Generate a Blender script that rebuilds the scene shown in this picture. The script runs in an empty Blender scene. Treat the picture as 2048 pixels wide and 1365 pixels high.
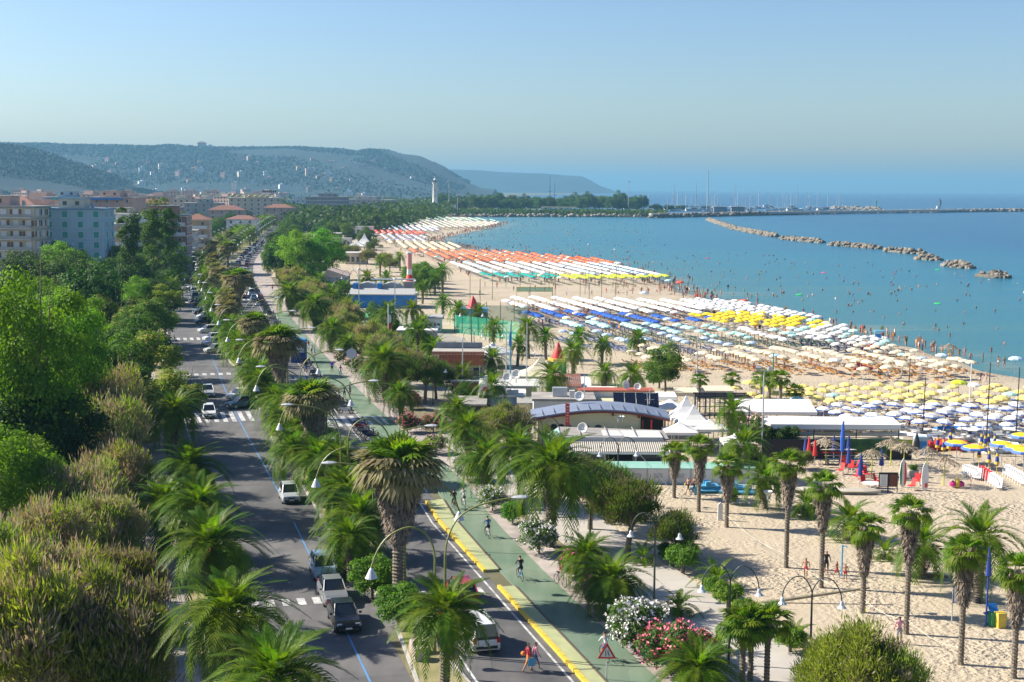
import bpy, math, random
import numpy as np
from mathutils import Vector, Matrix, Euler
R = math.radians
rnd = random.Random(7)
rng = np.random.default_rng(7)
sc = bpy.context.scene
COL = sc.collection

# ---------------------------------------------------------------- camera
FPX, CAM_H, W0, H0 = 2844.0, 27.0, 2048.0, 1365.0
PITCH = math.atan(305.5 / FPX); ROLL = R(0.36)
cam_data = bpy.data.cameras.new('camera')
cam = bpy.data.objects.new('camera', cam_data); COL.objects.link(cam)
cam_data.sensor_width = 36; cam_data.lens = 50.0
cam_data.clip_start = 1.0; cam_data.clip_end = 80000
CM = Matrix.Rotation(math.pi/2 - PITCH, 4, 'X') @ Matrix.Rotation(ROLL, 4, 'Z')
cam.matrix_world = Matrix.Translation((0, 0, CAM_H)) @ CM
sc.camera = cam
# ---------------------------------------------------------------- light
SUN_FROM = Vector((-1.0, 0.22, 0.72)).normalized()      # direction towards the sun
world = bpy.data.worlds.new('World'); sc.world = world; world.use_nodes = True
wn = world.node_tree; bgn = wn.nodes['Background']
sky = wn.nodes.new('ShaderNodeTexSky'); sky.sky_type = 'NISHITA'; sky.sun_disc = False
sky.sun_elevation = math.asin(SUN_FROM.z)
sky.sun_rotation = math.atan2(SUN_FROM.x, SUN_FROM.y)
sky.air_density = 1.0; sky.dust_density = 0.8; sky.ozone_density = 2.6; sky.altitude = 0
hs = wn.nodes.new('ShaderNodeHueSaturation'); hs.inputs['Saturation'].default_value = 0.96; hs.inputs['Value'].default_value = 0.58
gm = wn.nodes.new('ShaderNodeGamma'); gm.inputs[1].default_value = 1.45
wn.links.new(sky.outputs[0], hs.inputs['Color']); tn = wn.nodes.new('ShaderNodeMix'); tn.data_type = 'RGBA'; tn.blend_type = 'MULTIPLY'; tn.inputs['Factor'].default_value = 1; tn.inputs['B'].default_value = (.98, .955, .995, 1)
wn.links.new(hs.outputs[0], tn.inputs['A']); wn.links.new(tn.outputs['Result'], gm.inputs[0]); wn.links.new(gm.outputs[0], bgn.inputs[0])
bgn.inputs[1].default_value = 0.088
sun_d = bpy.data.lights.new('sun', 'SUN'); sun_d.energy = 5.0; sun_d.angle = R(0.55); sun_d.color = (1.0, 0.93, 0.80)
sun = bpy.data.objects.new('sun', sun_d); COL.objects.link(sun)
sun.rotation_euler = (-SUN_FROM).to_track_quat('-Z', 'Y').to_euler()
sc.view_settings.view_transform = 'Standard'; sc.view_settings.look = 'None'
sc.view_settings.exposure = 0.9; sc.view_settings.gamma = 1.0
try: sc.view_settings.use_curve_mapping = False
except Exception: pass
sc.render.engine = 'CYCLES'
cy = sc.cycles
cy.max_bounces = 6; cy.diffuse_bounces = 2; cy.glossy_bounces = 2; cy.transmission_bounces = 4
cy.transparent_max_bounces = 6; cy.volume_bounces = 0; cy.use_denoising = True
cy.sample_clamp_indirect = 4

def G(px, py, z=0.0):
    """point of height z seen at a pixel of the 2048 x 1365 photograph"""
    d = CM.to_3x3() @ Vector(((px - W0/2)/FPX, -(py - H0/2)/FPX, -1.0))
    t = (z - CAM_H)/d.z
    return Vector((d.x*t, d.y*t, z))

# ---------------------------------------------------------------- road frame
_cz = np.array([40, 78, 120, 169, 218, 259, 413, 721, 1010, 1500, 2100.])
_cx = np.array([1.6, -8.3, -19.5, -33.2, -46.0, -56.8, -94., -140., -176., -226., -270.])
_m = np.gradient(_cx, _cz)
def cxf(Z):
    Z = min(max(Z, _cz[0]), _cz[-1]-1e-3); i = int(np.searchsorted(_cz, Z, side='right')-1)
    h = _cz[i+1]-_cz[i]; t = (Z-_cz[i])/h
    return float((2*t**3-3*t*t+1)*_cx[i]+(t**3-2*t*t+t)*h*_m[i]+(-2*t**3+3*t*t)*_cx[i+1]+(t**3-t*t)*h*_m[i+1])
def shift(Z): return float(np.interp(Z, [60, 110, 125, 160, 220, 316, 365, 455, 700, 1000], [0, 0, 1, 1.8, 2.6, 5, 6, 7, 5.5, 3]))
def road(Z, off, z=0.0):
    """point of the boulevard frame: Z along the view, off metres to the seaward side of the blue line"""
    s = (cxf(Z+2)-cxf(Z-2))/4; n = math.hypot(1, s)
    if off > 5.2: off = off + shift(Z)
    return Vector((cxf(Z) + off/n, Z - off*s/n, z))
def heading(Z):
    s = (cxf(Z+2)-cxf(Z-2))/4
    return math.atan2(1, s)            # angle of the direction away from the camera
_sz = np.array([60, 150, 216, 240, 280, 330, 360, 402, 450, 522, 600, 660, 718, 800, 950, 1097, 1250, 1370, 1384])
_sx = np.array([104, 90, 77, 73, 66.6, 54, 49.5, 48.5, 44, 32, -5, -24, -36, -32, -14, -1.5, -25, -42, 0])
def shoreX(Z):
    return float(np.interp(Z, _sz, _sx))

# ---------------------------------------------------------------- materials
MATS = {}
def newmat(name):
    m = bpy.data.materials.new(name); m.use_nodes = True
    MATS[name] = m; return m
def lin(c):
    return tuple(c) + (1.0,) if len(c) == 3 else tuple(c)
def mat(name, col, rough=0.7, var=0.0, scale=2.0, bump=0.0, bscale=20.0, metal=0.0, spec=0.5, col2=None, rand=0.0, detail=4.0, bdist=0.05):
    if name in MATS: return MATS[name]
    m = newmat(name); nt = m.node_tree; b = nt.nodes['Principled BSDF']
    b.inputs['Roughness'].default_value = rough; b.inputs['Metallic'].default_value = metal
    b.inputs['Specular IOR Level'].default_value = spec
    b.inputs['Base Color'].default_value = lin(col)
    tc = nt.nodes.new('ShaderNodeTexCoord')
    last = None
    if var > 0 or col2 is not None:
        nz = nt.nodes.new('ShaderNodeTexNoise'); nz.inputs['Scale'].default_value = scale; nz.inputs['Detail'].default_value = detail
        nt.links.new(tc.outputs['Object'], nz.inputs['Vector'])
        mx = nt.nodes.new('ShaderNodeMix'); mx.data_type = 'RGBA'
        rp = nt.nodes.new('ShaderNodeMapRange'); rp.inputs[1].default_value = 0.35; rp.inputs[2].default_value = 0.65
        nt.links.new(nz.outputs[0], rp.inputs[0]); nt.links.new(rp.outputs[0], mx.inputs['Factor'])
        c2 = col2 if col2 is not None else tuple(min(1, c*(1+var)) for c in col)
        c1 = col if col2 is not None else tuple(c*(1-var) for c in col)
        mx.inputs['A'].default_value = lin(c1); mx.inputs['B'].default_value = lin(c2)
        last = mx.outputs['Result']
    if rand > 0:
        oi = nt.nodes.new('ShaderNodeObjectInfo'); mr = nt.nodes.new('ShaderNodeMapRange')
        mr.inputs[3].default_value = 1-rand; mr.inputs[4].default_value = 1+rand
        nt.links.new(oi.outputs['Random'], mr.inputs[0])
        h = nt.nodes.new('ShaderNodeHueSaturation')
        if last is None: h.inputs['Color'].default_value = lin(col)
        else: nt.links.new(last, h.inputs['Color'])
        nt.links.new(mr.outputs[0], h.inputs['Value']); last = h.outputs[0]
    if last is not None: nt.links.new(last, b.inputs['Base Color'])
    if bump > 0:
        nb = nt.nodes.new('ShaderNodeTexNoise'); nb.inputs['Scale'].default_value = bscale; nb.inputs['Detail'].default_value = 3
        nt.links.new(tc.outputs['Object'], nb.inputs['Vector'])
        bp = nt.nodes.new('ShaderNodeBump'); bp.inputs['Strength'].default_value = bump; bp.inputs['Distance'].default_value = bdist
        nt.links.new(nb.outputs[0], bp.inputs['Height']); nt.links.new(bp.outputs[0], b.inputs['Normal'])
    return m
def leafmat(name, c1, c2, trans=0.35, scale=0.6, rough=0.5, hue=0.03, val=0.25, tcol=(1.7, 1.9, 0.6)):
    """foliage: two greens mixed by clump, per-object variation, light coming through the blades"""
    if name in MATS: return MATS[name]
    m = newmat(name); nt = m.node_tree; b = nt.nodes['Principled BSDF']
    out = nt.nodes['Material Output']
    tc = nt.nodes.new('ShaderNodeTexCoord'); nz = nt.nodes.new('ShaderNodeTexNoise')
    nz.inputs['Scale'].default_value = scale; nz.inputs['Detail'].default_value = 5; nz.inputs['Roughness'].default_value = 0.7
    nt.links.new(tc.outputs['Object'], nz.inputs['Vector'])
    rp = nt.nodes.new('ShaderNodeMapRange'); rp.inputs[1].default_value = 0.36; rp.inputs[2].default_value = 0.64
    nt.links.new(nz.outputs[0], rp.inputs[0])
    mx = nt.nodes.new('ShaderNodeMix'); mx.data_type = 'RGBA'; mx.inputs['A'].default_value = lin(c1); mx.inputs['B'].default_value = lin(c2)
    nt.links.new(rp.outputs[0], mx.inputs['Factor'])
    oi = nt.nodes.new('ShaderNodeObjectInfo'); h = nt.nodes.new('ShaderNodeHueSaturation')
    a = nt.nodes.new('ShaderNodeMapRange'); a.inputs[3].default_value = 0.5-hue; a.inputs[4].default_value = 0.5+hue*0.6
    v = nt.nodes.new('ShaderNodeMapRange'); v.inputs[3].default_value = 1-val; v.inputs[4].default_value = 1+val
    ml = nt.nodes.new('ShaderNodeMath'); ml.operation = 'MULTIPLY'; ml.inputs[1].default_value = 7.31
    fr = nt.nodes.new('ShaderNodeMath'); fr.operation = 'FRACT'
    nt.links.new(oi.outputs['Random'], a.inputs[0]); nt.links.new(oi.outputs['Random'], ml.inputs[0]); nt.links.new(ml.outputs[0], fr.inputs[0])
    nt.links.new(fr.outputs[0], v.inputs[0])
    nt.links.new(a.outputs[0], h.inputs['Hue']); nt.links.new(v.outputs[0], h.inputs['Value']); nt.links.new(mx.outputs['Result'], h.inputs['Color'])
    nt.links.new(h.outputs[0], b.inputs['Base Color'])
    b.inputs['Roughness'].default_value = rough+.12; b.inputs['Specular IOR Level'].default_value = 0.2
    tr = nt.nodes.new('ShaderNodeBsdfTranslucent'); m2 = nt.nodes.new('ShaderNodeMix'); m2.data_type = 'RGBA'; m2.blend_type = 'MULTIPLY'
    m2.inputs['Factor'].default_value = 1; nt.links.new(h.outputs[0], m2.inputs['A']); m2.inputs['B'].default_value = lin(tcol)
    nt.links.new(m2.outputs['Result'], tr.inputs['Color'])
    ms = nt.nodes.new('ShaderNodeMixShader'); ms.inputs[0].default_value = trans
    nt.links.new(b.outputs[0], ms.inputs[1]); nt.links.new(tr.outputs[0], ms.inputs[2]); nt.links.new(ms.outputs[0], out.inputs['Surface'])
    return m

# ---------------------------------------------------------------- mesh building
ORD = 'first second third fourth fifth sixth seventh eighth ninth tenth eleventh twelfth thirteenth fourteenth fifteenth sixteenth seventeenth eighteenth nineteenth twentieth'.split()
def nth(i):
    if i > 98: return 'hundred-and-'+nth(i-100) if i > 99 else 'hundredth'
    if i < 20: return ORD[i]
    t_ = ['twenty', 'thirty', 'forty', 'fifty', 'sixty', 'seventy', 'eighty', 'ninety'][(i+1)//10-2]; u_ = (i+1) % 10
    return t_+'-'+ORD[u_-1] if u_ else t_[:-1]+'ieth'
def link(o): COL.objects.link(o); return o
class MB:
    """collects verts and faces with a material index, builds one mesh"""
    def __init__(s): s.v = []; s.f = []; s.m = []
    def add(s, vs, fs, mi=0):
        k = len(s.v); s.v.extend([tuple(v) for v in vs]); s.f.extend([tuple(i+k for i in f) for f in fs]); s.m.extend([mi]*len(fs)); return s
    def box(s, c, d, rz=0.0, mi=0, taper=1.0):
        x, y, z = c; a, b, e = d[0]/2, d[1]/2, d[2]/2; co, si = math.cos(rz), math.sin(rz); vs = []
        for dz, t in ((-e, 1.0), (e, taper)):
            for dx, dy in ((-a, -b), (a, -b), (a, b), (-a, b)):
                dx *= t; dy *= t; vs.append((x+dx*co-dy*si, y+dx*si+dy*co, z+dz))
        return s.add(vs, [(3, 2, 1, 0), (4, 5, 6, 7), (0, 1, 5, 4), (1, 2, 6, 5), (2, 3, 7, 6), (3, 0, 4, 7)], mi)
    def tube(s, pts, r, n=6, mi=0, caps=True):
        pts = [Vector(p) for p in pts]; rs = r if isinstance(r, (list, tuple)) else [r]*len(pts)
        k = len(s.v); ref = None
        for i, p in enumerate(pts):
            t = (pts[min(i+1, len(pts)-1)]-pts[max(i-1, 0)])
            if t.length < 1e-9: t = Vector((0, 0, 1))
            t.normalize()
            if ref is None: ref = Vector((1, 0, 0)) if abs(t.x) < 0.9 else Vector((0, 1, 0))
            u = (ref - t*ref.dot(t)).normalized(); w = t.cross(u); ref = u
            for j in range(n):
                a = 2*math.pi*j/n; q = p + (u*math.cos(a)+w*math.sin(a))*rs[i]; s.v.append(tuple(q))
        for i in range(len(pts)-1):
            for j in range(n):
                a, b = k+i*n+j, k+i*n+(j+1) % n; s.f.append((a, b, b+n, a+n)); s.m.append(mi)
        if caps:
            s.f.append(tuple(k+j for j in range(n))[::-1]); s.m.append(mi)
            s.f.append(tuple(k+(len(pts)-1)*n+j for j in range(n))); s.m.append(mi)
        return s
    def lathe(s, prof, c=(0, 0, 0), n=12, mi=0, sx=1.0, sy=1.0):
        k = len(s.v)
        for r, z in prof:
            for j in range(n):
                a = 2*math.pi*j/n; s.v.append((c[0]+r*math.cos(a)*sx, c[1]+r*math.sin(a)*sy, c[2]+z))
        for i in range(len(prof)-1):
            for j in range(n):
                a, b = k+i*n+j, k+i*n+(j+1) % n; s.f.append((a, b, b+n, a+n)); s.m.append(mi)
        return s
    def prism(s, poly, y0, y1, mi=0, axis='y'):
        """polygon in (x,z) extruded along y (or (x,y) along z)"""
        n = len(poly)
        if axis == 'y': vs = [(a, y0, b) for a, b in poly]+[(a, y1, b) for a, b in poly]
        elif axis == 'x': vs = [(y0, a, b) for a, b in poly]+[(y1, a, b) for a, b in poly]
        else: vs = [(a, b, y0) for a, b in poly]+[(a, b, y1) for a, b in poly]
        return s.add(vs, [tuple(range(n)), tuple(range(n, 2*n))[::-1]]+[(i, i+n, (i+1) % n+n, (i+1) % n) for i in range(n)], mi)
    def mesh(s, name, mats):
        me = bpy.data.meshes.new(name); me.from_pydata(s.v, [], s.f)
        for m in mats: me.materials.append(m)
        if len(mats) > 1: me.polygons.foreach_set('material_index', s.m)
        me.update(); return me
    def obj(s, name, mats, parent=None, smooth=False, loc=None, rz=0.0):
        if not isinstance(mats, (list, tuple)): mats = [mats]
        me = s.mesh(name, mats)
        if smooth: me.polygons.foreach_set('use_smooth', [True]*len(me.polygons))
        return mkobj(name, me, parent, loc, rz)
def fixn(me):
    import bmesh
    bm = bmesh.new(); bm.from_mesh(me); bmesh.ops.recalc_face_normals(bm, faces=bm.faces); bm.to_mesh(me); bm.free(); return me
def mkobj(name, data, parent=None, loc=None, rz=0.0, scale=None):
    o = bpy.data.objects.new(name, data); COL.objects.link(o)
    if parent is not None: o.parent = parent
    if loc is not None: o.location = loc
    if rz: o.rotation_euler = (0, 0, rz)
    if scale is not None: o.scale = scale if isinstance(scale, (tuple, list, Vector)) else (scale,)*3
    return o
def tag(o, label=None, cat=None, group=None, kind=None):
    if label: o['label'] = label
    if cat: o['category'] = cat
    if group: o['group'] = group
    if kind: o['kind'] = kind
    return o
def empty(name, loc, rz=0.0, scale=None):
    return mkobj(name, None, None, loc, rz, scale)
def npmesh(name, V, Q, mats, mi=None, smooth=False):
    """V (n,3) verts, Q (m,4) or (m,3) faces from numpy"""
    me = bpy.data.meshes.new(name); n, k = Q.shape
    me.vertices.add(len(V)); me.vertices.foreach_set('co', np.asarray(V, np.float32).ravel())
    me.loops.add(n*k); me.loops.foreach_set('vertex_index', Q.astype(np.int32).ravel())
    me.polygons.add(n); me.polygons.foreach_set('loop_start', np.arange(0, n*k, k, dtype=np.int32))
    try: me.polygons.foreach_set('loop_total', np.full(n, k, dtype=np.int32))
    except Exception: pass
    for m in mats: me.materials.append(m)
    if mi is not None: me.polygons.foreach_set('material_index', np.asarray(mi, np.int32))
    if smooth: me.polygons.foreach_set('use_smooth', np.ones(n, bool))
    me.update(calc_edges=True); me.validate(); return me
def merge(parts):
    """parts: list of (V, Q, mi array) -> one"""
    Vs, Qs, Ms, k = [], [], [], 0
    for V, Q, m in parts:
        Vs.append(V); Qs.append(Q+k); Ms.append(np.full(len(Q), m) if np.isscalar(m) else m); k += len(V)
    return np.concatenate(Vs), np.concatenate(Qs), np.concatenate(Ms)
SPECS = {}
def place(spec, loc, rz=0.0, scale=None, label=None, group=None, cols=None, cat=None):
    """a fresh thing from a spec: dict(name, cat, mesh, parts=[dict(name, mesh, loc, rot, parts)]); meshes are shared"""
    o = mkobj(spec['name'], spec.get('mesh'), None, loc, rz, scale)
    tag(o, label, cat or spec['cat'], group)
    allo = [o]
    def rec(ps, par):
        for p in ps:
            c = bpy.data.objects.new(p['name'], p['mesh']); COL.objects.link(c); c.parent = par
            if 'loc' in p: c.location = p['loc']
            if 'rot' in p: c.rotation_euler = p['rot']
            if 'scale' in p: c.scale = p['scale']
            if 'kind' in p: c['kind'] = p['kind']
            if 'label' in p: c['label'] = p['label']
            allo.append(c); rec(p.get('parts', ()), c)
    rec(spec.get('parts', ()), o)
    if cols:                                   # {material name: replacement material}
        for c in allo:
            if c.data is None: continue
            for i, sl in enumerate(c.material_slots):
                if c.data.materials[i] and c.data.materials[i].name in cols:
                    sl.link = 'OBJECT'; sl.material = cols[c.data.materials[i].name]
    return o
# ================================================================ SETTING
def struct(o, label=None): o['kind'] = 'structure'; return o
asphalt = mat('asphalt', (0.105, 0.104, 0.108), 0.85, col2=(0.165, 0.158, 0.152), scale=0.35, bump=0.3, bscale=30, detail=8)
def worn(m, dark, w=0.5, sc_=(0.9, 0.07), ang=0.26):
    """streaks of wear along the road and blotchy repairs"""
    nt = m.node_tree; b = nt.nodes['Principled BSDF']; L = nt.links.new; src = b.inputs['Base Color'].links[0].from_socket; tc = nt.nodes.new('ShaderNodeTexCoord')
    mp = nt.nodes.new('ShaderNodeMapping'); mp.inputs['Rotation'].default_value = (0, 0, -ang); mp.inputs['Scale'].default_value = (sc_[0], sc_[1], 1); L(tc.outputs['Object'], mp.inputs['Vector'])
    n = nt.nodes.new('ShaderNodeTexNoise'); n.inputs['Scale'].default_value = 1.0; n.inputs['Detail'].default_value = 6; L(mp.outputs[0], n.inputs['Vector'])
    v = nt.nodes.new('ShaderNodeTexVoronoi'); v.inputs['Scale'].default_value = 0.11; L(tc.outputs['Object'], v.inputs['Vector'])
    r = nt.nodes.new('ShaderNodeMapRange'); r.inputs[1].default_value = .4; r.inputs[2].default_value = .65; L(n.outputs[0], r.inputs[0])
    a = nt.nodes.new('ShaderNodeMath'); a.operation = 'MULTIPLY'; a.inputs[1].default_value = w; L(r.outputs[0], a.inputs[0])
    x = nt.nodes.new('ShaderNodeMix'); x.data_type = 'RGBA'; x.blend_type = 'MULTIPLY'; L(a.outputs[0], x.inputs['Factor']); L(src, x.inputs['A']); x.inputs['B'].default_value = dark
    h = nt.nodes.new('ShaderNodeHueSaturation'); h.inputs['Saturation'].default_value = 1; q = nt.nodes.new('ShaderNodeSeparateColor'); L(v.outputs['Color'], q.inputs[0]); g = nt.nodes.new('ShaderNodeMapRange'); g.inputs[3].default_value = .86; g.inputs[4].default_value = 1.12; L(q.outputs[0], g.inputs[0]); L(g.outputs[0], h.inputs['Value'])
    L(x.outputs['Result'], h.inputs['Color']); L(h.outputs[0], b.inputs['Base Color'])
worn(asphalt, (.6, .6, .62, 1))
paving = mat('paving', (0.46, 0.40, 0.36), 0.85, col2=(0.36, 0.31, 0.28), scale=0.9, detail=6)
paleconc = mat('pale_concrete', (0.50, 0.46, 0.41), 0.8, col2=(0.42, 0.385, 0.345), scale=0.5, detail=6)
cyclegreen = mat('cycle_green', (0.135, 0.210, 0.140), 0.8, col2=(0.20, 0.255, 0.18), scale=0.25, detail=8)
worn(cyclegreen, (.72, .78, .70, 1), .8); worn(paving, (.7, .68, .66, 1), .7)
worn_pave = mat('terrace_paving', (0.36, 0.33, 0.28), 0.9, col2=(0.26, 0.25, 0.19), scale=0.12, detail=10)
islandyel = mat('island_paving', (0.42, 0.44, 0.22), 0.8, col2=(0.33, 0.36, 0.19), scale=0.8, detail=6)
yellowp = mat('yellow_paint', (0.74, 0.52, 0.03), 0.6, col2=(0.55, 0.42, 0.10), scale=2.5, detail=8)
whitep = mat('white_paint', (0.70, 0.70, 0.68), 0.6, col2=(0.33, 0.33, 0.33), scale=1.2, detail=8)
bluep = mat('blue_paint', (0.10, 0.30, 0.62), 0.6, col2=(0.12, 0.22, 0.38), scale=0.9, detail=8)
drygrass = mat('dry_grass', (0.20, 0.20, 0.07), 0.9, col2=(0.32, 0.27, 0.13), scale=0.5, bump=0.5, bscale=8)
soil = mat('park_soil', (0.10, 0.10, 0.05), 0.95, col2=(0.20, 0.17, 0.10), scale=0.12, detail=8, bump=0.5, bscale=3)
stonek = mat('kerb_stone', (0.42, 0.40, 0.37), 0.8, var=0.12, scale=2)

# sand: dry, trodden, wet towards the water line
def sandmat():
    m = newmat('beach_sand'); nt = m.node_tree; b = nt.nodes['Principled BSDF']; L = nt.links.new
    tc = nt.nodes.new('ShaderNodeTexCoord')
    n1 = nt.nodes.new('ShaderNodeTexNoise'); n1.inputs['Scale'].default_value = 0.12; n1.inputs['Detail'].default_value = 8; L(tc.outputs['Object'], n1.inputs['Vector'])
    mx = nt.nodes.new('ShaderNodeMix'); mx.data_type = 'RGBA'; mx.inputs['A'].default_value = (0.52, 0.435, 0.315, 1); mx.inputs['B'].default_value = (0.43, 0.35, 0.245, 1)
    L(n1.outputs[0], mx.inputs['Factor'])
    at = nt.nodes.new('ShaderNodeAttribute'); at.attribute_name = 'wet'
    m2 = nt.nodes.new('ShaderNodeMix'); m2.data_type = 'RGBA'; m2.inputs['B'].default_value = (0.24, 0.19, 0.135, 1)
    L(mx.outputs['Result'], m2.inputs['A']); L(at.outputs['Fac'], m2.inputs['Factor']); L(m2.outputs['Result'], b.inputs['Base Color'])
    b.inputs['Roughness'].default_value = 0.9
    n2 = nt.nodes.new('ShaderNodeTexNoise'); n2.inputs['Scale'].default_value = 2.6; n2.inputs['Detail'].default_value = 3; L(tc.outputs['Object'], n2.inputs['Vector'])
    n3 = nt.nodes.new('ShaderNodeTexNoise'); n3.inputs['Scale'].default_value = 0.5; n3.inputs['Detail'].default_value = 2; L(tc.outputs['Object'], n3.inputs['Vector'])
    ad = nt.nodes.new('ShaderNodeMath'); ad.operation = 'ADD'; L(n2.outputs[0], ad.inputs[0]); L(n3.outputs[0], ad.inputs[1])
    bp = nt.nodes.new('ShaderNodeBump'); bp.inputs['Strength'].default_value = 1.0; n4 = nt.nodes.new('ShaderNodeTexNoise'); n4.inputs['Scale'].default_value = 0.09; n4.inputs['Detail'].default_value = 4; L(tc.outputs['Object'], n4.inputs['Vector']); r4 = nt.nodes.new('ShaderNodeMapRange'); r4.inputs[1].default_value = .38; r4.inputs[2].default_value = .62; r4.inputs[3].default_value = .05; r4.inputs[4].default_value = .42; L(n4.outputs[0], r4.inputs[0]); L(r4.outputs[0], bp.inputs['Distance'])
    L(ad.outputs[0], bp.inputs['Height']); L(bp.outputs[0], b.inputs['Normal'])
    return m
sand = sandmat()
def seamat():
    m = newmat('sea_water'); nt = m.node_tree; b = nt.nodes['Principled BSDF']; L = nt.links.new
    tc = nt.nodes.new('ShaderNodeTexCoord')
    at = nt.nodes.new('ShaderNodeAttribute'); at.attribute_name = 'depth'
    nz = nt.nodes.new('ShaderNodeTexNoise'); nz.inputs['Scale'].default_value = 0.014; nz.inputs['Detail'].default_value = 9; nz.inputs['Roughness'].default_value = .68
    mp = nt.nodes.new('ShaderNodeMapping'); mp.inputs['Scale'].default_value = (0.35, 2.2, 1); L(tc.outputs['Object'], mp.inputs['Vector']); L(mp.outputs[0], nz.inputs['Vector'])
    md = nt.nodes.new('ShaderNodeMath'); md.operation = 'MULTIPLY_ADD'; md.inputs[1].default_value = 0.62; md.inputs[2].default_value = -0.31
    L(nz.outputs[0], md.inputs[0])
    ad = nt.nodes.new('ShaderNodeMath'); ad.operation = 'ADD'; L(md.outputs[0], ad.inputs[0]); L(at.outputs['Fac'], ad.inputs[1])
    rp = nt.nodes.new('ShaderNodeValToRGB'); el = rp.color_ramp.elements
    el[0].position = 0.0; el[0].color = (0.20, 0.25, 0.20, 1)
    el[1].position = 1.0; el[1].color = (0.004, 0.06, 0.17, 1)
    for p, c in ((0.10, (0.050, 0.17, 0.19, 1)), (0.35, (0.016, 0.15, 0.22, 1)), (0.62, (0.008, 0.115, 0.21, 1))):
        e = el.new(p); e.color = c
    L(ad.outputs[0], rp.inputs[0]); L(rp.outputs[0], b.inputs['Base Color'])
    b.inputs['Roughness'].default_value = 0.22; b.inputs['IOR'].default_value = 1.33; b.inputs['Specular IOR Level'].default_value = 0.11
    m1 = nt.nodes.new('ShaderNodeMapping'); m1.inputs['Scale'].default_value = (0.8, 2.0, 1); m1.inputs['Rotation'].default_value = (0, 0, 0.25); L(tc.outputs['Object'], m1.inputs['Vector'])
    w1 = nt.nodes.new('ShaderNodeTexNoise'); w1.inputs['Scale'].default_value = 0.55; w1.inputs['Detail'].default_value = 5; w1.inputs['Roughness'].default_value = 0.6; L(m1.outputs[0], w1.inputs['Vector'])
    bp = nt.nodes.new('ShaderNodeBump'); bp.inputs['Strength'].default_value = 0.7; bp.inputs['Distance'].default_value = 0.22
    L(w1.outputs[0], bp.inputs['Height']); L(bp.outputs[0], b.inputs['Normal'])
    return m
seam = seamat()

def ribbon(name, o0, o1, z, Z0, Z1, m, step=6.0, kind='structure', skirt=0.0):
    V, Fc = [], []; n = max(2, int((Z1-Z0)/step)+1)
    for i in range(n):
        Z = Z0+(Z1-Z0)*i/(n-1)
        a = o0(Z) if callable(o0) else o0; b = o1(Z) if callable(o1) else o1
        p, q = road(Z, a, z), road(Z, b, z)
        if skirt: V += [(p.x, p.y, z-skirt), tuple(p), tuple(q), (q.x, q.y, z-skirt)]
        else: V += [tuple(p), tuple(q)]
    k = 4 if skirt else 2
    for i in range(n-1):
        for j in range(k-1): Fc.append((i*k+j, i*k+j+1, (i+1)*k+j+1, (i+1)*k+j))
    if skirt: Fc += [(0, 3, 2, 1), ((n-1)*k, (n-1)*k+1, (n-1)*k+2, (n-1)*k+3)]
    mb = MB(); mb.add(V, Fc); o = mb.obj(name, m); fixn(o.data); o['kind'] = kind; return o

# ground sheet (land) reaching the hills
def landX(Z):
    if Z < 1384: return min(shoreX(Z), road(Z, 16).x+4) if Z < 1000 else shoreX(Z)-6
    return float(np.interp(Z, [1384, 1386, 1700, 1760, 2600, 5000, 9000, 12000], [0, 132, 132, -20, -40, 0, 560, 700]))
mb = MB(); zs = list(range(20, 1384, 12))+[1384, 1386, 1450, 1550, 1700, 1760, 2200, 2600, 3500, 5000, 7000, 9000, 12000]
V = []
for Z in zs: V += [(-6500, Z, 0), (landX(Z) if Z >= 60 else 20, Z, 0)]
mb.add(V, [(2*i, 2*i+1, 2*i+3, 2*i+2) for i in range(len(zs)-1)])
struct(mb.obj('ground', soil))
# beach
NC = 26; zs = list(np.concatenate([np.arange(62, 500, 4.0), np.arange(500, 1384, 8.0)])); V = []; wet = []
for Z in zs:
    x0 = road(Z, 17.2).x if Z < 1000 else road(Z, 12).x+8
    x1 = shoreX(Z) + 5
    for j in range(NC):
        t = j/(NC-1); t = 1-(1-t)**1.6
        x = x0+(x1-x0)*t; d = shoreX(Z)-x + 1.2*math.sin(Z*0.11)+0.8*math.sin(Z*0.31+1)
        z = 0.05 if d > 9 else 0.05-(9-d)/9*0.42
        V.append((x, Z, z)); wet.append(min(1, max(0, (7.0-d)/5)))
mb = MB(); Fc = [(i*NC+j, i*NC+j+1, (i+1)*NC+j+1, (i+1)*NC+j) for i in range(len(zs)-1) for j in range(NC-1)]
mb.add(V, Fc); o = struct(mb.obj('beach', sand, smooth=True))
a = o.data.attributes.new('wet', 'FLOAT', 'POINT'); a.data.foreach_set('value', wet)
# sea
xs = np.concatenate([np.arange(-70, 420, 7.0), np.geomspace(420, 26000, 34)[0:]]); zz = np.concatenate([np.arange(60, 1400, 9.0), np.geomspace(1400, 30000, 44)])
shp = np.array([(shoreX(z), z) for z in np.arange(60, 1384, 6)])
XX, ZZ = np.meshgrid(xs, zz); P = np.stack([XX.ravel(), ZZ.ravel()], 1)
dep = np.empty(len(P))
for i in range(0, len(P), 2000):
    d = np.sqrt(((P[i:i+2000, None, :]-shp[None])**2).sum(2)).min(1); dep[i:i+2000] = d
dep = np.interp(dep, [0, 6, 40, 130, 300, 2500], [0.0, 0.10, 0.22, 0.42, 0.80, 1.0]) * np.where(P[:, 1] > 1384, 1, 1)
nx = len(xs); Q = np.array([(i*nx+j, i*nx+j+1, (i+1)*nx+j+1, (i+1)*nx+j) for i in range(len(zz)-1) for j in range(nx-1)])
me = npmesh('sea', np.column_stack([P, np.full(len(P), -0.18)]), Q, [seam], smooth=True)
a = me.attributes.new('depth', 'FLOAT', 'POINT'); a.data.foreach_set('value', dep.astype(np.float32))
struct(mkobj('sea', me))

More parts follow.
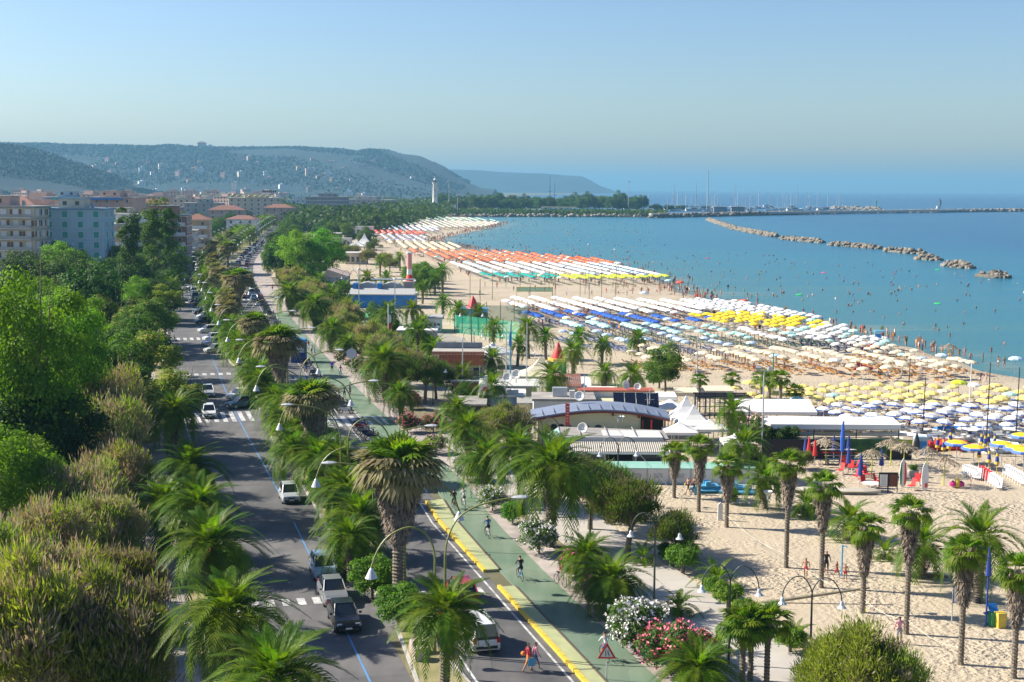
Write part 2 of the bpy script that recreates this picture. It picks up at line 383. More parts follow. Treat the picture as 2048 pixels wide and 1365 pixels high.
# boulevard, from the inland side to the sea
struct(ribbon('sidewalk', -12.2, -9.0, 0.13, 40, 1400, paving, skirt=0.2))
struct(ribbon('verge', -9.0, -6.6, 0.15, 40, 1400, drygrass, skirt=0.2))
ribbon('road', -6.5, 2.3, 0.012, 40, 1500, asphalt)
def r_out(Z): return 11.35 if Z < 118 else 12.2
ribbon('carriageway', 5.35, r_out, 0.012, 40, 1400, asphalt)
ribbon('central_reservation', 2.6, lambda Z: 5.1 + (shift(Z) if shift(Z) < 0.01 else 0), 0.15, 40, 62, drygrass, skirt=0.15)
# the reservation widens with the shift, so its right edge follows the carriageway
def res_edge(Z): return 5.35+shift(Z)
def rpt(Z, off, z=0.0):
    s = (cxf(Z+2)-cxf(Z-2))/4; n = math.hypot(1, s); return Vector((cxf(Z)+off/n, Z-off*s/n, z))
GAPS = [(84.5, 91.5), (160, 170), (205, 210), (330, 340), (520, 532)]       # openings at the crossings
def res_piece(Z0, Z1):
    n = max(3, int((Z1-Z0)/6)); vs = []; ks = []
    for i in range(n):
        Z = Z0+(Z1-Z0)*i/(n-1); e = 0.35 if i in (0, n-1) else 0
        a, b = rpt(Z, 2.3+e*2), rpt(Z, res_edge(Z)-e*2)
        c, d = rpt(Z, 2.5+e*2), rpt(Z, res_edge(Z)-0.2-e*2)
        ks.append((a, c, d, b))
    mb = MB(); V = []
    for a, c, d, b in ks: V += [(c.x, c.y, 0.02), (c.x, c.y, 0.16), (d.x, d.y, 0.16), (d.x, d.y, 0.02)]
    mb.add(V, [(4*i+j, 4*i+j+1, 4*i+4+j+1, 4*i+4+j) for i in range(n-1) for j in range(3)]+[(0, 3, 2, 1), (4*n-4, 4*n-3, 4*n-2, 4*n-1)])
    struct(mb.obj('central_reservation', drygrass))
    mb = MB()
    for p, q in ((0, 1), (2, 3)):
        V = []
        for k in ks: V += [(k[p].x, k[p].y, 0.012), (k[p].x, k[p].y, 0.14), (k[q].x, k[q].y, 0.14), (k[q].x, k[q].y, 0.012)]
        mb.add(V, [(4*i+j, 4*i+j+1, 4*i+4+j+1, 4*i+4+j) for i in range(n-1) for j in range(3)]+[(0, 3, 2, 1), (4*n-4, 4*n-3, 4*n-2, 4*n-1)])
    struct(mb.obj('kerb', stonek))
z0 = 62
for a, b in GAPS+[(1400, 0)]: res_piece(z0, a); z0 = b
for a, b in GAPS: struct(ribbon('road', 2.3, lambda Z: 5.35, 0.010, a-1, b+1, asphalt, step=2))
# cycle path, island, pavement and promenade (seaward)
def gl(Z): return float(np.interp(Z, [95, 121, 160], [12.45, 13.0, 12.2]))
def gr(Z): return gl(Z)+float(np.interp(Z, [90, 121, 300], [3.0, 3.1, 2.7]))
ribbon('cycle_path', gl, gr, 0.13, 40, 300, cyclegreen, skirt=0.1); ribbon('pavement', gl, gr, 0.13, 300, 900, paving, skirt=0.1)
ribbon('pavement', gr, lambda Z: gr(Z)+2.3, 0.134, 40, 900, paving, skirt=0.1)
ribbon('planting_strip', lambda Z: gr(Z)+2.3, 21.0, 0.10, 40, 420, soil, skirt=0.1)
ribbon('terrace', 21.0, lambda Z: float(np.interp(Z, [150, 200, 400], [33, 44, 34])), 0.075, 150, 400, worn_pave, skirt=0.05)
ribbon('promenade', lambda Z: 19.3-0.02*max(0, Z-90), lambda Z: 24.8-0.02*max(0, Z-90), 0.14, 40, 150, paleconc, skirt=0.2)
def island(Z0, Z1):
    n = max(3, int((Z1-Z0)/2)); mb = MB(); V = []
    for i in range(n):
        Z = Z0+(Z1-Z0)*i/(n-1)
        for off, z in ((11.55, 0.0), (11.55, 0.20), (gl(Z), 0.20), (gl(Z), 0.0)): p = road(Z, off); V.append((p.x, p.y, z))
    mb.add(V, [(4*i+j, 4*i+j+1, 4*i+5+j, 4*i+4+j) for i in range(n-1) for j in range(3)]+[(0, 3, 2, 1), (4*n-4, 4*n-3, 4*n-2, 4*n-1)])
    o = struct(mb.obj('traffic_island', islandyel))
    me = None; Z = Z0; k = 0                     # yellow painted kerb stones, one by one
    while Z < Z1-0.4:
        L_ = 0.95; a, b = road(Z+L_/2, 11.42), heading(Z)
        if me is None:
            m1 = MB(); m1.box((0, 0, 0.10), (L_-0.03, 0.24, 0.24)); me = m1.mesh('kerb_stone', [yellowp])
        c = mkobj('kerb_stone', me, o, (a.x, a.y, 0.0+rnd.uniform(-.008, .008)), b); Z += L_*0.966; k += 1
    V = []
    mb = MB()
    for i in range(n):
        Z = Z0+(Z1-Z0)*i/(n-1)
        for off, z in ((gl(Z)-0.05, 0.2), (gl(Z)-0.05, 0.24), (gl(Z)+0.06, 0.24), (gl(Z)+0.06, 0.1)): p = road(Z, off); V.append((p.x, p.y, z))
    mb.add(V, [(4*i+j, 4*i+j+1, 4*i+5+j, 4*i+4+j) for i in range(n-1) for j in range(3)]+[(0, 3, 2, 1), (4*n-4, 4*n-3, 4*n-2, 4*n-1)])
    mb.obj('edge_strip', mat('dark_edge', (0.12, 0.09, 0.06), 0.8), o)
island(62, 91.0); island(95.2, 117.5)
# markings
def mark(name, o0, o1, Z0, Z1, m, z=0.020, step=5.0): return ribbon(name, o0, o1, z, Z0, Z1, m, step)
for a, b in ((62, 84.6), (85.6, 113), (119.5, 250), (254, 700)): mark('parking_line', -0.06, 0.07, a, b, bluep)
mark('edge_line', -6.2, -6.05, 62, 900, whitep); mark('edge_line', 10.75, 10.9, 62, 121, whitep); mark('edge_line', 5.62, 5.76, 62, 84, whitep)
mark('edge_line', 12.0, 12.12, 121, 500, whitep); mark('edge_line', 9.9, 10.0, 125, 420, whitep)
def crossing(Z0, L_, offs, w=0.52, z=0.022):
    for a in offs: mark('crossing_stripe', a, a+w, Z0, Z0+L_, whitep, z, step=3)
crossing(90.5, 1.5, [-5.2+1.0*i for i in range(6)])
crossing(90.0, 1.7, [5.9+0.95*i for i in range(5)])
crossing(162.5, 7.0, [-5.8+1.0*i for i in range(8)])
crossing(203.0, 2.2, [-5.8+1.15*i for i in range(7)], 0.6)
crossing(156.5, 7.0, [5.6+1.05*i for i in range(6)], 0.6)
crossing(196, 3.0, [5.9+1.0*i for i in range(6)], 0.6)
for a in (13.0, 14.0, 14.8): mark('crossing_stripe', a-0.6, a-0.2, 156, 162, whitep, 0.15, step=3)
for Z in (250, 330, 430, 540, 660, 800): crossing(Z, 4, [-5.8+1.15*i for i in range(7)], 0.6); crossing(Z+6, 4, [5.8+1.1*i for i in range(6)], 0.6)
# ================================================================ VEGETATION MESHES
bark = mat('bark', (0.13, 0.10, 0.07), 0.9, col2=(0.22, 0.18, 0.13), scale=6, bump=0.8, bscale=14)
palmbark = mat('palm_bark', (0.12, 0.10, 0.075), 0.95, col2=(0.24, 0.20, 0.15), scale=9, bump=0.8, bscale=12)
thatch = mat('dead_frond', (0.15, 0.115, 0.085), 0.9, col2=(0.36, 0.29, 0.22), scale=3.5, detail=6, rand=0.12)
dates = mat('date_stalks', (0.75, 0.22, 0.05), 0.7, var=0.3, scale=8)
L_date = leafmat('date_palm_leaf', (0.040, 0.100, 0.006), (0.125, 0.200, 0.012), 0.42, 0.9, 0.38, val=0.2)
L_fan = leafmat('fan_palm_leaf', (0.055, 0.125, 0.007), (0.150, 0.225, 0.014), 0.40, 0.9, 0.42, val=0.2)
L_fand = leafmat('tired_fan_leaf', (0.13, 0.14, 0.05), (0.27, 0.23, 0.13), 0.3, 1.2, 0.6, val=0.2)
L_bright = leafmat('bright_leaf', (0.075, 0.185, 0.010), (0.165, 0.310, 0.016), 0.38, 0.45)
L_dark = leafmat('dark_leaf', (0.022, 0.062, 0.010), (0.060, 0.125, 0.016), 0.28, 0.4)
L_mid = leafmat('mid_leaf', (0.045, 0.105, 0.010), (0.105, 0.185, 0.016), 0.32, 0.4)
L_mimosa = leafmat('mimosa_leaf', (0.100, 0.200, 0.015), (0.190, 0.300, 0.022), 0.38, 0.6)
L_mimfl = mat('mimosa_flower', (0.42, 0.22, 0.05), 0.8, col2=(0.25, 0.26, 0.04), scale=2)
L_tamg = leafmat('tamarisk_green', (0.155, 0.225, 0.028), (0.235, 0.300, 0.050), 0.35, 0.5, 0.7, tcol=(1.6, 1.7, 0.7))
L_tamb = leafmat('tamarisk_plume', (0.370, 0.310, 0.240), (0.290, 0.265, 0.160), 0.3, 0.6, 0.8, tcol=(1.5, 1.3, 0.8))
L_tamd = leafmat('tamarisk_brown', (0.19, 0.155, 0.10), (0.14, 0.155, 0.07), 0.3, 0.6, 0.8, tcol=(1.5, 1.3, 0.8))
L_pine = leafmat('pine_leaf', (0.030, 0.075, 0.030), (0.060, 0.115, 0.035), 0.22, 0.4)
L_box = leafmat('clipped_leaf', (0.060, 0.150, 0.015), (0.115, 0.220, 0.022), 0.33, 2.0)
L_ole = leafmat('oleander_leaf', (0.065, 0.140, 0.030), (0.115, 0.195, 0.040), 0.32, 1.4)
F_white = mat('white_blossom', (0.80, 0.76, 0.74), 0.7, rand=0.0)
F_pink = mat('pink_blossom', (0.72, 0.10, 0.20), 0.7, col2=(0.80, 0.25, 0.30), scale=4)
F_pale = mat('pale_pink_blossom', (0.80, 0.52, 0.52), 0.7)

def unit(a): return a/np.maximum(1e-9, np.linalg.norm(a, axis=-1, keepdims=True))
def randdir(n): return unit(rng.normal(size=(n, 3)))
def leaves(C, N, L, Wd, up=None, fold=0.0):
    """a leaf quad (diamond) at each C with normal N, length L, width Wd"""
    n = len(C); t = randdir(n) if up is None else up
    t = unit(t - N*(t*N).sum(1, keepdims=True)); s = np.cross(N, t)
    L = np.broadcast_to(L, n)[:, None]; Wd = np.broadcast_to(Wd, n)[:, None]
    V = np.stack([C-t*L*.5, C+s*Wd*.5+N*fold*Wd, C+t*L*.5, C-s*Wd*.5+N*fold*Wd], 1).reshape(-1, 3)
    return V, np.arange(4*n).reshape(n, 4)
def trunkmesh(h, r0, r1, lean=0.0, n=8, forks=0, fr=1.0):
    mb = MB(); rr = rnd
    pts = [(lean*h*(i/5)**1.6+rr.uniform(-.04, .04)*h*.3*(i > 0), rr.uniform(-.04, .04)*h*.3*(i > 0), h*i/5) for i in range(6)]
    mb.tube(pts, [r0+(r1-r0)*(i/5)**.8*(1) for i in range(6)], n)
    tip = Vector(pts[3])
    for k in range(forks):
        a = 2*math.pi*k/forks+rr.uniform(-.4, .4); e = tip+Vector((math.cos(a)*fr, math.sin(a)*fr, h*.75+rr.uniform(-.1, .2)*h))
        m_ = (tip+e)/2+Vector((math.cos(a)*fr*.25, math.sin(a)*fr*.25, -h*.05))
        mb.tube([tip, m_, e], [r1*.9, r1*.55, r1*.18], 5)
    return mb
def lobes(n, rad, ell, flat=0.0, low=-0.5):
    """lobe centres in an ellipsoid shell"""
    out = []
    while len(out) < n:
        d = randdir(1)[0]
        if d[2] < low: continue
        k = rnd.uniform(0.50, 0.86) if len(out) % 5 else rnd.uniform(0.1, 0.5)
        out.append(d*np.array(ell)*k)
    return np.array(out), rad*rng.uniform(0.7, 1.25, n)
def crown(name, m, ell, nl, lr, nleaf, ls, base, low=-0.8, m2=None, top2=0.0, mats2=None, upb=0.25, shape=None):
    """leafy crown: lobes of small leaves; returns a mesh with its centre at height base"""
    C, Rr = lobes(nl, lr, ell, low=low)
    if shape is not None: C = shape(C)
    k = rng.integers(0, nl, nleaf); d = randdir(nleaf); d[:, 2] = np.where(d[:, 2] < -0.35, -d[:, 2], d[:, 2])
    P = C[k]*1.18+d*(Rr[k, None]*rng.uniform(0.55, 1.05, (nleaf, 1)))*np.array([1, 1, 0.85])
    # a few stray leaves outside for a loose outline
    st = rng.random(nleaf) < 0.06; P[st] += d[st]*lr*0.35
    N = unit(d*0.8+randdir(nleaf)*0.7+np.array([0, 0, upb]))
    V, Q = leaves(P, N, ls*rng.uniform(.7, 1.3, nleaf), ls*.62*rng.uniform(.7, 1.2, nleaf), fold=0.12)
    V[:, 2] += base
    mi = np.zeros(nleaf, int); mats = [m]
    if m2 is not None:
        mi = ((d[:, 2] > 0.35) & (rng.random(nleaf) < top2)).astype(int); mats = [m, m2]
    return npmesh(name, V, Q, mats, mi)
def tree_spec(name, cat, cr, tr, trunkname='trunk', crownname='crown'):
    return dict(name=name, cat=cat, parts=[dict(name=trunkname, mesh=tr), dict(name=crownname, mesh=cr)])
def tmesh(mb, m): me = mb.mesh('trunk', [m]); return me
# broad-leaved trees, unit: metres
BROAD = [tree_spec('broadleaf_tree', 'tree', crown('crown', L_bright, (3.1, 3.1, 4.9), 66, 1.05, 20000, 0.22, 5.5), tmesh(trunkmesh(7, .26, .12, .03, forks=4, fr=1.5), bark)),
         tree_spec('broadleaf_tree', 'tree', crown('crown', L_bright, (3.6, 3.3, 3.5), 60, 1.05, 17000, 0.22, 4.4), tmesh(trunkmesh(5.6, .25, .12, -.03, forks=5, fr=1.8), bark))]
DARK = [tree_spec('evergreen_tree', 'tree', crown('crown', L_dark, (3.6, 3.6, 3.9), 46, 1.25, 10000, 0.32, 4.7), tmesh(trunkmesh(6, .28, .14, .02, forks=4, fr=1.6), bark)),
        tree_spec('evergreen_tree', 'tree', crown('crown', L_dark, (4.3, 3.8, 3.3), 46, 1.3, 10000, 0.32, 4.0), tmesh(trunkmesh(5, .3, .15, .04, forks=5, fr=2), bark))]
MID = [tree_spec('leafy_tree', 'tree', crown('crown', L_mid, (3.7, 3.5, 3.6), 44, 1.2, 8500, 0.33, 4.3), tmesh(trunkmesh(5.5, .25, .13, .02, forks=4, fr=1.6), bark)),
       tree_spec('leafy_tree', 'tree', crown('crown', L_mid, (4.4, 4.1, 3.2), 46, 1.25, 8500, 0.33, 3.9), tmesh(trunkmesh(5, .27, .13, -.03, forks=5, fr=2), bark)),
       tree_spec('leafy_tree', 'tree', crown('crown', L_mid, (2.9, 2.9, 3.8), 38, 1.1, 7000, 0.33, 4.2), tmesh(trunkmesh(5, .22, .12, 0, forks=4, fr=1.3), bark))]
def flat(C):
    C = C.copy(); r = np.hypot(C[:, 0], C[:, 1]); C[:, 2] = np.abs(C[:, 2])*0.8-r*r*0.045; return C
MIMOSA = [tree_spec('mimosa_tree', 'tree', crown('crown', L_mimosa, (4.6, 4.2, 3.2), 80, 0.85, 18000, 0.23, 4.3, low=-.1, m2=L_mimfl, top2=0.20, shape=flat, upb=0.9), tmesh(trunkmesh(5, .2, .10, .03, forks=5, fr=2.4), bark)) for _ in range(2)]
POPLAR = [tree_spec('poplar_tree', 'tree', crown('crown', L_mid if i else L_dark, (1.75, 1.75, 8.4), 54, 0.95, 9500, 0.32, 9.6, low=-1), tmesh(trunkmesh(12, .3, .10, 0), bark)) for i in range(2)]
POPLAR[1]['parts'][1]['mesh'].materials[0] = L_mid
# tamarisk: feathery sprays
def tamarisk(ell, nl, lr, n, ls, base, brown, mats=None, low=-0.3):
    C, Rr = lobes(nl, lr, ell, low=low); k = rng.integers(0, nl, n); d = randdir(n); d[:, 2] = np.abs(d[:, 2])*1.0-0.3; d = unit(d)
    P = C[k]+d*(Rr[k, None]*rng.uniform(0.35, 1.05, (n, 1)))
    up = unit(d*0.8+np.array([0, 0, 1.1])+rng.normal(size=(n, 3))*0.45); N = unit(np.cross(up, randdir(n)))
    ex = rng.random(n) < .13; P[ex] += up[ex]*lr*.45; ls = ls*1.08
    V, Q = leaves(P, N, ls*rng.uniform(.6, 1.5, n), ls*.18*rng.uniform(.7, 1.3, n), up=up)
    V[:, 2] += base; lob = rng.random(nl) < brown
    mi = (lob[k] & (rng.random(n) < 0.7) | (rng.random(n) < brown*.45)).astype(int)
    return npmesh('crown', V, Q, mats or [L_tamg, L_tamb], mi)
TAM = [tree_spec('tamarisk_bush', 'shrub', tamarisk((3.3, 3.1, 3.0), 90, 0.8, 24000, 0.33, 2.3, 0.30, low=-.8), tmesh(trunkmesh(2.6, .22, .12, .1, forks=5, fr=1.6), bark)),
       tree_spec('tamarisk_bush', 'shrub', tamarisk((2.8, 2.6, 2.9), 76, 0.8, 19000, 0.33, 2.3, 0.66, low=-.8), tmesh(trunkmesh(2.6, .22, .12, .1, forks=5, fr=1.5), bark)),
       tree_spec('tamarisk_bush', 'shrub', tamarisk((2.3, 2.2, 1.9), 56, 0.7, 13000, 0.30, 1.5, 0.15, low=-.8), tmesh(trunkmesh(2.0, .18, .1, .1, forks=4, fr=1.2), bark)),
       tree_spec('tamarisk_tree', 'tree', tamarisk((2.6, 2.4, 2.2), 60, 0.8, 14000, 0.30, 3.3, 0.35, mats=[L_mid, L_tamd]), tmesh(trunkmesh(3.6, .24, .13, .12, forks=5, fr=1.5), bark)),
       tree_spec('tamarisk_bush', 'shrub', tamarisk((2.6, 2.3, 2.2), 56, 0.8, 13000, 0.30, 1.9, 0.88, mats=[L_tamg, L_tamd]), tmesh(trunkmesh(2.4, .2, .1, .1, forks=5, fr=1.4), bark))]
def bush(m, ell, n, ls, base, nl=24, lr=0.5, fl=None, ff=0.0, low=-.85):
    C, Rr = lobes(nl, lr, ell, low=low); k = rng.integers(0, nl, n); d = randdir(n); d[:, 2] = np.where(d[:, 2] < -.2, -d[:, 2], d[:, 2])
    P = C[k]+d*(Rr[k, None]*rng.uniform(0.6, 1.05, (n, 1))); N = unit(d+randdir(n)*.6)
    V, Q = leaves(P, N, ls*rng.uniform(.7, 1.3, n), ls*.5, fold=.1); mi = np.zeros(n, int); mats = [m]
    if fl is not None:
        nf = int(n*ff); kk = rng.integers(0, nl, nf); d2 = randdir(nf); d2[:, 2] = np.abs(d2[:, 2])*.9+.02; d2 = unit(d2)
        # flowers sit in small heads of five
        P2 = C[kk]+d2*Rr[kk, None]*1.08; P2 = np.repeat(P2, 5, 0)+rng.normal(size=(nf*5, 3))*0.06
        V2, Q2 = leaves(P2, randdir(nf*5), 0.13, 0.12); V, Q, mi = merge([(V, Q, 0), (V2, Q2, 1)]); mats = [m, fl]
    V[:, 2] += base
    return npmesh('crown', V, Q, mats, mi)
def bush_spec(name, me, cat='bush'): return dict(name=name, cat=cat, parts=[dict(name='crown', mesh=me), dict(name='stem', mesh=tmesh(trunkmesh(0.9, .09, .05, 0, 6, forks=4, fr=.4), bark))])
OLE_W = bush_spec('oleander_bush', bush(L_ole, (1.5, 1.5, 1.25), 7500, 0.17, 1.25, 44, .5, F_white, 0.075))
OLE_P = bush_spec('oleander_bush', bush(L_ole, (1.6, 1.5, 1.2), 7500, 0.17, 1.2, 44, .5, F_pink, 0.055))
OLE_L = bush_spec('oleander_bush', bush(L_ole, (1.5, 1.5, 1.25), 6000, 0.18, 1.25, 40, .5, F_pale, 0.085))
ROUND = bush_spec('round_bush', bush(L_box, (0.65, 0.65, 0.5), 4200, 0.12, 0.66, 40, .32))
BIGBUSH = bush_spec('bright_bush', bush(L_box, (1.35, 1.25, 1.1), 7500, 0.16, 1.2, 50, .5))
HEDGE = bush_spec('dark_bush', bush(L_dark, (1.3, 1.2, 0.9), 3000, 0.2, 1.0, 24, .5))

# ---- palms
def frond_np(L_, droop, nl, w, lw, seed, ldroop=0.35, twist=0.0, vee=0.55):
    """arching feather leaf along +x with rise +z, leaflets as long triangles (quads with a point)"""
    r = np.random.default_rng(seed); t = np.linspace(0, 1, 9)
    # rachis curve
    x = L_*(t - 0.18*droop*t**2.6); z = L_*(0.30*t - (0.30+0.62*droop)*t**2.3)
    Pc = np.stack([x, np.zeros(9), z], 1); V, Q = [], []
    wd = 0.035*(1-t*.85)
    for i in range(9): V += [Pc[i]+[0, -wd[i], 0], Pc[i]+[0, wd[i], 0]]
    for i in range(8): Q.append((2*i, 2*i+1, 2*i+3, 2*i+2))
    k = len(V)
    for side in (-1, 1):
        for j in range(nl):
            u = 0.13+0.87*(j+r.uniform(-.3, .3)+.5)/nl; u = min(u, 1.0)
            p = np.array([np.interp(u, t, Pc[:, c]) for c in range(3)])
            q = np.array([np.interp(min(1, u+.04), t, Pc[:, c]) for c in range(3)])-np.array([np.interp(u-.04, t, Pc[:, c]) for c in range(3)]); q /= np.linalg.norm(q)+1e-9
            ll = w*math.sin(math.pi*min(1, 0.15+u*0.82))**0.7*r.uniform(.85, 1.1)
            a = 0.95-0.45*u
            d = q*math.cos(a)+np.array([0, side*math.sin(a)*math.cos(vee*.6), math.sin(a)*math.sin(vee)*(.9-u*.7)])
            d /= np.linalg.norm(d); b = p+d*ll*0.55+np.array([0, 0, -ldroop*ll*0.12]); e = p+d*ll+np.array([0, 0, -ldroop*ll*0.55])
            s = q*lw
            V += [p-s*.5, p+s*.5, b+s*.55, e, b-s*.55]; Q += [(k, k+1, k+2, k+4), (k+4, k+2, k+3, k+3)]; k += 5
    return np.array(V), Q
def faces_mesh(name, V, Fq, mats, mi=None):
    me = bpy.data.meshes.new(name); Fq = [tuple(dict.fromkeys(f)) for f in Fq]
    me.from_pydata([tuple(v) for v in V], [], Fq)
    for m in mats: me.materials.append(m)
    if mi is not None: me.polygons.foreach_set('material_index', mi)
    me.update(); return me
FR = [frond_np(3.4, d, 24, 0.80, 0.10, s) for s, d in enumerate((0.40, 0.9, 1.4))]
FR_lo = [frond_np(3.3, d, 11, 0.80, 0.22, s+5) for s, d in enumerate((0.25, 0.7, 1.15))]
FROND = [faces_mesh('frond', V, Q, [L_date]) for V, Q in FR]; DEADF = faces_mesh('dead_frond', FR[2][0], FR[2][1], [thatch])
def fan_np(seed, nb=15, L_=0.95, pet=0.75, droop=0.5, spread=2.7):
    r = np.random.default_rng(seed); V, Q = [], []
    V += [(0, -.02, 0), (0, .02, 0), (pet, .015, 0.10), (pet, -.015, 0.10)]; Q.append((0, 1, 2, 3)); k = 4
    o = np.array([pet, 0, .10])
    for j in range(nb):
        a = spread*(j/(nb-1)-.5); ll = L_*(1-0.22*abs(a)/1.2)*r.uniform(.9, 1.08); w = 0.082
        d = np.array([math.cos(a), math.sin(a), 0]); s = np.array([-math.sin(a), math.cos(a), 0])
        m_ = o+d*ll*.58+np.array([0, 0, .05-.08*(j % 2)]); e = o+d*ll+np.array([0, 0, -droop*ll*.45])
        V += [o, m_-s*w, e, m_+s*w]; Q.append((k, k+1, k+2, k+3)); k += 4
    return np.array(V), Q
FN = [fan_np(s, droop=d) for s, d in ((1, .3), (2, .7), (3, 1.1))]
FANLEAF = [faces_mesh('fan_leaf', V, Q, [L_fan]) for V, Q in FN]
FANTIRED = [faces_mesh('fan_leaf', V, Q, [L_fand]) for V, Q in FN]
def crown_rots(n, lo, hi, seed, wind=0.15):
    """(azimuth, elevation, kind, scale) for n fronds in a spiral, upper ones upright"""
    r = random.Random(seed); out = []
    for i in range(n):
        u = i/(n-1); el = hi+(lo-hi)*u**0.85; az = i*2.399963+r.uniform(-.25, .25)
        out.append((az, el+r.uniform(-.1, .1), 0 if u < .3 else (1 if u < .7 else 2), (0.72+0.28*min(1, u*2.2))*r.uniform(.9, 1.08)))
    return out
def rotm(az, el): return Matrix.Rotation(az, 4, 'Z') @ Matrix.Rotation(-el, 4, 'Y')
def joined(src, rots, z, r0, mats, name='crown'):
    Vs, Fs = [], []
    for az, el, kd, s in rots:
        V, Q = src[kd]; M = np.array(rotm(az, el).to_3x3()); W = (V*s) @ M.T + np.array([math.cos(az)*r0, math.sin(az)*r0, z])
        k = sum(len(v) for v in Vs); Vs.append(W); Fs += [tuple(i+k for i in f) for f in Q]
    return np.concatenate(Vs), Fs
def palm_trunk(h, r, kind):
    """ringed trunk with old leaf bases"""
    mb = MB(); n = 10; prof = []; z = 0; rr = random.Random(int(h*100))
    prof.append((r*1.25, 0)); prof.append((r*1.1, .18))
    z = .25; step = 0.17 if kind == 'date' else 0.2
    while z < h-.1:
        q = r*(1+(0.20 if kind == 'date' and z > h-1.1 else 0)); prof += [(q*.90, z), (q*1.10*rr.uniform(.94, 1.06), z+step*.6)]; z += step
    prof += [(r*1.15, h), (r*.5, h+.25)]
    mb.lathe(prof, n=n)
    if kind == 'date':                       # stubs of cut fronds below the crown
        for i in range(26):
            a = i*2.4; zz = h-.95+.036*i; mb.tube([(math.cos(a)*r*1.0, math.sin(a)*r*1.0, zz), (math.cos(a)*(r+.28), math.sin(a)*(r+.28), zz+.2)], [.07, .03], 4)
    return mb
def skirt_np(h, rmax, seed, n=620, top=0.0):
    """hanging dead leaves round the trunk, from height top downwards by h; spindle shaped"""
    r = np.random.default_rng(seed); u = r.random(n)**.8; az = r.random(n)*2*np.pi
    rad = rmax*(0.92-0.62*u**.9)*r.uniform(.6, 1.12, n)*np.clip(.55+u*3, 0, 1)
    P = np.stack([np.cos(az)*rad, np.sin(az)*rad, top-u*h], 1)
    d = np.stack([np.cos(az)*.25*(1-u*1.6), np.sin(az)*.25*(1-u*1.6), -np.ones(n)], 1)+r.normal(size=(n, 3))*.16; d = unit(d)
    N = unit(np.stack([np.cos(az), np.sin(az), np.full(n, .35)], 1)+r.normal(size=(n, 3))*.5)
    return leaves(P, N, r.uniform(.45, .95, n), r.uniform(.05, .15, n), up=d)
_cache = {}
def date_palm(h, nf=44, sc_=1.0, detailed=True, hang=True, var=0):
    key = ('d', round(h*2)/2, nf, round(sc_, 1), detailed, hang, var)
    if key in _cache: return _cache[key]
    h = round(h*2)/2
    rots = crown_rots(nf, -0.42, 1.30, 11+var)
    parts = [dict(name='trunk', mesh=palm_trunk(h, .30*sc_ if h > 1.2 else .24*sc_, 'date').mesh('trunk', [palmbark]))]
    if detailed:
        for az, el, kd, s in rots:
            M = rotm(az, el); parts.append(dict(name='frond', mesh=FROND[kd], loc=(math.cos(az)*.12, math.sin(az)*.12, h+.1), rot=M.to_euler(), scale=(s*sc_,)*3))
    else:
        V, Q = joined(FR_lo, [(a, e, k, s*sc_) for a, e, k, s in rots], h+.1, .12, [L_date]); parts.append(dict(name='crown', mesh=faces_mesh('crown', V, Q, [L_date])))
    if detailed and h > 1.2:
        for i in range(7): parts.append(dict(name='dead_frond', mesh=DEADF, loc=(0, 0, h), rot=rotm(i*.93+var, -.85-.1*(i % 3)).to_euler(), scale=(.78*sc_,)*3))
    if hang:
        mb = MB()
        for i in range(14):
            a = i*.55+var; e = Vector((math.cos(a)*.55*sc_, math.sin(a)*.55*sc_, h-.45)); mb.tube([(0, 0, h+.1), (e.x*.8, e.y*.8, h+.12), e], [.03, .05, .09], 4)
        parts.append(dict(name='date_cluster', mesh=mb.mesh('date_cluster', [dates])))
    _cache[key] = dict(name='date_palm', cat='palm tree', parts=parts); return _cache[key]
def fan_palm(h, skirt=1.6, rs=0.55, sc_=1.0, detailed=True, tired=False, var=0, nf=30):
    key = ('f', round(h*2)/2, skirt, rs, round(sc_, 1), detailed, tired, var, nf)
    if key in _cache: return _cache[key]
    h = round(h*2)/2
    rots = crown_rots(nf, -0.3 if tired else -0.55, 1.40, 31+var); leafm = L_fand if tired else L_fan
    parts = [dict(name='trunk', mesh=palm_trunk(h, .17 if rs < .8 else .34, 'fan').mesh('trunk', [palmbark]))]
    if detailed:
        src = FANTIRED if tired else FANLEAF
        for i, (az, el, kd, s) in enumerate(rots):
            ms = FANLEAF if (tired and i < nf*.45) else src
            parts.append(dict(name='fan_leaf', mesh=ms[kd], loc=(math.cos(az)*.08, math.sin(az)*.08, h+.05), rot=rotm(az, el).to_euler(), scale=(s*sc_,)*3))
    else:
        V, Q = joined(FN, [(a, e, k, s*sc_) for a, e, k, s in rots], h+.05, .08, [leafm]); parts.append(dict(name='crown', mesh=faces_mesh('crown', V, Q, [leafm])))
    if skirt > 0:
        V, Q = skirt_np(skirt, rs, 3+var, n=int(520*max(1, rs/.55)*skirt/1.6), top=h-.05); parts.append(dict(name='dead_frond_skirt', mesh=npmesh('dead_frond_skirt', V, Q, [thatch])))
    _cache[key] = dict(name='fan_palm', cat='palm tree', parts=parts); return _cache[key]
# ================================================================ VEGETATION IN PLACE
def at(px, py, z=0.0): return G(px, py, z)
def palm(px, py, h, label, kind='date', sc_=1.0, group=None, **kw):
    """px, py: where the heart of the crown shows; h its height"""
    p = G(px, py, h); p.z = 0.04
    if kind == 'date': sc_ *= .93
    spec = date_palm(h, sc_=sc_, **kw) if kind == 'date' else fan_palm(h, sc_=sc_, **kw)
    o = place(spec, p, rnd.uniform(0, 6.28), rnd.uniform(.88, 1.1), label, group); o.rotation_euler.x = rnd.uniform(-.08, .08); o.rotation_euler.y = rnd.uniform(-.08, .08); return o
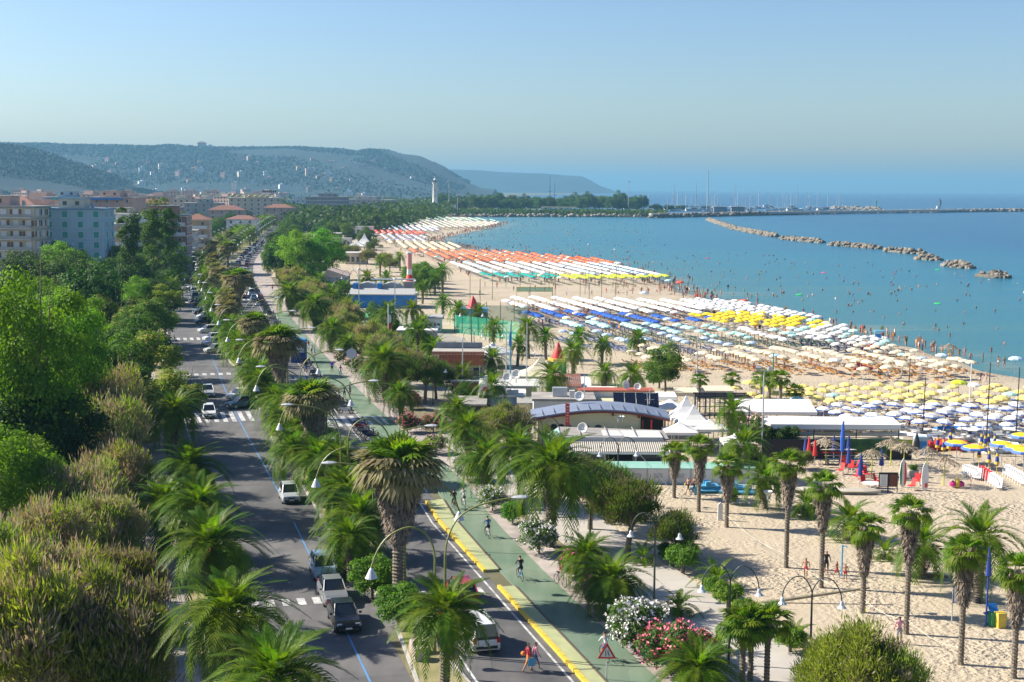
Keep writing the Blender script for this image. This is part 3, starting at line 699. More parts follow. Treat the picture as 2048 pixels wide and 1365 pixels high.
# -- row of date palms between the sidewalk and the road
for px, py, h, lab in (
    (346, 828, 4.5, 'date palm on the roadside verge just beyond the wide zebra crossing'),
    (374, 945, 4.5, 'dense date palm on the verge beside the shaded sidewalk, second behind the square-marked crossing'),
    (392, 1023, 4.5, 'dark dense date palm on the verge opposite the small white parked car'),
    (427, 1105, 5.0, 'large bright date palm on the verge beside the square-marked crossing'),
    (466, 1258, 5.5, 'large bright date palm on the verge opposite the two black cars'),
    (540, 1365, 5.5, 'date palm on the verge cut by the bottom edge of the photo'),
    (330, 1020, 3.5, 'dark shaded date palm leaning over the sidewalk beside the brown tamarisks')):
    palm(px, py, h, lab, nf=66, sc_=1.15, group='date palms along the inland verge', var=len(lab) % 4, hang=(px == 427))
# -- the central reservation
for px, py, h, sc_, lab in (
    (888, 1225, 5.0, 1.0, 'date palm round the lowest pair of olive lamp posts in the central reservation'),
    (672, 975, 3.0, 1.0, 'date palm with an orange fruit cluster leaning beside the small white parked car'),
    (700, 1075, 3.0, 1.0, 'date palm in the reservation above the silver-blue parked car'),
    (690, 905, 4.5, 1.05, 'upright date palm in the reservation in front of the biggest brown fan palm skirt'),
    (590, 905, 3.0, 1.05, 'wide low date palm with orange stalks at the wide zebra crossing'),
    (570, 838, 3.0, 1.0, 'low date palm over the dark green car parked at an angle')):
    palm(px, py, h, lab, nf=60, sc_=sc_, group='date palms in the central reservation', var=(px+3) % 5)
for px, py, h, sk, rs, sc_, lab in (
    (795, 975, 8.0, 3.9, 1.2, 1.95, 'tall fan palm with a huge grey skirt of dead leaves above the silver-blue car'),
    (638, 790, 8.0, 4.2, 1.25, 2.0, 'tall fan palm with a broad skirt between the wide zebra crossing and the cycle path'),
    (566, 700, 8.0, 3.6, 1.1, 1.9, 'fan palm with a brown skirt behind two crossed lamp arms'),
    (512, 640, 8.0, 3.0, 1.1, 1.9, 'fan palm with a pale crown beside the angled white cars'),
    (478, 572, 8.5, 3.0, 1.1, 2.0, 'fan palm with a dark brown skirt rising above the dark oncoming car'),
    (455, 505, 9.0, 2.0, .9, 1.8, 'dark fan palm standing alone at the start of the lines of street lamps')):
    palm(px, py, h, lab, kind='fan', sc_=sc_, skirt=sk, rs=rs*1.4, tired=True, nf=50, group='fan palms in the central reservation', var=px % 5)
for i in range(66):
    Z = 176+i*6.2+rnd.uniform(-1.5, 1.5)
    if any(a-2 < Z < b+2 for a, b in GAPS): continue
    off = rnd.uniform(3.2, 3.2+0.55*(res_edge(Z)-4)); p = rpt(Z, off, .1)
    tired = rnd.random() < .3
    place((fan_palm(rnd.choice((6.5, 7.5)), skirt=2.4, rs=1.1, sc_=1.7, detailed=False, tired=True, var=i % 3, nf=34) if tired else date_palm(rnd.choice((3.0, 4.0)), sc_=1.2, nf=40, detailed=False, var=i % 3)), p, rnd.uniform(0, 6.28), rnd.uniform(.85, 1.05), ('date palm' if not tired else 'shaggy fan palm')+', %s plant counted up the leafy middle line of the boulevard' % nth(i), 'palms far along the central reservation')
for i in range(52):
    Z = 570+i*13+rnd.uniform(-5, 5); p = rpt(Z, rnd.uniform(2.8, max(4, res_edge(Z)-.5)), .1)
    place(date_palm(rnd.choice((4.0, 5.0)), sc_=1.5, nf=36, detailed=False, var=i % 3), p, rnd.uniform(0, 6.28), rnd.uniform(.9, 1.2), 'tiny date palm in the far hazy end of the central reservation', 'palms at the far end of the central reservation')
for i, (Z, o_, h) in enumerate(((101, 3.4, 2.5), (109, 4.0, 3.0), (121, 3.2, 3.0), (131, 4.2, 3.5), (140, 3.4, 2.5), (149, 4.4, 3.5), (156, 3.6, 3.0), (173, 3.4, 3.0))):
    place(date_palm(h, sc_=1.05, nf=52, detailed=True, hang=i % 2 == 0, var=i % 4), rpt(Z, o_, .1), i*1.3, rnd.uniform(.9, 1.1), 'low date palm in the near reservation, %s counted from the tall skirted palm' % nth(i), 'low date palms of the near reservation')
for i in range(13): place((HEDGE, BIGBUSH)[i % 2], rpt(98+i*4.9, rnd.uniform(3.0, 4.8), .1), i, rnd.uniform(.75, 1.0), 'bush filling the near reservation, %s counted going up' % nth(i), 'filling bushes of the near reservation')
# bushes in the reservation
for px, py, s, lab in ((745, 1200, 1.25, 'big bright green bush under the tall fan palm beside the black cars'), (797, 1258, 1.2, 'bright green bush at the foot of the lowest date palm in the reservation'),
                       (700, 1150, 1.0, 'shaded green bush beside the silver-blue parked car'), (640, 1015, .9, 'dark bush behind the small white parked car'), (575, 925, .9, 'dark bush at the kerb corner of the wide zebra crossing')):
    place(BIGBUSH, at(px, py), rnd.uniform(0, 6), s, lab, 'bushes in the central reservation')
for i in range(40):
    Z = 172+i*6.2
    if any(a-3 < Z < b+3 for a, b in GAPS): continue
    place(rnd.choice((BIGBUSH, HEDGE)), rpt(Z, rnd.uniform(3.0, 4.4), .1), rnd.uniform(0, 6), rnd.uniform(.8, 1.1), 'low green bush under the palms of the central reservation, %s going up' % nth(i), 'bushes far along the central reservation')
# -- between the cycle path and the beach
for px, py, h, sc_, lab in (
    (1102, 940, 6.0, 1.5, 'the largest date palm with a thick bare trunk behind the white oleander'),
    (1170, 1110, 2.5, .9, 'low spreading date palm beside the pink oleander next to the cycle path'),
    (1230, 1172, 2.0, .9, 'yellow-green date palm just behind the big white oleander'),
    (973, 912, 4.0, 1.2, 'bright date palm over the cycle path behind the white flowering bush'),
    (1045, 905, 5.0, 1.1, 'date palm just behind the largest date palm'),
    (908, 815, 4.0, 1.0, 'date palm between the cycle path and the round olive tamarisk'),
    (938, 868, 3.5, 1.0, 'date palm in front of the round olive tamarisk'),
    (804, 785, 3.5, 1.0, 'upright bright date palm beside the motorbikes along the cycle path'),
    (772, 733, 4.5, 1.5, 'dark date palm with orange fruit beside the pale pink oleander'),
    (698, 690, 3.0, .9, 'small date palm beside the round white sign'),
    (662, 657, 4.0, 1.4, 'bright date palm above the round white sign'),
    (630, 615, 4.5, 1.5, 'date palm along the olive tamarisk hedge, second from the far end'),
    (583, 590, 4.5, 1.7, 'large date palm at the far end of the olive tamarisk hedge'),
    (1396, 1345, 1.5, .85, 'low date palm at the bottom edge below the pink oleander')):
    palm(px, py, h, lab, nf=60, sc_=sc_, group='date palms beside the cycle path', var=py % 4, hang=px in (772, 583, 804))
for px, py, s, lab in ((1285, 1130, .55, 'thin young palm in a clearing beside the dark tamarisk'), (1357, 1232, .6, 'small young palm alone on the pale promenade'),
                       (1433, 1178, .7, 'young palm just behind the round bushes'), (1436, 1308, .55, 'small young palm on the pale promenade beside the clump of fan palms'),
                       (1368, 1120, .6, 'young palm growing against the dark round bush'), (1768, 1120, .55, 'little yellow-green palm alone on the sand near the shower'),
                       (1590, 1290, .5, 'young palm behind the lowest promenade lamp')):
    p = at(px, py); p.z = .1
    place(date_palm(0.5, nf=22, sc_=.8, hang=False, var=1), p, rnd.uniform(0, 6), s*1.25, lab, 'young palms')
# -- fan palms on the sand
for bx, by, tx, ty, lab in (
    (1348, 997, 1348, 905, 'slim fan palm closest to the white beach cabins, leftmost on the sand'),
    (1397, 1025, 1396, 885, 'fan palm standing beside the two boys with the blue board'),
    (1453, 1056, 1456, 925, 'fan palm just beside the blank white post board on the sand'),
    (1572, 1137, 1573, 925, 'tall fan palm with a long brown skirt left of the bathing children'),
    (1642, 1177, 1651, 955, 'thick skirted fan palm the bathing children stand behind'),
    (1725, 1227, 1727, 1045, 'fan palm standing just right of the beach shower'),
    (1812, 1270, 1821, 1015, 'fan palm between the shower and the stout date palm trunk'),
    (1921, 1331, 1934, 1100, 'fan palm next to the white notice board'),
    (2027, 1358, 2022, 1125, 'fan palm right of the green and yellow bins')):
    p = at(bx, by); s = (by-377); h = 27-(27/s)*(ty-377); h = max(3, h)-.25
    sk = min(2.8, h*.5); place(fan_palm(h, skirt=round(sk, 1), rs=.74, sc_=.95, nf=22, var=bx % 5), p, rnd.uniform(0, 6), 1.0, lab, 'fan palms on the sand')
for i, (bx, by, tx, ty, sc_, lab) in enumerate(((1842, 1158, 1850, 1085, 1.0, 'stout date palm between two fan palms on the sand'), (1955, 1206, 1950, 1062, 1.15, 'date palm with spiky upright fronds behind the white notice board'),
                            (1697, 1080, 1693, 1030, .9, 'short date palm behind the skirted fan palms'), (1614, 1035, 1612, 1003, .7, 'small date palm hidden behind the tall skirted fan palm'))):
    s = by-377; place(date_palm(27-(27/s)*(ty-377)-.2, sc_=sc_, nf=34, var=i, hang=False), at(bx, by), i, .95, lab, 'date palms on the sand')
for i, (bx, by) in enumerate(((1484, 1372), (1500, 1366), (1533, 1368))):
    place(fan_palm(3.5, skirt=.9, rs=.42, sc_=1.05, nf=24, var=i), at(bx, by), i*2, .95, ('fan palm at the seaward side of the clump of three by the promenade lamps', 'middle fan palm of the clump of three by the promenade lamps', 'fan palm at the road side of the clump of three by the promenade lamps')[2-i], 'clump of three fan palms')
# -- palms among the beach establishments
est = [(1105, 762, 5.0, 'date palm in front of the red tiled roof'), (1262, 752, 4.5, 'big date palm in front of the lower cream parasols'), (1210, 742, 4.0, 'date palm beside the big one in front of the lower cream parasols'),
       (1147, 705, 4.5, 'tall date palm beside the pale yellow tent'), (1155, 672, 4.5, 'date palm right of the red inflatable cone'), (1057, 662, 4.5, 'date palm behind the pale yellow tent'),
       (1092, 670, 4.0, 'date palm left of the red inflatable cone'), (1035, 688, 3.5, 'date palm left of the pale yellow tent'), (985, 655, 4.5, 'dark date palm at the corner of the terracotta building'),
       (958, 628, 3.5, 'date palm below the green netting cage'), (915, 620, 3.5, 'date palm left of the green netting cage'), (885, 600, 4.0, 'date palm beside the path to the sand court'),
       (835, 665, 5.0, 'tall date palm left of the terracotta building'), (828, 622, 4.0, 'date palm behind the tall one left of the terracotta building'), (775, 632, 4.5, 'dark date palm behind the tricolour flag'),
       (1204, 690, 3.0, 'small date palm among the closed parasols'), (1276, 682, 2.5, 'small date palm behind the first cream parasol row'), (845, 570, 4.5, 'date palm beside the yellow-green bush'),
       (885, 545, 5.5, 'date palm at the edge of the volleyball sand'), (870, 560, 4.0, 'second date palm at the edge of the volleyball sand'), (982, 722, 3.0, 'low date palm in front of the cream wall'),
       (985, 775, 4.0, 'dark date palm in front of the blue and white bar'), (1460, 822, 4.5, 'dark date palm between the white tents and the white awning'), (1485, 900, 3.0, 'date palm in front of the pink flowering bush'),
       (690, 575, 3.5, 'date palm beside the blue building'), (735, 560, 4.0, 'date palm behind the blue building'), (770, 555, 4.0, 'pale date palm behind the blue building'), (760, 520, 5.0, 'dark date palm in the brown tamarisks'),
       (800, 515, 4.5, 'date palm beyond the yellow-green bush'), (845, 535, 4.0, 'date palm by the far red parasols'), (655, 455, 6.0, 'pale date palm beside the white pavilion roofs'), (1530, 960, 2.5, 'low date palm beside the beached pedal boat')]
for i, (px, py, h, lab) in enumerate(est):
    palm(px, py, h, lab, nf=38, sc_=.95 if py > 640 else 1.1, group='date palms among the beach establishments', detailed=py > 700, hang=False, var=i % 4)
for px, py, h, lab in ((912, 690, 3.5, 'round headed fan palm by the promenade lamps near the cream wall'), (1463, 757, 3.0, 'small fan palm at the start of the pale yellow parasols'), (1523, 762, 3.5, 'left one of three small fan palms in the pale yellow parasols'),
                       (1540, 768, 3.5, 'middle one of three small fan palms in the pale yellow parasols'), (1562, 765, 4.0, 'tallest of three small fan palms in the pale yellow parasols'), (1588, 785, 2.5, 'low fan palm below the three in the pale yellow parasols'), (1398, 758, 3.0, 'small fan palm behind the dark pergola')):
    palm(px, py, h, lab, kind='fan', skirt=.7, rs=.3, nf=22, sc_=.9, detailed=py > 700, group='small fan palms behind the beach huts', var=px % 3)
for px, py, s, lab in ((1330, 770, .8, 'dense green leafy tree right of the big date palm'), (1318, 760, .7, 'dense green leafy tree behind the satellite dishes')):
    place(MID[2], at(px, py+18), 1, s, lab, 'leafy trees behind the satellite dishes')
# -- tamarisks
for px, py, k, s, lab in (
    (60, 1440, 0, 1.35, 'huge feathery green tamarisk filling the bottom left corner'), (225, 1425, 0, 1.15, 'feathery green tamarisk beside the sidewalk at the bottom'), (130, 1330, 1, 1.1, 'feathery brownish tamarisk behind the huge green one'),
    (20, 1330, 0, 1.2, 'feathery green tamarisk on the left edge above the corner one'), (245, 1270, 1, .9, 'brown tamarisk overhanging the sidewalk near the stopped cyclist'),
    (90, 1215, 1, 1.15, 'wide brown plumed tamarisk below the bright tall tree'), (210, 1160, 1, 1.0, 'brown plumed tamarisk beside the sidewalk halfway up'), (170, 1120, 1, 1.2, 'pale brown tamarisk just below the bright tall tree'),
    (235, 1050, 1, 1.15, 'narrow brown tamarisk leaning over the sidewalk bench'), (215, 985, 1, 1.4, 'tall brown plumed tamarisk beside the bright tall tree'), (215, 915, 1, 1.5, 'brown plumed tamarisk in front of the mimosa trees'), (300, 1330, 1, .55, 'sparse brown tamarisk sprig over the bottom of the sidewalk')):
    place(TAM[k], at(px, py), rnd.uniform(0, 6), (s*1.05, s*1.05, s*1.28), lab, 'tamarisks in the park')
for px, py, k, s, lab in (
    (1015, 900, 0, .95, 'round olive tamarisk left of the house with the curved roof'), (985, 870, 4, .8, 'brownish tamarisk joined to the round olive one'), (850, 810, 3, 1.1, 'dark tamarisk tree with bare stems by the promenade lamps'), (872, 800, 3, .9, 'second dark tamarisk tree by the promenade lamps'),
    (1255, 1119, 3, 1.1, 'dark leaning tamarisk tree with a bare trunk on the promenade'), (1180, 1062, 3, 1.0, 'dark tamarisk tree behind the largest date palm'), (1215, 1050, 3, .9, 'brown tamarisk tree between the palm and the cabins'),
    (1120, 975, 4, .9, 'brown tamarisk below the flat roofed bar'), (1175, 985, 4, .8, 'brownish tamarisk at the end of the white cabins'), (1215, 1000, 2, .7, 'small green tamarisk before the white cabins'),
    (1722, 1410, 2, 1.2, 'bright feathery tamarisk at the bottom edge on the sand'), (1660, 1400, 2, .95, 'low feathery tamarisk joined to the one at the bottom edge'), (1790, 1420, 2, .9, 'low green tamarisk at the bottom edge near the fan palm'),
    (1345, 1135, 3, .75, 'dark green thicket beside the promenade lamp'), (1515, 958, 4, .65, 'grey brown dome of tamarisk beside the beached boats'), (1600, 940, 4, .5, 'low brown scrub behind the tall fan palm')):
    p = at(px, py); p.z = .05
    place(TAM[k], p, rnd.uniform(0, 6), s, lab, 'tamarisks by the promenade')
tl = 'olive tamarisk in the long hedge seaward of the cycle path'
for i in range(26):
    Z = 186+i*9; place(TAM[(0, 2, 0, 4)[i % 4]], road(Z, rnd.uniform(19.5, 23), .1), rnd.uniform(0, 6), rnd.uniform(.95, 1.2), 'olive tamarisk, %s counted up the long hedge by the cycle path' % nth(i), 'long tamarisk hedge')
for i, (px, py, s) in enumerate(((702, 520, 1.5), (735, 530, 1.4), (770, 535, 1.3), (780, 545, 1.2))):
    place(TAM[4], at(px, py), i, s, 'brown round tamarisk beyond the blue building', 'brown tamarisks beyond the blue building')
# -- oleanders and bushes beside the cycle path
for px, py, sp, s, lab in (
    (1078, 1112, OLE_W, 1.0, 'white flowering oleander at the foot of the largest date palm'), (1270, 1312, OLE_W, 1.25, 'big white flowering oleander near the road works sign'), (1340, 1352, OLE_P, 1.25, 'big pink flowering oleander beside the white one at the bottom'),
    (1392, 1330, OLE_P, .8, 'smaller pink oleander growing out beside the big pink one'), (1150, 1160, OLE_P, .8, 'pink oleander under the low spreading palm'), (1200, 1218, OLE_P, .8, 'pink oleander under the yellow-green palm'),
    (935, 965, OLE_W, .95, 'white oleander beside the two cyclists'), (985, 1025, OLE_W, .8, 'low white oleander above the cyclist in the blue shirt'), (1025, 1050, BIGBUSH, .8, 'green bush before the white oleander at the largest palm'),
    (870, 910, OLE_L, .85, 'pink and white oleander behind the parked bicycles'), (815, 868, OLE_P, .9, 'pink tinged oleander beside the parked bicycles'), (712, 745, OLE_L, 1.1, 'pale pink flowering oleander beside the walker in blue'), (688, 730, OLE_L, 1.0, 'pale pink oleander under the round white sign'),
    (1500, 893, OLE_L, 1.4, 'pale pink flowering bush behind the fan palms'), (1530, 900, HEDGE, 1.3, 'dark green bush beside the pale pink flowering bush'), (1580, 905, HEDGE, 1.3, 'dark green bush before the kayak rack'),
    (1460, 1010, BIGBUSH, .6, 'small green bush in front of the white cabins'), (1230, 1010, BIGBUSH, .6, 'low green bush at the corner of the white cabins')):
    p = at(px, py); p.z = .1
    place(sp, p, rnd.uniform(0, 6), s, lab, 'shrubs by the cycle path and beach bars')
for i in range(14):
    Z = 150+i*16; place(rnd.choice((OLE_L, OLE_P, BIGBUSH)), road(Z, 18.6+rnd.uniform(-.3, .6), .1), rnd.uniform(0, 6), .9, 'low shrub between the cycle path and the olive hedge', 'shrubs beside the cycle path')
for px, py, s, lab in ((1365, 1150, 1.9, 'big bright round bush beside the promenade lamp'), (1427, 1197, 1.15, 'round clipped bush under the young palm'), (1456, 1222, 1.5, 'largest of the round clipped bushes on the promenade'),
                       (1485, 1245, 1.2, 'round clipped bush nearest the clump of three fan palms'), (1580, 1308, 1.3, 'low clipped bush behind the lowest promenade lamp'), (1340, 1130, 1.3, 'dark half of the big round bush')):
    p = at(px, py); p.z = .1; place(ROUND, p, rnd.uniform(0, 6), s, lab, 'clipped round bushes')
# -- park trees on the left, placed by base
def tr(px, py, sp, s, lab, grp): place(sp, at(px, py), rnd.uniform(0, 6.28), s, lab, grp)
for a in ((78, 1015, BROAD[0], (1.4, 1.4, 2.0), 'very tall bright green tree above the tamarisks on the left'), (140, 930, BROAD[0], (1.15, 1.15, 1.6), 'tall bright green tree behind the brown tamarisks'), (15, 1130, BROAD[1], 1.15, 'bright green tree on the left edge below the very tall one'), (60, 1090, BROAD[1], .95, 'low bright green tree before the very tall one'),
          (150, 780, BROAD[0], 1.35, 'bright green tree just behind the tallest one'), (30, 880, BROAD[1], 1.1, 'bright green tree against the left edge')):
    tr(*a, 'bright trees in the park')
for a in ((300, 806, MIMOSA[0], 1.22, 'mimosa tree with orange flower tips, widest of the three by the road'), (292, 712, MIMOSA[1], 1.25, 'mimosa tree by the road, farthest of the three'), (345, 885, MIMOSA[0], 1.05, 'mimosa tree by the road behind the first verge palm')):
    tr(*a, 'mimosa trees by the road')
palm(212, 668, 5.0, 'pale date palm between the bright tree and the mimosas', nf=46, sc_=1.25, group='date palms in the park'); palm(218, 720, 3.5, 'low green date palm under the pale one in the park', nf=40, sc_=1.1, group='date palms in the park')
palm(25, 625, 6, 'dark date palm against the left edge of the park', nf=40, sc_=1.3, group='date palms in the park')
for a in ((190, 690, DARK[0], 1.6, 'dark evergreen tree between the bright trees and the first mimosa'), (235, 640, DARK[1], 1.4, 'dark evergreen tree behind the pale palm'), (20, 640, DARK[1], 1.6, 'dark evergreen tree on the left edge under the red and white house'), (100, 640, DARK[0], 1.5, 'dark evergreen tree below the terrace wall'),
          (270, 610, DARK[0], 1.2, 'dark evergreen tree under the nearest poplar'), (320, 640, DARK[1], 1.1, 'dark evergreen tree leaning over the inland road'), (50, 760, DARK[1], 1.5, 'dark evergreen tree behind the bright tree on the left edge'), (-40, 900, DARK[0], 1.6, 'dark evergreen tree just outside the left edge'), (170, 880, DARK[0], 1.3, 'dark evergreen tree between bright tree and mimosas')):
    tr(*a, 'dark evergreens in the park')
for i in range(64):
    Z = 158+i*3.9; q = road(Z, rnd.uniform(23, 34) if Z < 250 else rnd.uniform(22, 30), .08); k = i % 4
    if any(abs(q.x-X_) < w_ and abs(q.y-Y_) < d_ for X_, Y_, w_, d_ in ((-7, 198, 5, 6), (0, 172, 5, 5), (-3, 163, 4, 5), (-29, 322, 9, 9), (-48, 380, 5, 9), (7, 155, 9, 8), (-6, 158, 4, 4))): continue
    place((date_palm(3.0, sc_=1.1, nf=36, detailed=False, var=1, hang=False), MID[2], HEDGE, TAM[2])[k], q, rnd.uniform(0, 6), (1, .55, 1.3, .8)[k]*rnd.uniform(.85, 1.15), '%s between hedge and huts, %s going up the beach' % (('date palm', 'small leafy tree', 'dark bush', 'olive bush')[k], nth(i)), 'greenery among the beach huts')
tr(262, 620, POPLAR[0], 1.35, 'dark columnar poplar, tallest and nearest of the three', 'poplars'); tr(308, 600, POPLAR[1], 1.35, 'green columnar poplar, middle one of the three', 'poplars'); tr(338, 590, POPLAR[1], 1.35, 'green columnar poplar closest to the brown apartment block', 'poplars')
for a in ((150, 560, MID[1], 1.6, 'leafy round tree in front of the pale blue block'), (190, 545, MID[0], 1.7, 'large leafy tree covering the foot of the pale blue block'), (225, 560, MID[0], 1.4, 'leafy tree left of the tallest poplar'), (115, 600, BROAD[1], 1.6, 'bright leafy tree under the terrace wall'), (165, 600, MID[1], 1.5, 'leafy tree below the two round ones'), (320, 545, TAM[4], 2.4, 'brownish tree in front of the brown apartment block'), (290, 570, TAM[4], 2.0, 'brown bushy tree between the poplars'),
          (352, 600, MID[1], 1.1, 'green tree leaning over the inland road beside the verge'), (280, 650, BROAD[1], 1.1, 'bright green tree before the poplars'), (320, 610, MID[0], 1.1, 'green tree by the road under the brownish tree'), (352, 560, MID[2], 1.3, 'dark green tree beside the inland road'), (375, 545, MID[1], 1.1, 'green tree overhanging the far inland road')):
    tr(*a, 'trees before the apartment blocks')
palm(348, 570, 5.0, 'date palm under the trees by the inland road', nf=36, sc_=1.3, detailed=False, group='date palms in the park')
for i, (px, py, sp, s_) in enumerate(((262, 760, MID[1], 1.2), (250, 820, MID[2], 1.1), (160, 680, MID[0], 1.5), (90, 700, BROAD[1], 1.4), (240, 700, MID[0], 1.2), (190, 620, MID[1], 1.4), (60, 600, DARK[1], 1.5), (140, 620, DARK[0], 1.4), (270, 900, TAM[1], 1.0), (265, 850, TAM[3], 1.0), (100, 1010, DARK[1], 1.3), (10, 1020, DARK[1], 1.3), (300, 690, MID[1], 1.0), (320, 650, MIMOSA[1], 1.1), (225, 860, DARK[1], 1.1))):
    tr(px, py, sp, s_, 'green tree filling the park, %s from the sea of crowns behind the sidewalk' % nth(i), 'filling trees of the park')
# big light green willow-like tree and neighbours
for a in ((600, 572, BROAD[1], 1.75, 'big bright green tree beside the house with the pitched roof, road side'), (640, 570, BROAD[1], 1.8, 'big bright green tree over the pitched roof house'), (575, 560, BROAD[1], 1.5, 'bright green tree at the edge of the far promenade'), (665, 560, BROAD[1], 1.3, 'bright green tree on the beach side of the pitched roof house')):
    tr(*a, 'big bright trees by the pitched roof house')
for i, a in enumerate(((835, 590), (850, 585), (825, 575), (862, 578), (842, 568))): tr(*a, BIGBUSH, 2.6, 'yellow-green leafy clump beside the red and white column', 'yellow-green clump')
# rows of distant trees: each its own tree, individuals first, then one far mass
def far_tree(x, y, s, lab, grp, pool): place(rnd.choice(pool), (x, y, 0), rnd.uniform(0, 6.28), s*rnd.uniform(.85, 1.15), lab, grp)
pool1 = [DARK[0], DARK[1], MID[0], MID[1], MID[1], MID[2]]
for i in range(52):                                   # inland side of the road
    Z = 330+i*15; far_tree(road(Z, 0).x-rnd.uniform(12, 17), Z, 1.15, 'dark green tree, %s in the line inland of the far road' % nth(i), 'trees inland of the far road', pool1)
for i in range(46):
    Z = 400+i*15; far_tree(road(Z, 0).x-rnd.uniform(24, 60), Z, 1.2, 'tree in the park between the far road and the town', 'trees between the far road and the town', pool1)
for i in range(60):                                   # seaward side
    Z = 400+i*13; far_tree(road(Z, 17).x+rnd.uniform(1, 8), Z, 1.15, 'tree seaward of the far promenade, %s going up the road' % nth(i), 'trees seaward of the far promenade', pool1)
for i in range(36):
    Z = 560+i*20; far_tree(road(Z, 17).x+rnd.uniform(16, 45), Z, .95, 'tree in the green belt behind the far beach', 'trees behind the far beach', pool1)
# port wood and far wood as individuals on the skyline
pool2 = [DARK[0], DARK[1], MID[0]]
for i in range(88):
    px = 880+i*4.7+rnd.uniform(-4, 4)
    if 1050 < px < 1135 and rnd.random() < .4: continue
    p = at(px, 425-rnd.uniform(0, 4)); far_tree(p.x, p.y, rnd.uniform(1.7, 2.5), 'dark tree in the skyline wood beside the harbour', 'dark wood beside the harbour', pool2)
for i in range(20):
    p = at(rnd.uniform(1270, 1370), 422); far_tree(p.x, p.y, .9, 'small round tree on the harbour mole', 'small trees on the harbour mole', pool2)
def far_wood():
    """the wooded ground round the harbour and town as one mass"""
    n = 26000; px = rng.uniform(560, 905, n); s_ = rng.uniform(34, 92, n)**1.0; kk = (px < 905-(s_-56).clip(0)*3.9) & (px > 560+(s_-60).clip(0)*.4); px, s_ = px[kk], s_[kk]; n = len(px); Z = 76800/s_; X = (px-1024)*Z/2844
    P = np.stack([X, Z, rng.uniform(1, 11, n)], 1)
    h = np.sin(X*.05+1)*np.sin(Z*.021)*3.5; P[:, 2] += h
    V, Q = leaves(P, unit(rng.normal(size=(n, 3))+[0, -.3, .8]), rng.uniform(2.0, 4.5, n), rng.uniform(1.6, 3.4, n))
    o = mkobj('far_wood', npmesh('far_wood', V, Q, [L_dark])); tag(o, 'far-off wood between the road and the harbour that reads as one green mass', 'wood', kind='stuff')
    n = 9000; px = rng.uniform(0, 560, n); s_ = rng.uniform(60, 160, n); Z = 76800/s_; X = (px-1024)*Z/2844
    k = X < np.array([cxf(z) for z in Z])-26; X, Z = X[k], Z[k]; n = len(X)
    P = np.stack([X, Z, rng.uniform(.5, 6, n)], 1); V, Q = leaves(P, unit(rng.normal(size=(n, 3))+[0, -.3, .8]), rng.uniform(1.2, 2.6, n), rng.uniform(1, 2, n))
    o = mkobj('town_greenery', npmesh('town_greenery', V, Q, [L_mid])); tag(o, 'low greenery filling the gaps between park and town', 'greenery', kind='stuff')
far_wood()
def mole_hedge():
    n = 5000; px = rng.uniform(900, 1330, n); Z = rng.uniform(1395, 1440, n); P = np.stack([(px-1024)*Z/2844, Z, rng.uniform(1, 6.5, n)], 1); V, Q = leaves(P, randdir(n), 2.4, 2.0); tag(mkobj('mole_hedge', npmesh('mole_hedge', V, Q, [L_dark])), 'low dark hedge along the root of the harbour mole', 'hedge', kind='stuff')
mole_hedge()
def undergrowth():
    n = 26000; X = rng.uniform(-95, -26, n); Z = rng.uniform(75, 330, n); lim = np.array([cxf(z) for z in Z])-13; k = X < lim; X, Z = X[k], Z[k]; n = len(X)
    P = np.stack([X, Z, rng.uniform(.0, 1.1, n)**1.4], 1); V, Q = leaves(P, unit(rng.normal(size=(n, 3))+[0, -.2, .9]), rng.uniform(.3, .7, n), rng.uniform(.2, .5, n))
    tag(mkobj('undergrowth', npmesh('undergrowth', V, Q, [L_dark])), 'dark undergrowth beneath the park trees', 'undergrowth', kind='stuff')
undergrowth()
# ================================================================ AIR, HILLS, TOWN, HARBOUR
hz = MB(); hz.box((2000, 16100, 121.5), (20000, 33800, 246))
hazem = newmat('haze_air'); hn = hazem.node_tree; hn.nodes.remove(hn.nodes['Principled BSDF'])
pv = hn.nodes.new('ShaderNodeVolumePrincipled'); pv.inputs['Color'].default_value = (0.25, 0.56, 0.80, 1); pv.inputs['Density'].default_value = 0.000115; pv.inputs['Anisotropy'].default_value = 0.1
hn.links.new(pv.outputs[0], hn.nodes['Material Output'].inputs['Volume'])
o = hz.obj('haze', hazem); fixn(o.data); tag(o, 'pale sea haze lying over the coast', 'haze', kind='stuff')

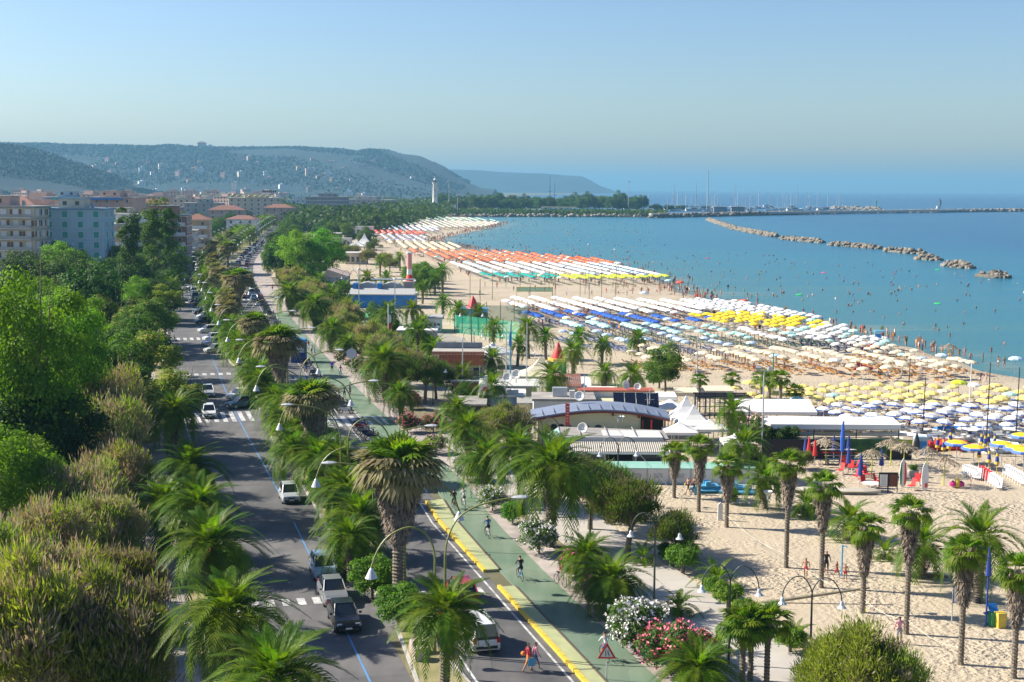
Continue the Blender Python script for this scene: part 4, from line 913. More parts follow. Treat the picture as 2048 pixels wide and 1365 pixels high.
hillm = mat('hill_green', (0.003, 0.018, 0.026), 0.95, col2=(0.018, 0.040, 0.040), scale=0.0035, detail=9)
def hill(name, ridge, Zf, Zr, Zb, x0, x1, foot=0.0, nzs=6.0, step=3):
    """terrain whose crest follows a silhouette: px, py pairs of the crest at distance Zr"""
    rp = np.array(ridge, float); pxs = np.arange(x0, x1+1, step, dtype=float); V = []; rows = list(np.linspace(Zf, Zr, 12))+[Zr+(Zb-Zr)*.5, Zb]; n = len(pxs)
    g = np.random.default_rng(int(Zr))
    ph = g.random(12)*6.28; fr_ = g.uniform(.006, .05, 12)
    for k, Z in enumerate(rows):
        for px in pxs:
            py = np.interp(px, rp[:, 0], rp[:, 1]); yh = 377+0.0063*(px-1024); h = 27+(yh-py)*Zr/2844
            t = min(1, (Z-Zf)/(Zr-Zf)); f = t*t*(3-2*t) if Z <= Zr else 1-(Z-Zr)/(Zb-Zr)
            X = (px-1024)*Zr/2844*(0.25*Z/Zr+0.75); w = sum(math.sin(X*fr_[i]*.35+Z*fr_[i]*.2+ph[i]) for i in range(12))
            edge = min(1, max(0, (h-20)/60))
            V.append((X, Z, max(-2 if k == 0 else foot, h*f+w*nzs*math.sin(math.pi*t)*edge)))
    mb = MB(); mb.add(V, [(r*n+i, r*n+i+1, (r+1)*n+i+1, (r+1)*n+i) for r in range(len(rows)-1) for i in range(n-1)])
    return struct(mb.obj(name, hillm, smooth=True))
H1R = [(-300, 288), (-60, 286), (5, 286), (15, 292), (60, 294), (100, 293), (150, 296), (250, 297), (330, 299), (355, 296), (390, 299), (420, 302), (500, 301), (560, 301), (600, 300), (640, 302), (690, 305), (720, 309), (745, 305), (780, 307), (800, 314), (820, 319), (850, 324), (870, 332), (895, 345), (925, 362), (960, 376), (985, 379)]
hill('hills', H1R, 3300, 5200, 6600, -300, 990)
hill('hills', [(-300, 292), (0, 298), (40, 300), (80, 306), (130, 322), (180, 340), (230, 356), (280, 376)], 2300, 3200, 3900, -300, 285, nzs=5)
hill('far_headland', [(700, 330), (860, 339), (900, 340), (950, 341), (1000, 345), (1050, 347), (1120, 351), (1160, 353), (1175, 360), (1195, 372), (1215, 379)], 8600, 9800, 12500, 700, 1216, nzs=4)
def hill_woods(R_, n, xa, xb, Zf, Zr, k_):
    rp = np.array(R_); px = rng.uniform(xa, xb, n); t = rng.beta(2.2, 1.2, n); Z = Zf+(Zr-Zf)*t
    py = np.interp(px, rp[:, 0], rp[:, 1]); h = 27+(377+.0063*(px-1024)-py)*Zr/2844; X = (px-1024)*Zr/2844*(0.25*Z/Zr+0.75)
    f = t*t*(3-2*t); cl = np.sin(X*.004+1.3)*np.sin(Z*.006+X*.002); k = (cl > -.55) | (t > .93); P = np.stack([X, Z, h*f+rng.uniform(2, 10, n)], 1)[k]; n = len(P)
    V, Q = leaves(P, unit(rng.normal(size=(n, 3))*.6+[0, -.5, .7]), k_*rng.uniform(8, 17, n), k_*rng.uniform(7, 13, n))
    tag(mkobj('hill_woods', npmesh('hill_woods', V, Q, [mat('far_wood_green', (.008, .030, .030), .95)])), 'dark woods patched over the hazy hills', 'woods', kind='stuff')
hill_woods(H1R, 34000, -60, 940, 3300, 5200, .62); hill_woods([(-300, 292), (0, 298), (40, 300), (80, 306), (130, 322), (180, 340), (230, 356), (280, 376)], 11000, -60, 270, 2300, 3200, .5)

# ---- building kit
cream = mat('cream_render', (0.62, 0.54, 0.40), 0.85, var=0.08, scale=0.4, rand=.06); white = mat('white_render', (0.72, 0.71, 0.68), 0.8, var=0.06, scale=0.5)
paleblue = mat('pale_blue_render', (0.36, 0.52, 0.60), 0.85, var=0.06, scale=0.4); grey = mat('grey_concrete', (0.38, 0.38, 0.37), 0.85, var=0.1, scale=0.6)
brick = mat('brown_brick', (0.30, 0.15, 0.10), 0.9, col2=(0.36, 0.20, 0.14), scale=3); pinkr = mat('pink_render', (0.55, 0.36, 0.29), 0.85, var=0.08, scale=.4); ochre = mat('ochre_render', (0.55, 0.38, 0.20), 0.85, var=.08, scale=.4)
terra = mat('terracotta_roof', (0.27, 0.115, 0.08), 0.85, col2=(0.20, 0.10, 0.075), scale=0.9, bump=.5, bscale=4); glassd = mat('window_glass', (0.04, 0.06, 0.08), 0.12, spec=0.8); shutter = mat('green_shutter', (0.04, 0.32, 0.27), 0.7, var=.1)
shutb = mat('brown_shutter', (0.20, 0.10, 0.06), 0.7); slate = mat('grey_roof', (0.20, 0.22, 0.25), 0.8, var=.15, scale=.5); redp = mat('red_paint', (0.62, 0.04, 0.03), 0.55, var=.08, scale=2); darkm = mat('dark_metal', (0.03, 0.03, 0.035), 0.5, metal=.3); silver = mat('pale_metal', (0.52, 0.54, 0.56), 0.45, metal=.5)
greenp = mat('green_paint', (0.03, 0.25, 0.10), 0.6); bluepan = mat('blue_panel', (0.02, 0.20, 0.55), 0.6, var=.08, scale=.6); black = mat('black', (0.015, 0.015, 0.016), 0.6); awnteal = mat('teal_awning', (0.02, 0.42, 0.42), 0.7)
def block(name, label, loc, rz, w, d, floors, wall, group=None, fh=3.1, bay=3.2, win=glassd, wsz=(1.1, 1.5), balc=(), roof='flat', roofm=None, band=None, shut=None, cat='building', ground=0.0, attic=None, sides=True):
    """apartment block: front faces -y (the camera side); windows, sills, balconies and roof as parts"""
    t = empty(name, loc, rz); tag(t, label, cat, group); h = floors*fh+ground
    b = MB(); b.box((0, 0, h/2), (w, d, h)); b.obj('wall', wall, t)
    if band is not None:
        for k in range(1, floors+1): b = MB(); b.box((0, 0, ground+k*fh-.12), (w+.14, d+.14, .26)); b.obj('floor_band', band, t)
    wm = MB(); wm.box((0, 0, 0), (wsz[0], .16, wsz[1])); wme = wm.mesh('window', [win]); fm = MB()
    for dx, dz, a, c in ((0, wsz[1]/2+.05, wsz[0]+.2, .1), (0, -wsz[1]/2-.05, wsz[0]+.3, .1), (wsz[0]/2+.05, 0, .1, wsz[1]), (-wsz[0]/2-.05, 0, .1, wsz[1])): fm.box((dx, -.06, dz), (a, .16, c))
    fme = fm.mesh('frame', [white]); sm = MB(); sm.box((0, -.1, 0), (wsz[0]*.55, .06, wsz[1])); sme = sm.mesh('shutter', [shut or shutb])
    def wins(n, span, y, rot):
        for k in range(floors):
            for i in range(n):
                x = -span/2+span*(i+.5)/n; z = ground+k*fh+fh*.52; c, s = math.cos(rot), math.sin(rot); pos = (x*c-y*s, x*s+y*c, z)
                o = mkobj('window', wme, t, pos, rot); mkobj('frame', fme, o)
                if shut is not None and (i*7+k*3) % 5 < 3:
                    for sd in (-1, 1): mkobj('shutter', sme, o, (sd*wsz[0]*.8, 0, 0))
    wins(max(2, int(w/bay)), w, -d/2-.02, 0)
    if sides: wins(max(1, int(d/bay)), d, -w/2-.02, math.pi/2)
    for (x0, x1) in balc:
        for k in range(0, floors):
            q = MB(); q.box(((x0+x1)/2, -d/2-.75, ground+k*fh+.02), (x1-x0, 1.4, .18)); bo = q.obj('balcony', white, t)
            q = MB(); q.box(((x0+x1)/2, -d/2-1.42, ground+k*fh+.6), (x1-x0, .06, .9)); q.obj('railing', band or grey, bo)
    if roof == 'hip':
        q = MB(); e = .6; rw, rd = w/2+e, d/2+e; rh = min(w, d)*.22; ri = max(0.3, rw-rd)
        q.add([(-rw, -rd, h+.05), (rw, -rd, h+.05), (rw, rd, h+.05), (-rw, rd, h+.05), (-ri, 0, h+rh), (ri, 0, h+rh)], [(0, 1, 5, 4), (2, 3, 4, 5), (1, 2, 5), (3, 0, 4), (3, 2, 1, 0)]); q.obj('roof', roofm or terra, t)
    else:
        q = MB(); q.box((0, 0, h+.16), (w+1.0, d+1.0, .32)); q.obj('roof', roofm or grey, t)
        if attic:
            q = MB(); q.box((attic[0], 0, h+1.6), (attic[1], d*.6, 2.6)); a = q.obj('attic', attic[2], t); q = MB(); q.box((attic[0], 0, h+3.0), (attic[1]+.8, d*.6+.8, .2)); q.obj('attic_roof', roofm or grey, a)
            for x in (-.25, .25): q = MB(); q.box((attic[0]+x*attic[1], -d*.3-.03, h+1.7), (1.1, .1, 1.1)); q.obj('attic_window', glassd, a)
    q = MB(); q.box((w*.22, d*.1, h+1.0), (.8, .8, 1.5)); q.obj('chimney', wall, t)
    return t
def bl(px, py, Z, **k):
    """ground position of a building whose front foot is hidden: px at distance Z"""
    return Vector(((px-1024)*Z/2844, Z, 0))
block('apartment_block', 'tall apartment block with brown brick bays and long balconies on the left edge', bl(15, 0, 400), R(-4), 21, 12, 7, cream, 'apartment blocks nearest the park', fh=3.0, win=white, shut=shutb, balc=((-9, -4), (0, 10)), band=grey, attic=(-3, 11, pinkr), wsz=(1.5, 1.6))
block('apartment_block', 'pale blue apartment block with green shutters and a blue flat roof', bl(158, 0, 410), R(2), 17.5, 12, 7, paleblue, 'apartment blocks nearest the park', fh=2.9, win=shutter, band=mat('pale_blue_band', (0.30, 0.50, 0.60), .8), roofm=mat('blue_roof', (0.13, 0.24, 0.38), .7), attic=(-1, 7, cream), bay=4.2, wsz=(1.5, 1.7))
block('apartment_block', 'brown apartment block with a white roof terrace and solar panels on top', bl(268, 0, 430), R(4), 15, 13, 5, pinkr, 'apartment blocks nearest the park', fh=3.1, band=white, attic=(0, 9, white), shut=None, balc=((-7, 7),))
block('apartment_block', 'dark red and brown brick block with a loggia, behind the middle poplar', bl(338, 0, 440), R(6), 12.5, 14, 6, brick, 'apartment blocks nearest the park', fh=3.0, band=white, attic=(-1, 8, brick), roofm=slate, balc=((-1, 6),))
block('apartment_block', 'narrow apartment block with an orange hipped roof beside the brown brick block', bl(395, 0, 500), R(8), 9, 12, 5, ochre, 'apartment blocks nearest the park', fh=3.1, band=white, roof='hip', balc=((-4, 4),))
block('apartment_block', 'white apartment block with rounded balconies squeezed behind the brick block', bl(372, 0, 470), R(8), 7, 10, 4, white, 'apartment blocks nearest the park', fh=3.1, band=pinkr, balc=((-3, 3),))
block('terrace_house', 'low house with red shutters and a flat terrace roof on the left edge', bl(45, 0, 330), R(-3), 12, 9, 2, pinkr, None, fh=3.2, win=mat('red_shutter', (.55, .10, .06), .7), band=white, wsz=(1.2, 2.3), bay=4)
block('low_house', 'salmon house with a small tiled roof between the two big blocks', bl(98, 0, 450), R(0), 7, 9, 5, ochre, None, roof='hip', fh=2.9)
w_ = MB(); w_.box((0, 0, 1.2), (22, .4, 2.4)); t = empty('terrace_wall', bl(150, 0, 325)); tag(t, 'low white wall with square pillars beside the house with red shutters', 'wall'); w_.obj('wall', white, t)
for i in range(5): q = MB(); q.box((-9+i*4.5, 0, 2.9), (.9, .6, 1.2)); q.obj('pillar', white, t)
town = [(30, 620, 26, 6, 'hip', pinkr, 'purple-brown hipped block on the town skyline, leftmost'), (138, 640, 20, 7, 'flat', paleblue, 'block with a bright turquoise awning under its roof'), (230, 640, 24, 7, 'flat', pinkr, 'wide salmon block with a blue awning on the top floor'),
        (305, 700, 16, 6, 'hip', ochre, 'orange brick block with a white fascia on the skyline'), (90, 560, 15, 5, 'flat', cream, 'cream block with a stepped roof behind the pale blue block'), (190, 560, 14, 5, 'flat', white, 'white block rising just behind the pale blue roof'),
        (250, 560, 16, 5, 'flat', cream, 'cream block with green shutters behind the solar panels'), (330, 620, 12, 5, 'flat', cream, 'cream block with a yellow edged roof behind the brick loggia'), (510, 1050, 38, 6, 'flat', cream, 'long hotel with yellow arches and dark letters on its roof'),
        (487, 780, 16, 3, 'hip', white, 'low house with a bright red roof beside the road trees'), (410, 980, 26, 5, 'flat', grey, 'pale grey block with a lattice on its roof'), (655, 1250, 34, 6, 'flat', slate, 'grey office block with a brown lift house above the far trees'),
        (735, 1350, 52, 5, 'flat', grey, 'long low grey block above the far trees'), (455, 900, 22, 4, 'hip', pinkr, 'pink hipped block left of the long hotel'), (560, 1000, 20, 4, 'hip', pinkr, 'brown roofed house right of the long hotel'), (595, 1300, 18, 5, 'flat', paleblue, 'small bluish block before the grey office block')]
for i, (px, Z, w, fl, rf, wm, lab) in enumerate(town):
    t = block('town_building', lab, bl(px, 0, Z), R(rnd.uniform(-12, 12)), w, w*.6, fl, wm, 'buildings of the town', roof=rf, band=white if i % 2 else None, bay=4.5, attic=(0, w*.4, wm) if rf == 'flat' else None, win=shutter if i in (6,) else glassd, sides=False)
    if i in (1, 2): q = MB(); q.box((0, -w*.3-.9, fl*3.1-.6), (w*.62, 1.6, .7)); q.obj('awning', awnteal if i == 1 else bluepan, t)
    if i == 8:
        for k in range(7): q = MB(); q.box((6+k*1.5, -4, fl*3.1+5.0), (1.1, .2, 1.5)); q.obj('roof_letter', black, t)
        for k in range(8): q = MB(); q.tube([(-16+k*4.2+1.8*math.cos(a/6*math.pi), -11.6, fl*3.1+.6+1.6*math.sin(a/6*math.pi)) for a in range(7)], .3, 4); q.obj('arch', mat('arch_yellow', (.62, .55, .22), .8), t)
# distant town houses: one mesh per kind, every house an object
def house_mesh(w, d, h, wall, rf, fl):
    b = MB(); b.box((0, 0, h/2), (w, d, h), mi=0)
    for k in range(fl):
        for i in range(int(w/3.5)): b.box((-w/2+w*(i+.5)/int(w/3.5), -d/2-.03, (k+.55)*h/fl), (1.2, .1, 1.4), mi=2)
    if rf == 'hip': e = .5; b.add([(-w/2-e, -d/2-e, h+.03), (w/2+e, -d/2-e, h+.03), (w/2+e, d/2+e, h+.03), (-w/2-e, d/2+e, h+.03), (-w*.2, 0, h+2.2), (w*.2, 0, h+2.2)], [(0, 1, 5, 4), (2, 3, 4, 5), (1, 2, 5), (3, 0, 4)], 1)
    else: b.box((0, 0, h+.2), (w+.8, d+.8, .4), mi=1); b.box((w*.1, 0, h+1.5), (w*.4, d*.5, 2.2), mi=0)
    return b.mesh('town_house', [wall, terra if rf == 'hip' else grey, glassd])
HM = [house_mesh(13, 11, 12, pinkr, 'hip', 4), house_mesh(16, 11, 15, cream, 'flat', 5), house_mesh(12, 10, 9, ochre, 'hip', 3), house_mesh(15, 12, 12, white, 'flat', 4), house_mesh(18, 12, 18, pinkr, 'flat', 6), house_mesh(11, 9, 9, white, 'hip', 3)]
for i in range(285):
    Z = 470+1900*rnd.random()**1.5; px = rnd.uniform(-20, 420+140*min(1, (Z-500)/900)); x = (px-1024)*Z/2844
    if x > cxf(min(Z, 2050))-55: continue
    tag(mkobj('town_house', rnd.choice(HM), None, (x, Z, 0), rnd.uniform(-.5, .5), rnd.uniform(.85, 1.15)), 'small tiled or flat roofed house deep in the hazy town', 'house', 'houses deep in the town')
# houses on the hillside
for i in range(130):
    px = rnd.uniform(180, 860); t_ = rnd.uniform(.02, .62); Z = 3300+1900*t_; rp = np.array(H1R); py = np.interp(px, rp[:, 0], rp[:, 1]); h = (27+(377+.0063*(px-1024)-py)*5200/2844)*(t_*t_*(3-2*t_))
    tag(mkobj('hill_house', rnd.choice(HM), None, ((px-1024)*5200/2844*(.25*Z/5200+.75), Z-30, h-2), rnd.uniform(-.6, .6), rnd.uniform(.7, 1.25)), 'pale house scattered on the hazy hillside', 'house', 'houses on the hillside')
for px, s, lab in ((407, 2.4, 'long rose villa on the ridge line of the hill'), (422, 1.6, 'white villa beside the long rose one on the ridge')):
    py = 300; tag(mkobj('hill_house', HM[0 if px < 415 else 3], None, ((px-1024)*5200/2844, 5200, 27+(373-py)*5200/2844-6), .2, s), lab, 'villa', 'villas on the ridge')
# lighthouse
Lp = bl(869, 0, 1560); t = empty('lighthouse', Lp); tag(t, 'tall white lighthouse with a gallery and lantern above the dark wood', 'lighthouse')
q = MB(); q.lathe([(3.1, 6), (2.9, 8), (2.35, 31), (3.0, 31.8), (3.0, 32.4), (0, 32.5)], n=14); q.obj('tower', white, t, True)
q = MB(); q.lathe([(3.5, 32.4), (3.5, 32.8), (0, 32.8)], n=14); q.obj('gallery', white, t); q = MB(); q.lathe([(1.5, 32.8), (1.5, 35.4), (0, 35.5)], n=10); q.obj('lantern', glassd, t); q = MB(); q.lathe([(1.9, 35.4), (1.4, 36.4), (.3, 37.3), (.12, 39.5), (0, 39.5)], n=10); q.obj('dome', white, t)
q = MB(); q.box((6, -1, 4.2), (34, 10, 8.4)); q.obj('keepers_house', white, t); q = MB(); q.box((-9, -3, 2.2), (14, 8, 4.4)); q.obj('annex', white, t)
for z in (12, 18, 24): q = MB(); q.box((0, -2.9+z*.02, z), (.8, .3, 1.4)); q.obj('window', glassd, t)
for px, Z, h, lab in ((897, 1500, 34, 'tall floodlight mast right of the lighthouse'), (914, 1420, 20, 'shorter steel mast at the edge of the dark wood'), (1254, 1700, 36, 'tall floodlight mast above the harbour trees'), (742, 5200, 26, 'radio mast on the hill crest')):
    p = bl(px, 0, Z); zb = 170 if Z > 5000 else 0; t = empty('mast', (p.x, p.y, zb)); tag(t, lab, 'mast', 'tall masts'); q = MB(); q.tube([(0, 0, 0), (0, 0, h)], [.5, .25], 6); q.obj('pole', grey, t); q = MB(); q.lathe([(1.6, h-.8), (1.8, h), (0, h+.2)], n=8); q.obj('lamp_ring', grey, t)
# harbour club
t = empty('harbour_pavilion', bl(1100, 0, 1420)); tag(t, 'white flat roofed pavilion among the harbour trees', 'pavilion'); q = MB(); q.box((0, 0, 3), (34, 10, 6)); q.obj('wall', white, t); q = MB(); q.box((8, -1, 8.4), (34, 12, .7)); q.obj('roof', cream, t); q = MB(); q.box((-18, -2, 6.2), (20, 12, .6)); q.obj('lower_roof', white, t)
for k in range(5): q = MB(); q.box((-12+k*6, -5.1, 3.4), (3.4, .2, 3)); q.obj('window', glassd, t)
# boulders
stone = mat('pale_boulder', (0.33, 0.285, 0.215), 0.9, col2=(0.16, 0.14, 0.115), scale=0.5, bump=.6, bscale=2, rand=.2); stoned = mat('dark_boulder', (0.17, 0.145, 0.115), 0.9, col2=(0.27, 0.23, 0.18), scale=0.6, bump=.6, bscale=2, rand=.25)
import bmesh
def boulder(seed):
    bm = bmesh.new(); bmesh.ops.create_icosphere(bm, subdivisions=1, radius=1); r_ = random.Random(seed)
    sx, sy, sz = r_.uniform(.8, 1.3), r_.uniform(.6, 1), r_.uniform(.5, .8)
    for v in bm.verts: k = r_.uniform(.75, 1.15); v.co = Vector((v.co.x*sx*k, v.co.y*sy*k, v.co.z*sz*k))
    me = bpy.data.meshes.new('boulder'); bm.to_mesh(me); bm.free(); return me
BO = [boulder(i) for i in range(6)]
for m_ in BO: m_.materials.append(stone)
BOD = [m_.copy() for m_ in BO]
for m_ in BOD: m_.materials[0] = stoned
def rocks(name, label, px0, py0, px1, py1, w, h, size, dark, asparts, group, mixd=0.0):
    a, b = at(px0, py0), at(px1, py1); L_ = (b-a).length; t = empty(name, a); tag(t, label, 'breakwater', group); u = (b-a)/L_; pr = Vector((-u.y, u.x, 0)); n = int(L_*w/(size*size)*1.15)
    V, Q, mi = [], [], []
    for i in range(n):
        s = rnd.random()*L_; q = rnd.uniform(-1, 1); taper = min(1, min(s, L_-s)/(w*.8)+.25); zz = (1-abs(q)**1.5)*h*taper; p = u*s+pr*q*w/2*taper+Vector((0, 0, zz-.35)); sc_ = size*rnd.uniform(.5, .95); k = rnd.randrange(6); dk = dark or rnd.random() < mixd
        if asparts and i < 90: o = mkobj('boulder', (BOD if dk else BO)[k], t, p, 0, sc_); o.rotation_euler = (rnd.uniform(-.5, .5), rnd.uniform(-.5, .5), rnd.uniform(0, 6))
        else:
            M = np.array((Euler((rnd.uniform(-.5, .5), rnd.uniform(-.5, .5), rnd.uniform(0, 6))).to_matrix())); me = BO[k]; vv = np.array([v.co[:] for v in me.vertices])*sc_ @ M.T+np.array(p); kk = sum(len(x) for x in V); V.append(vv); Q.append(np.array([f.vertices[:] for f in me.polygons])+kk); mi += [1 if dk else 0]*len(me.polygons)
    if V: o = mkobj('boulders', npmesh('boulders', np.concatenate(V), np.concatenate(Q), [stone, stoned], mi), t); o['kind'] = 'stuff'
    q = MB(); pts = [(0, -.5)]; q.box((L_/2, 0, h*.25-.4), (L_*.96, w*.6, h*.5)); c = q.obj('rubble_core', stoned if dark else stone, t); c.rotation_euler = (0, 0, math.atan2(u.y, u.x))
for a in (('farthest rock breakwater, longest of the chain, curving from the harbour mole', 1418, 440, 1470, 458, False, .1), ('rock breakwater joined to the farthest one, its seaward half', 1468, 458, 1552, 474, False, .2), ('pale rock breakwater, third from the dark nearest heap', 1562, 478, 1645, 486, False, .05), ('pale rock breakwater just after the third gap', 1660, 490, 1760, 498, False, .05),
          ('pale rock breakwater touching the dark heaps', 1770, 502, 1850, 509, False, .1)): rocks('rock_breakwater', a[0], a[1], a[2], a[3], a[4], 6.5 if a[1] < 1560 else 5.5, 1.8, 1.7, a[5], False, 'chain of rock breakwaters', a[6])
for a in (('dark rock heap behind the two nearest ones', 1832, 518, 1882, 521), ('dark rock heap between its neighbours, second nearest', 1888, 531, 1944, 537), ('nearest dark rock heap of the breakwater chain', 1955, 552, 2018, 556)): rocks('rock_breakwater', a[0], *a[1:], 6.0, 2.2, 1.45, True, True, 'chain of rock breakwaters')
rocks('harbour_mole', 'long rock mole closing the harbour, wooded at its root', 900, 434, 1310, 434, 7, 2.2, 3.0, False, False, 'harbour moles', .4)
rocks('harbour_mole', 'rock mole with a white top running out past the moored yachts', 1300, 436, 1700, 427, 9, 3.2, 3.6, True, False, 'harbour moles'); rocks('harbour_mole', 'outer end of the mole running off the right edge', 1690, 427, 2075, 423, 9, 3.2, 3.8, True, False, 'harbour moles')
a, b = at(1300, 434.5), at(2075, 422.2); q = MB(); u = (b-a); L_ = u.length
q.box((L_/2, 0, 2.6), (L_, 3.2, 2.2)); o = q.obj('mole_walkway', mat('pale_stone', (0.62, 0.56, 0.48), .85, var=.15, scale=.3), None, loc=a+Vector((0, 0, 0)), rz=math.atan2(u.y, u.x)); tag(o, 'pale stone walkway along the top of the harbour mole', 'walkway')
rocks('harbour_mole', 'pale outer rock mole beyond the yachts with a green beacon on its tip', 1660, 418, 1762, 420, 12, 3.6, 4, False, False, 'harbour moles')
p = at(1752, 418); t = empty('beacon', (p.x, p.y, 3)); tag(t, 'small green beacon on the tip of the outer mole', 'beacon'); q = MB(); q.lathe([(.9, 0), (.7, 6), (1.4, 6.4), (1.2, 9), (0, 9.6)], n=8); q.obj('tower', greenp, t)
p = at(1877, 423); t = empty('crescent_sculpture', (p.x, p.y, 3.4)); tag(t, 'crescent shaped metal sculpture standing on the mole', 'sculpture'); q = MB(); q.tube([(2.6*math.cos(a), 0, 8+5*math.sin(a)) for a in np.linspace(1.5, -1.75, 14)], [.12]+[.9*math.sin(math.pi*i/13)+.15 for i in range(1, 13)]+[.12], 5); q.obj('crescent', darkm, t); q = MB(); q.box((0, 0, 1.8), (5, 4, 3.6)); q.obj('plinth', white, t)
# yachts and harbour boats
def yacht(L_, mh):
    b = MB(); hw = L_*.15; st = [(-.5, .8, .05), (-.3, 1, 0), (.1, 1, 0), (.35, .6, .1), (.5, .04, .28)]; V = []
    for x, w, z in st: V += [(x*L_, -hw*w, L_*.10+z*L_*.25), (x*L_, -hw*w*.6, -.2), (x*L_, hw*w*.6, -.2), (x*L_, hw*w, L_*.10+z*L_*.25)]
    b.add(V, [(4*i+j, 4*i+4+j, 4*i+5+j, 4*i+1+j) for i in range(4) for j in range(3)]+[(4*i+3, 4*i+7, 4*i+4, 4*i) for i in range(4)]+[(0, 1, 2, 3)])
    c = MB(); c.box((-.02*L_, 0, L_*.13), (L_*.4, hw*1.1, L_*.08), taper=.8); m = MB(); m.tube([(.08*L_, 0, .1*L_), (.08*L_, 0, mh)], [.42, .26], 5); m.tube([(.08*L_, 0, .2*L_), (-.35*L_, 0, .2*L_)], .2, 4)
    return dict(name='yacht', cat='yacht', parts=[dict(name='hull', mesh=fixn(b.mesh('hull', [white]))), dict(name='cabin', mesh=c.mesh('cabin', [glassd])), dict(name='mast', mesh=m.mesh('mast', [silver]))])
YS = [yacht(13, 22), yacht(11, 18), yacht(18, 27), yacht(14, 5)]
for i in range(54):
    px = rnd.uniform(1255, 1700); py = rnd.uniform(414, 425)-(px-1250)*.004; p = at(px, py); p.z = -.1
    place(rnd.choice(YS[:2]+[YS[3]]+YS[:1]), p, rnd.uniform(-.5, .5)+math.pi*rnd.randint(0, 1), rnd.uniform(.8, 1.25), 'white yacht moored in the crowded harbour', 'yachts moored in the harbour')
for px, k, s, lab in ((1411, 2, 1.9, 'yacht with the tallest mast of the harbour'), (1389, 2, 1.3, 'yacht with the second tallest mast'), (1345, 2, 1.2, 'yacht with a dark mast by the mole palms'), (1466, 2, 1.3, 'yacht with a dark mast before the flat grey boathouse'), (1590, 2, 1.3, 'tall masted yacht before the outer mole'), (1652, 3, 1.8, 'white motor yacht with a stepped superstructure')):
    p = at(px, 422); p.z = -.1; place(YS[k], p, .2, s, lab, 'tall yachts of the harbour')
t = empty('sailing_ship', at(1103, 415)); tag(t, 'two masted ship rising behind the harbour trees', 'ship'); q = MB(); q.box((0, 0, 2), (30, 7, 4)); q.obj('hull', darkm, t)
for x, h in ((-2.5, 46), (4.5, 36)): q = MB(); q.tube([(x, 0, 3), (x, 0, h)], [.6, .2], 6); q.tube([(x-4, 0, h*.5), (x+4, 0, h*.5)], .2, 4); q.obj('mast', darkm, t)
for px, lab in ((1440, 'flat dark boathouse with a white roof on the quay'), (1475, 'low grey boathouse beside the dark one')):
    t = empty('boathouse', at(px, 424)); tag(t, lab, 'boathouse', 'boathouses on the quay'); q = MB(); q.box((0, 0, 3), (16, 8, 6)); q.obj('wall', slate, t); q = MB(); q.box((0, 0, 6.3), (19, 10, .5)); q.obj('roof', white, t)
# ================================================================ BEACH ESTABLISHMENTS
def X(px, Z): return (px-1024)*Z/2844
def ZZ_(py, z=0.0, px=1024): return 2844*(CAM_H-z)/(py-377-0.0063*(px-1024))
canvas = mat('white_canvas', (0.80, 0.78, 0.74), 0.8, var=.03, scale=.7, bump=.15, bscale=2); creamc = mat('cream_canvas', (0.72, 0.64, 0.44), 0.8, var=.05, scale=.7)
corrug = mat('weathered_sheet', (0.46, 0.43, 0.37), 0.8, col2=(0.36, 0.34, 0.30), scale=.8, detail=7); bitumen = mat('roof_felt', (0.27, 0.25, 0.23), 0.9, col2=(0.38, 0.35, 0.31), scale=.5, detail=7)
tealroof = mat('teal_roof', (0.20, 0.47, 0.38), 0.75, col2=(0.33, 0.52, 0.44), scale=.6); greyblue = mat('grey_blue_roof', (0.20, 0.24, 0.33), 0.6, var=.08, scale=.3); darkred = mat('dark_red_wood', (0.16, 0.03, 0.02), 0.7)
creamw = mat('cream_wall', (0.60, 0.56, 0.34), 0.85, var=.05, scale=.5); redbrown = mat('red_brown_sheet', (0.38, 0.09, 0.05), 0.75, var=.1, scale=1.2); olive = mat('olive_wall', (0.47, 0.44, 0.28), .85, var=.06, scale=.4)
orangeb = mat('terracotta_cladding', (0.46, 0.13, 0.055), 0.8, var=.08, scale=1.5); wood = mat('wood', (0.20, 0.13, 0.07), 0.8, var=.2, scale=4); solarm = mat('solar_glass', (0.012, 0.015, 0.035), 0.15, spec=.8)
navy = mat('navy_cloth', (0.02, 0.05, 0.26), 0.7); redc = mat('red_cloth', (0.62, 0.03, 0.03), 0.7); straw = mat('palm_thatch', (0.28, 0.22, 0.15), 0.9, col2=(0.48, 0.40, 0.30), scale=5)
limep = mat('lime_pole', (0.50, 0.55, 0.05), 0.6); greenbox = mat('dark_green_board', (0.02, 0.07, 0.03), 0.8, col2=(.05, .16, .03), scale=1); skyp = mat('light_blue_plastic', (0.10, 0.38, 0.60), .4); orangep = mat('orange_plastic', (0.75, 0.20, 0.03), 0.5)
def part(mb, name, m, par, **k): return mb.obj(name, m, par, **k)
def B(c, d, rz=0.0, taper=1.0): return MB().box(c, d, rz, 0, taper)
def T(pts, r, n=6): return MB().tube(pts, r, n)
